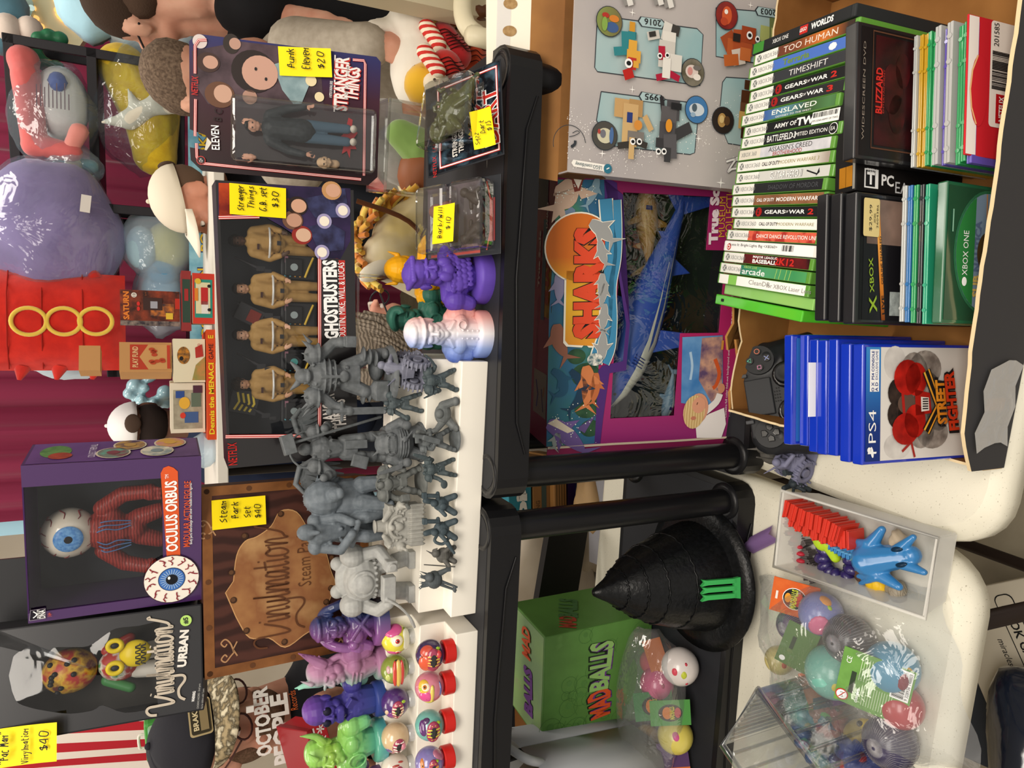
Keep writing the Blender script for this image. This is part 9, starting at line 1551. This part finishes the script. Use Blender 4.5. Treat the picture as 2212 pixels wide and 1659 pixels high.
chain('grey scaly jointed toy with red striped sides in the tray',[(1728,1115),(1728,1150),(1745,1185),(1750,1222),(1775,1238)],.026,.016,'4a4444','a82a3a');coil('dark purple coiled jointed toy in the middle of the tray',at(1822,1210,z=tz),.026,.010,'2a1f5a',18,turns=1.6)
chain('blue linked tail of the winged toy in the tray',[(1808,1170),(1845,1190),(1885,1200)],.016,.016,'3a7fb8','5a9aca',z=tz+.012);p=at(1920,1205,z=tz+.022);t=thing('horned_toy','glossy blue horned toy head with dark eye slots in the tray','jointed toy',p,18);BLM=M('2f78b4',.3,0,None,coat=.5);b=MB();b.cap((0,.03,0),(0,-.03,0),.020,.012,BLM)
for q in(-1,1):
 b.cap((q*.01,.03,.0),(q*.034,-.005,.004),.012,.005,BLM);b.cap((q*.008,-.02,.005),(q*.02,-.045,.008),.008,.004,BLM)
 for k in range(4):b.cap((q*.007*k,.02,.006),(q*.009*k,.05,.0),.005,.003,BLM)
b.build('head',t,remesh=.0015,smooth=2)
for q in(-1,1):b=MB();b.sph((q*.009,-.022,.011),(.0035,.008,.003),M('0f2c44',.3));b.build('eye_slot',t)
p=at(1775,1162,z=tz+.02);t=thing('bird_toy','lime green toy bird head with a dark eye in the tray','jointed toy',p,10);b=MB();LM=M('a8c82a',.35);b.sph((0,0,0),(.018,.013,.012),LM);b.cap((-.008,-.008,-.002),(-.026,-.012,-.006),.010,.007,LM);b.cap((.01,.0,-.004),(.02,-.014,-.008),.009,.006,LM);b.build('head',t,remesh=.0012,smooth=2);b=MB();b.sph((.0,-.008,.009),(.005,.0035,.004),M('4a5a14'));b.build('eye',t)
for lab,X,Y,col,rr_ in(('yellow curved toy piece at the near end of the tray',1905,1265,'d8ae1f',(.020,.014,.012)),('grey ribbed shell toy beside the yellow piece',1945,1275,'8f8676',(.014,.012,.012)),('brown toy piece under the purple coil',1870,1240,'5a4030',(.016,.012,.008)),('tan toy piece by the tray wall behind the blue head',1950,1172,'a89a86',(.016,.012,.010))):
 p=at(X,Y,z=tz+.008);t=thing('toy_piece',lab,'toy piece',p,20);b=MB();sag(b,(0,0,rr_[2]*.6),rr_,M(col,.4,0,'wave' if 'shell' in lab else 'noise',scale=120,h2=col,b=.5),(16,10),X,.12);b.build('piece',t)
 # ---- things under and behind the shelf units ----
def crate(lab,px,y,D,col,art=None,nm='carton',z=None):g=tbox(lab,px,y,D,col,art,0,None,z);g.name=nm;g['category']='carton';return g
b=MB();q=at(1330,1200,y=1.45);b.box((-.05,1.75,q.z-.02),(1.5,.64,.03),M('5a544a',.7));o=b.build('storage_bench');tag(o,'low grey-brown bench behind the shelf units carrying cartons','bench');zq=q.z
for x in(-.75,.65):
 for y in(1.5,2.0):pass
crate('teal carton with large white letters seen between the shelf units',(1098,1150,1198,1000),1.5,.14,'2a7a8c',lambda b,w,h:b.text('bois',0,h*.45,h*.5,M('dcdcd4'),w=w*.62,bold=.06,k=2));crate('brown printed carton below the teal one',(1150,1194,1190,990),1.5,.14,'8a6236',lambda b,w,h:(b.rect(-w*.5,h*.3,w*.5,h*.55,M('3a4a44'),1),b.text('HASBRO'[:0]+'AMAZING',-w*.1,h*.75,h*.2,M('4a3520'),k=2)));crate('brown carton with small print lines below the first brown one',(1196,1226,1192,985),1.48,.14,'946a3a',lambda b,w,h:[b.line([(-w*.4,h*(.2+.2*i)),(w*.35,h*(.2+.2*i))],.003,M('5a4020'),1)for i in range(4)]);crate('purple and white carton seen between the shelf posts',(1226,1244,1105,1030),1.5,.1,'4a2a6a');crate('blue tub with crumpled paper between the shelf units',(1300,1342,1180,985),1.42,.14,'1f56a8',nm='plastic_tub',z=zq)
def lump(lab,X,Y,y,r,col,cat='bag',nm='paper_bag',seed=1,h2=None):c=at(X,Y,y=y);t=thing(nm,lab,cat,c);b=MB();sag(b,(0,0,0),r,M(col,.6,0,'noise',scale=8,h2=h2 or col,b=.4),(18,12),seed,.13);b.build('bag_body',t);return t
lump('crumpled tan paper above the blue tub',1280,1085,1.42,(.07,.05,.04),'a88a62',seed=4);lump('large white plastic bag behind the shelf units',1165,1250,1.5,(.16,.08,.13),'b8ab98','bag','plastic_bag',6,'cabfae');lump('white wrapped bundle between the posts and the green box',1265,1170,1.5,(.08,.06,.06),'b0a490','bag','plastic_bag',9);q=at(1200,1290,y=1.22);b=MB();b.box((0,0,0),(.30,.02,.09),M('1d1b1a',.6));o=b.build('slanting_board');tag(o,'black slanting panel behind the green box','board',None,q,(0,12,0))
crate('grey plastic storage box standing under the rear of the shelf',(1335,1500,1215,1020),1.30,.12,'8a8a90',nm='storage_box');crate('brown carton with dark stamped letters under the green box',(1180,1330,1700,1555),1.25,.14,'6a4522',lambda b,w,h:(b.rect(-w*.1,h*.5,w*.3,h*.65,M('2c1c10'),1),b.text('CHEST',w*.1,h*.575,h*.09,M('6a4522'),k=3,bold=.03),b.text('upside',w*.1,h*.35,h*.1,M('2c1c10'),k=2)),z=.55);q=at(1345,1580,y=1.12);b=MB();b.box((0,0,0),(.10,.003,.09),M('e8e6e4',.6));o=b.build('paper_sheet');tag(o,'white paper sheet beside the brown stamped carton','paper',None,q,(-20,10,0))
p=at(1240,1690,y=1.0);g=thing('storage_tub','white plastic tub with a raised handle at the left frame edge','storage tub',(p.x-.03,1.0,p.z-.12));b=MB();TW=M('aeb2b6',.35);b.sheet([[(.10*math.copysign(abs(math.cos(a))**.4,math.cos(a))*(1+.15*k),.09*math.copysign(abs(math.sin(a))**.4,math.sin(a))*(1+.15*k),.22*k)for a in[j*6.283/32 for j in range(33)]]for k in(0,.5,1)],TW);b.build('tub_body',g,solid=.003);b=MB();b.tube(crom([(.11,-.05,.21),(.135,-.06,.25),(.13,.06,.26),(.11,.07,.21)],4),.007,TW);b.build('handle',g)
b=MB();sag(b,(0,0,.15),(.075,.06,.09),M('cfc4ae',.7,0,'noise',scale=12,h2='bfb39c',b=.3),(16,10),3,.1);o=b.build('cloth_bundle');tag(o,'cream printed cloth bundle inside the white tub','cloth',None,g.location+V((0,0,.012)));b=MB();b.box((0,0,0),(.05,.012,.10),M('8a1a22',.5));o=b.build('red_booklet');tag(o,'dark red booklet sticking out of the white tub','booklet',None,g.location+V((.06,-.07,.19)),(0,20,10))
g=thing('game_carton','white board game carton with black lettering on the floor under the table','carton',at(2215,1445,z=.16),0);g.rotation_euler=(0,0,math.radians(205));b=MB();b.box((0,0,-.04),(.30,.20,.08),M('d2cab8',.5));b.build('carton',g,bevel=.002);b=MB();b.face((0,0,.0005),(1,0,0),(0,1,0));b.rrect(-.13,.0,.03,.035,.012,K_,1);b.rrect(-.128,.002,.028,.033,.011,M('d2cab8',.5),2);b.text('BOOK GAME',-.05,.0175,.016,K_,w=.12,bold=.02,k=4);b.text('miracles.',-.03,-.02,.012,K_,w=.05,k=2,shear=.2);b.rect(-.15,.07,.15,.1,M('2a4a8a'),1);b.text('Ravensburger',.05,.085,.014,W_,w=.1,bold=.02,k=2);b.build('printed_lid',g)
c=at(2150,1610,z=.30);t=thing('glossy_bag','glossy navy wrapped package on the floor under the left table edge','package',(c.x,c.y,.16));b=MB();sag(b,(-.03,-.05,.03),(.17,.12,.12),M('1c2434',.15,0,'noise',scale=7,h2='222a3c',b=.6,d=.02,coat=1),(28,18),4,.08);b.build('wrapped_body',t);b=MB();b.box((0,.02,-.09),(.3,.3,.1),M('3a3f48',.7));o=b.build('floor_box');tag(o,'dark flat box on the floor under the glossy package','box',None,(c.x,c.y,.05+.09));b=MB();b.T=Matrix.Translation((.0,-.14,.06))@Matrix.Rotation(1.0,4,'X');b.prism([(-.06,-.05),(.03,-.06),(.02,.0),(-.0,.07)],0,.002,M('8a8088',.6,0,'noise',scale=30,h2='6f656c',b=.1));b.build('printed_panel',t)
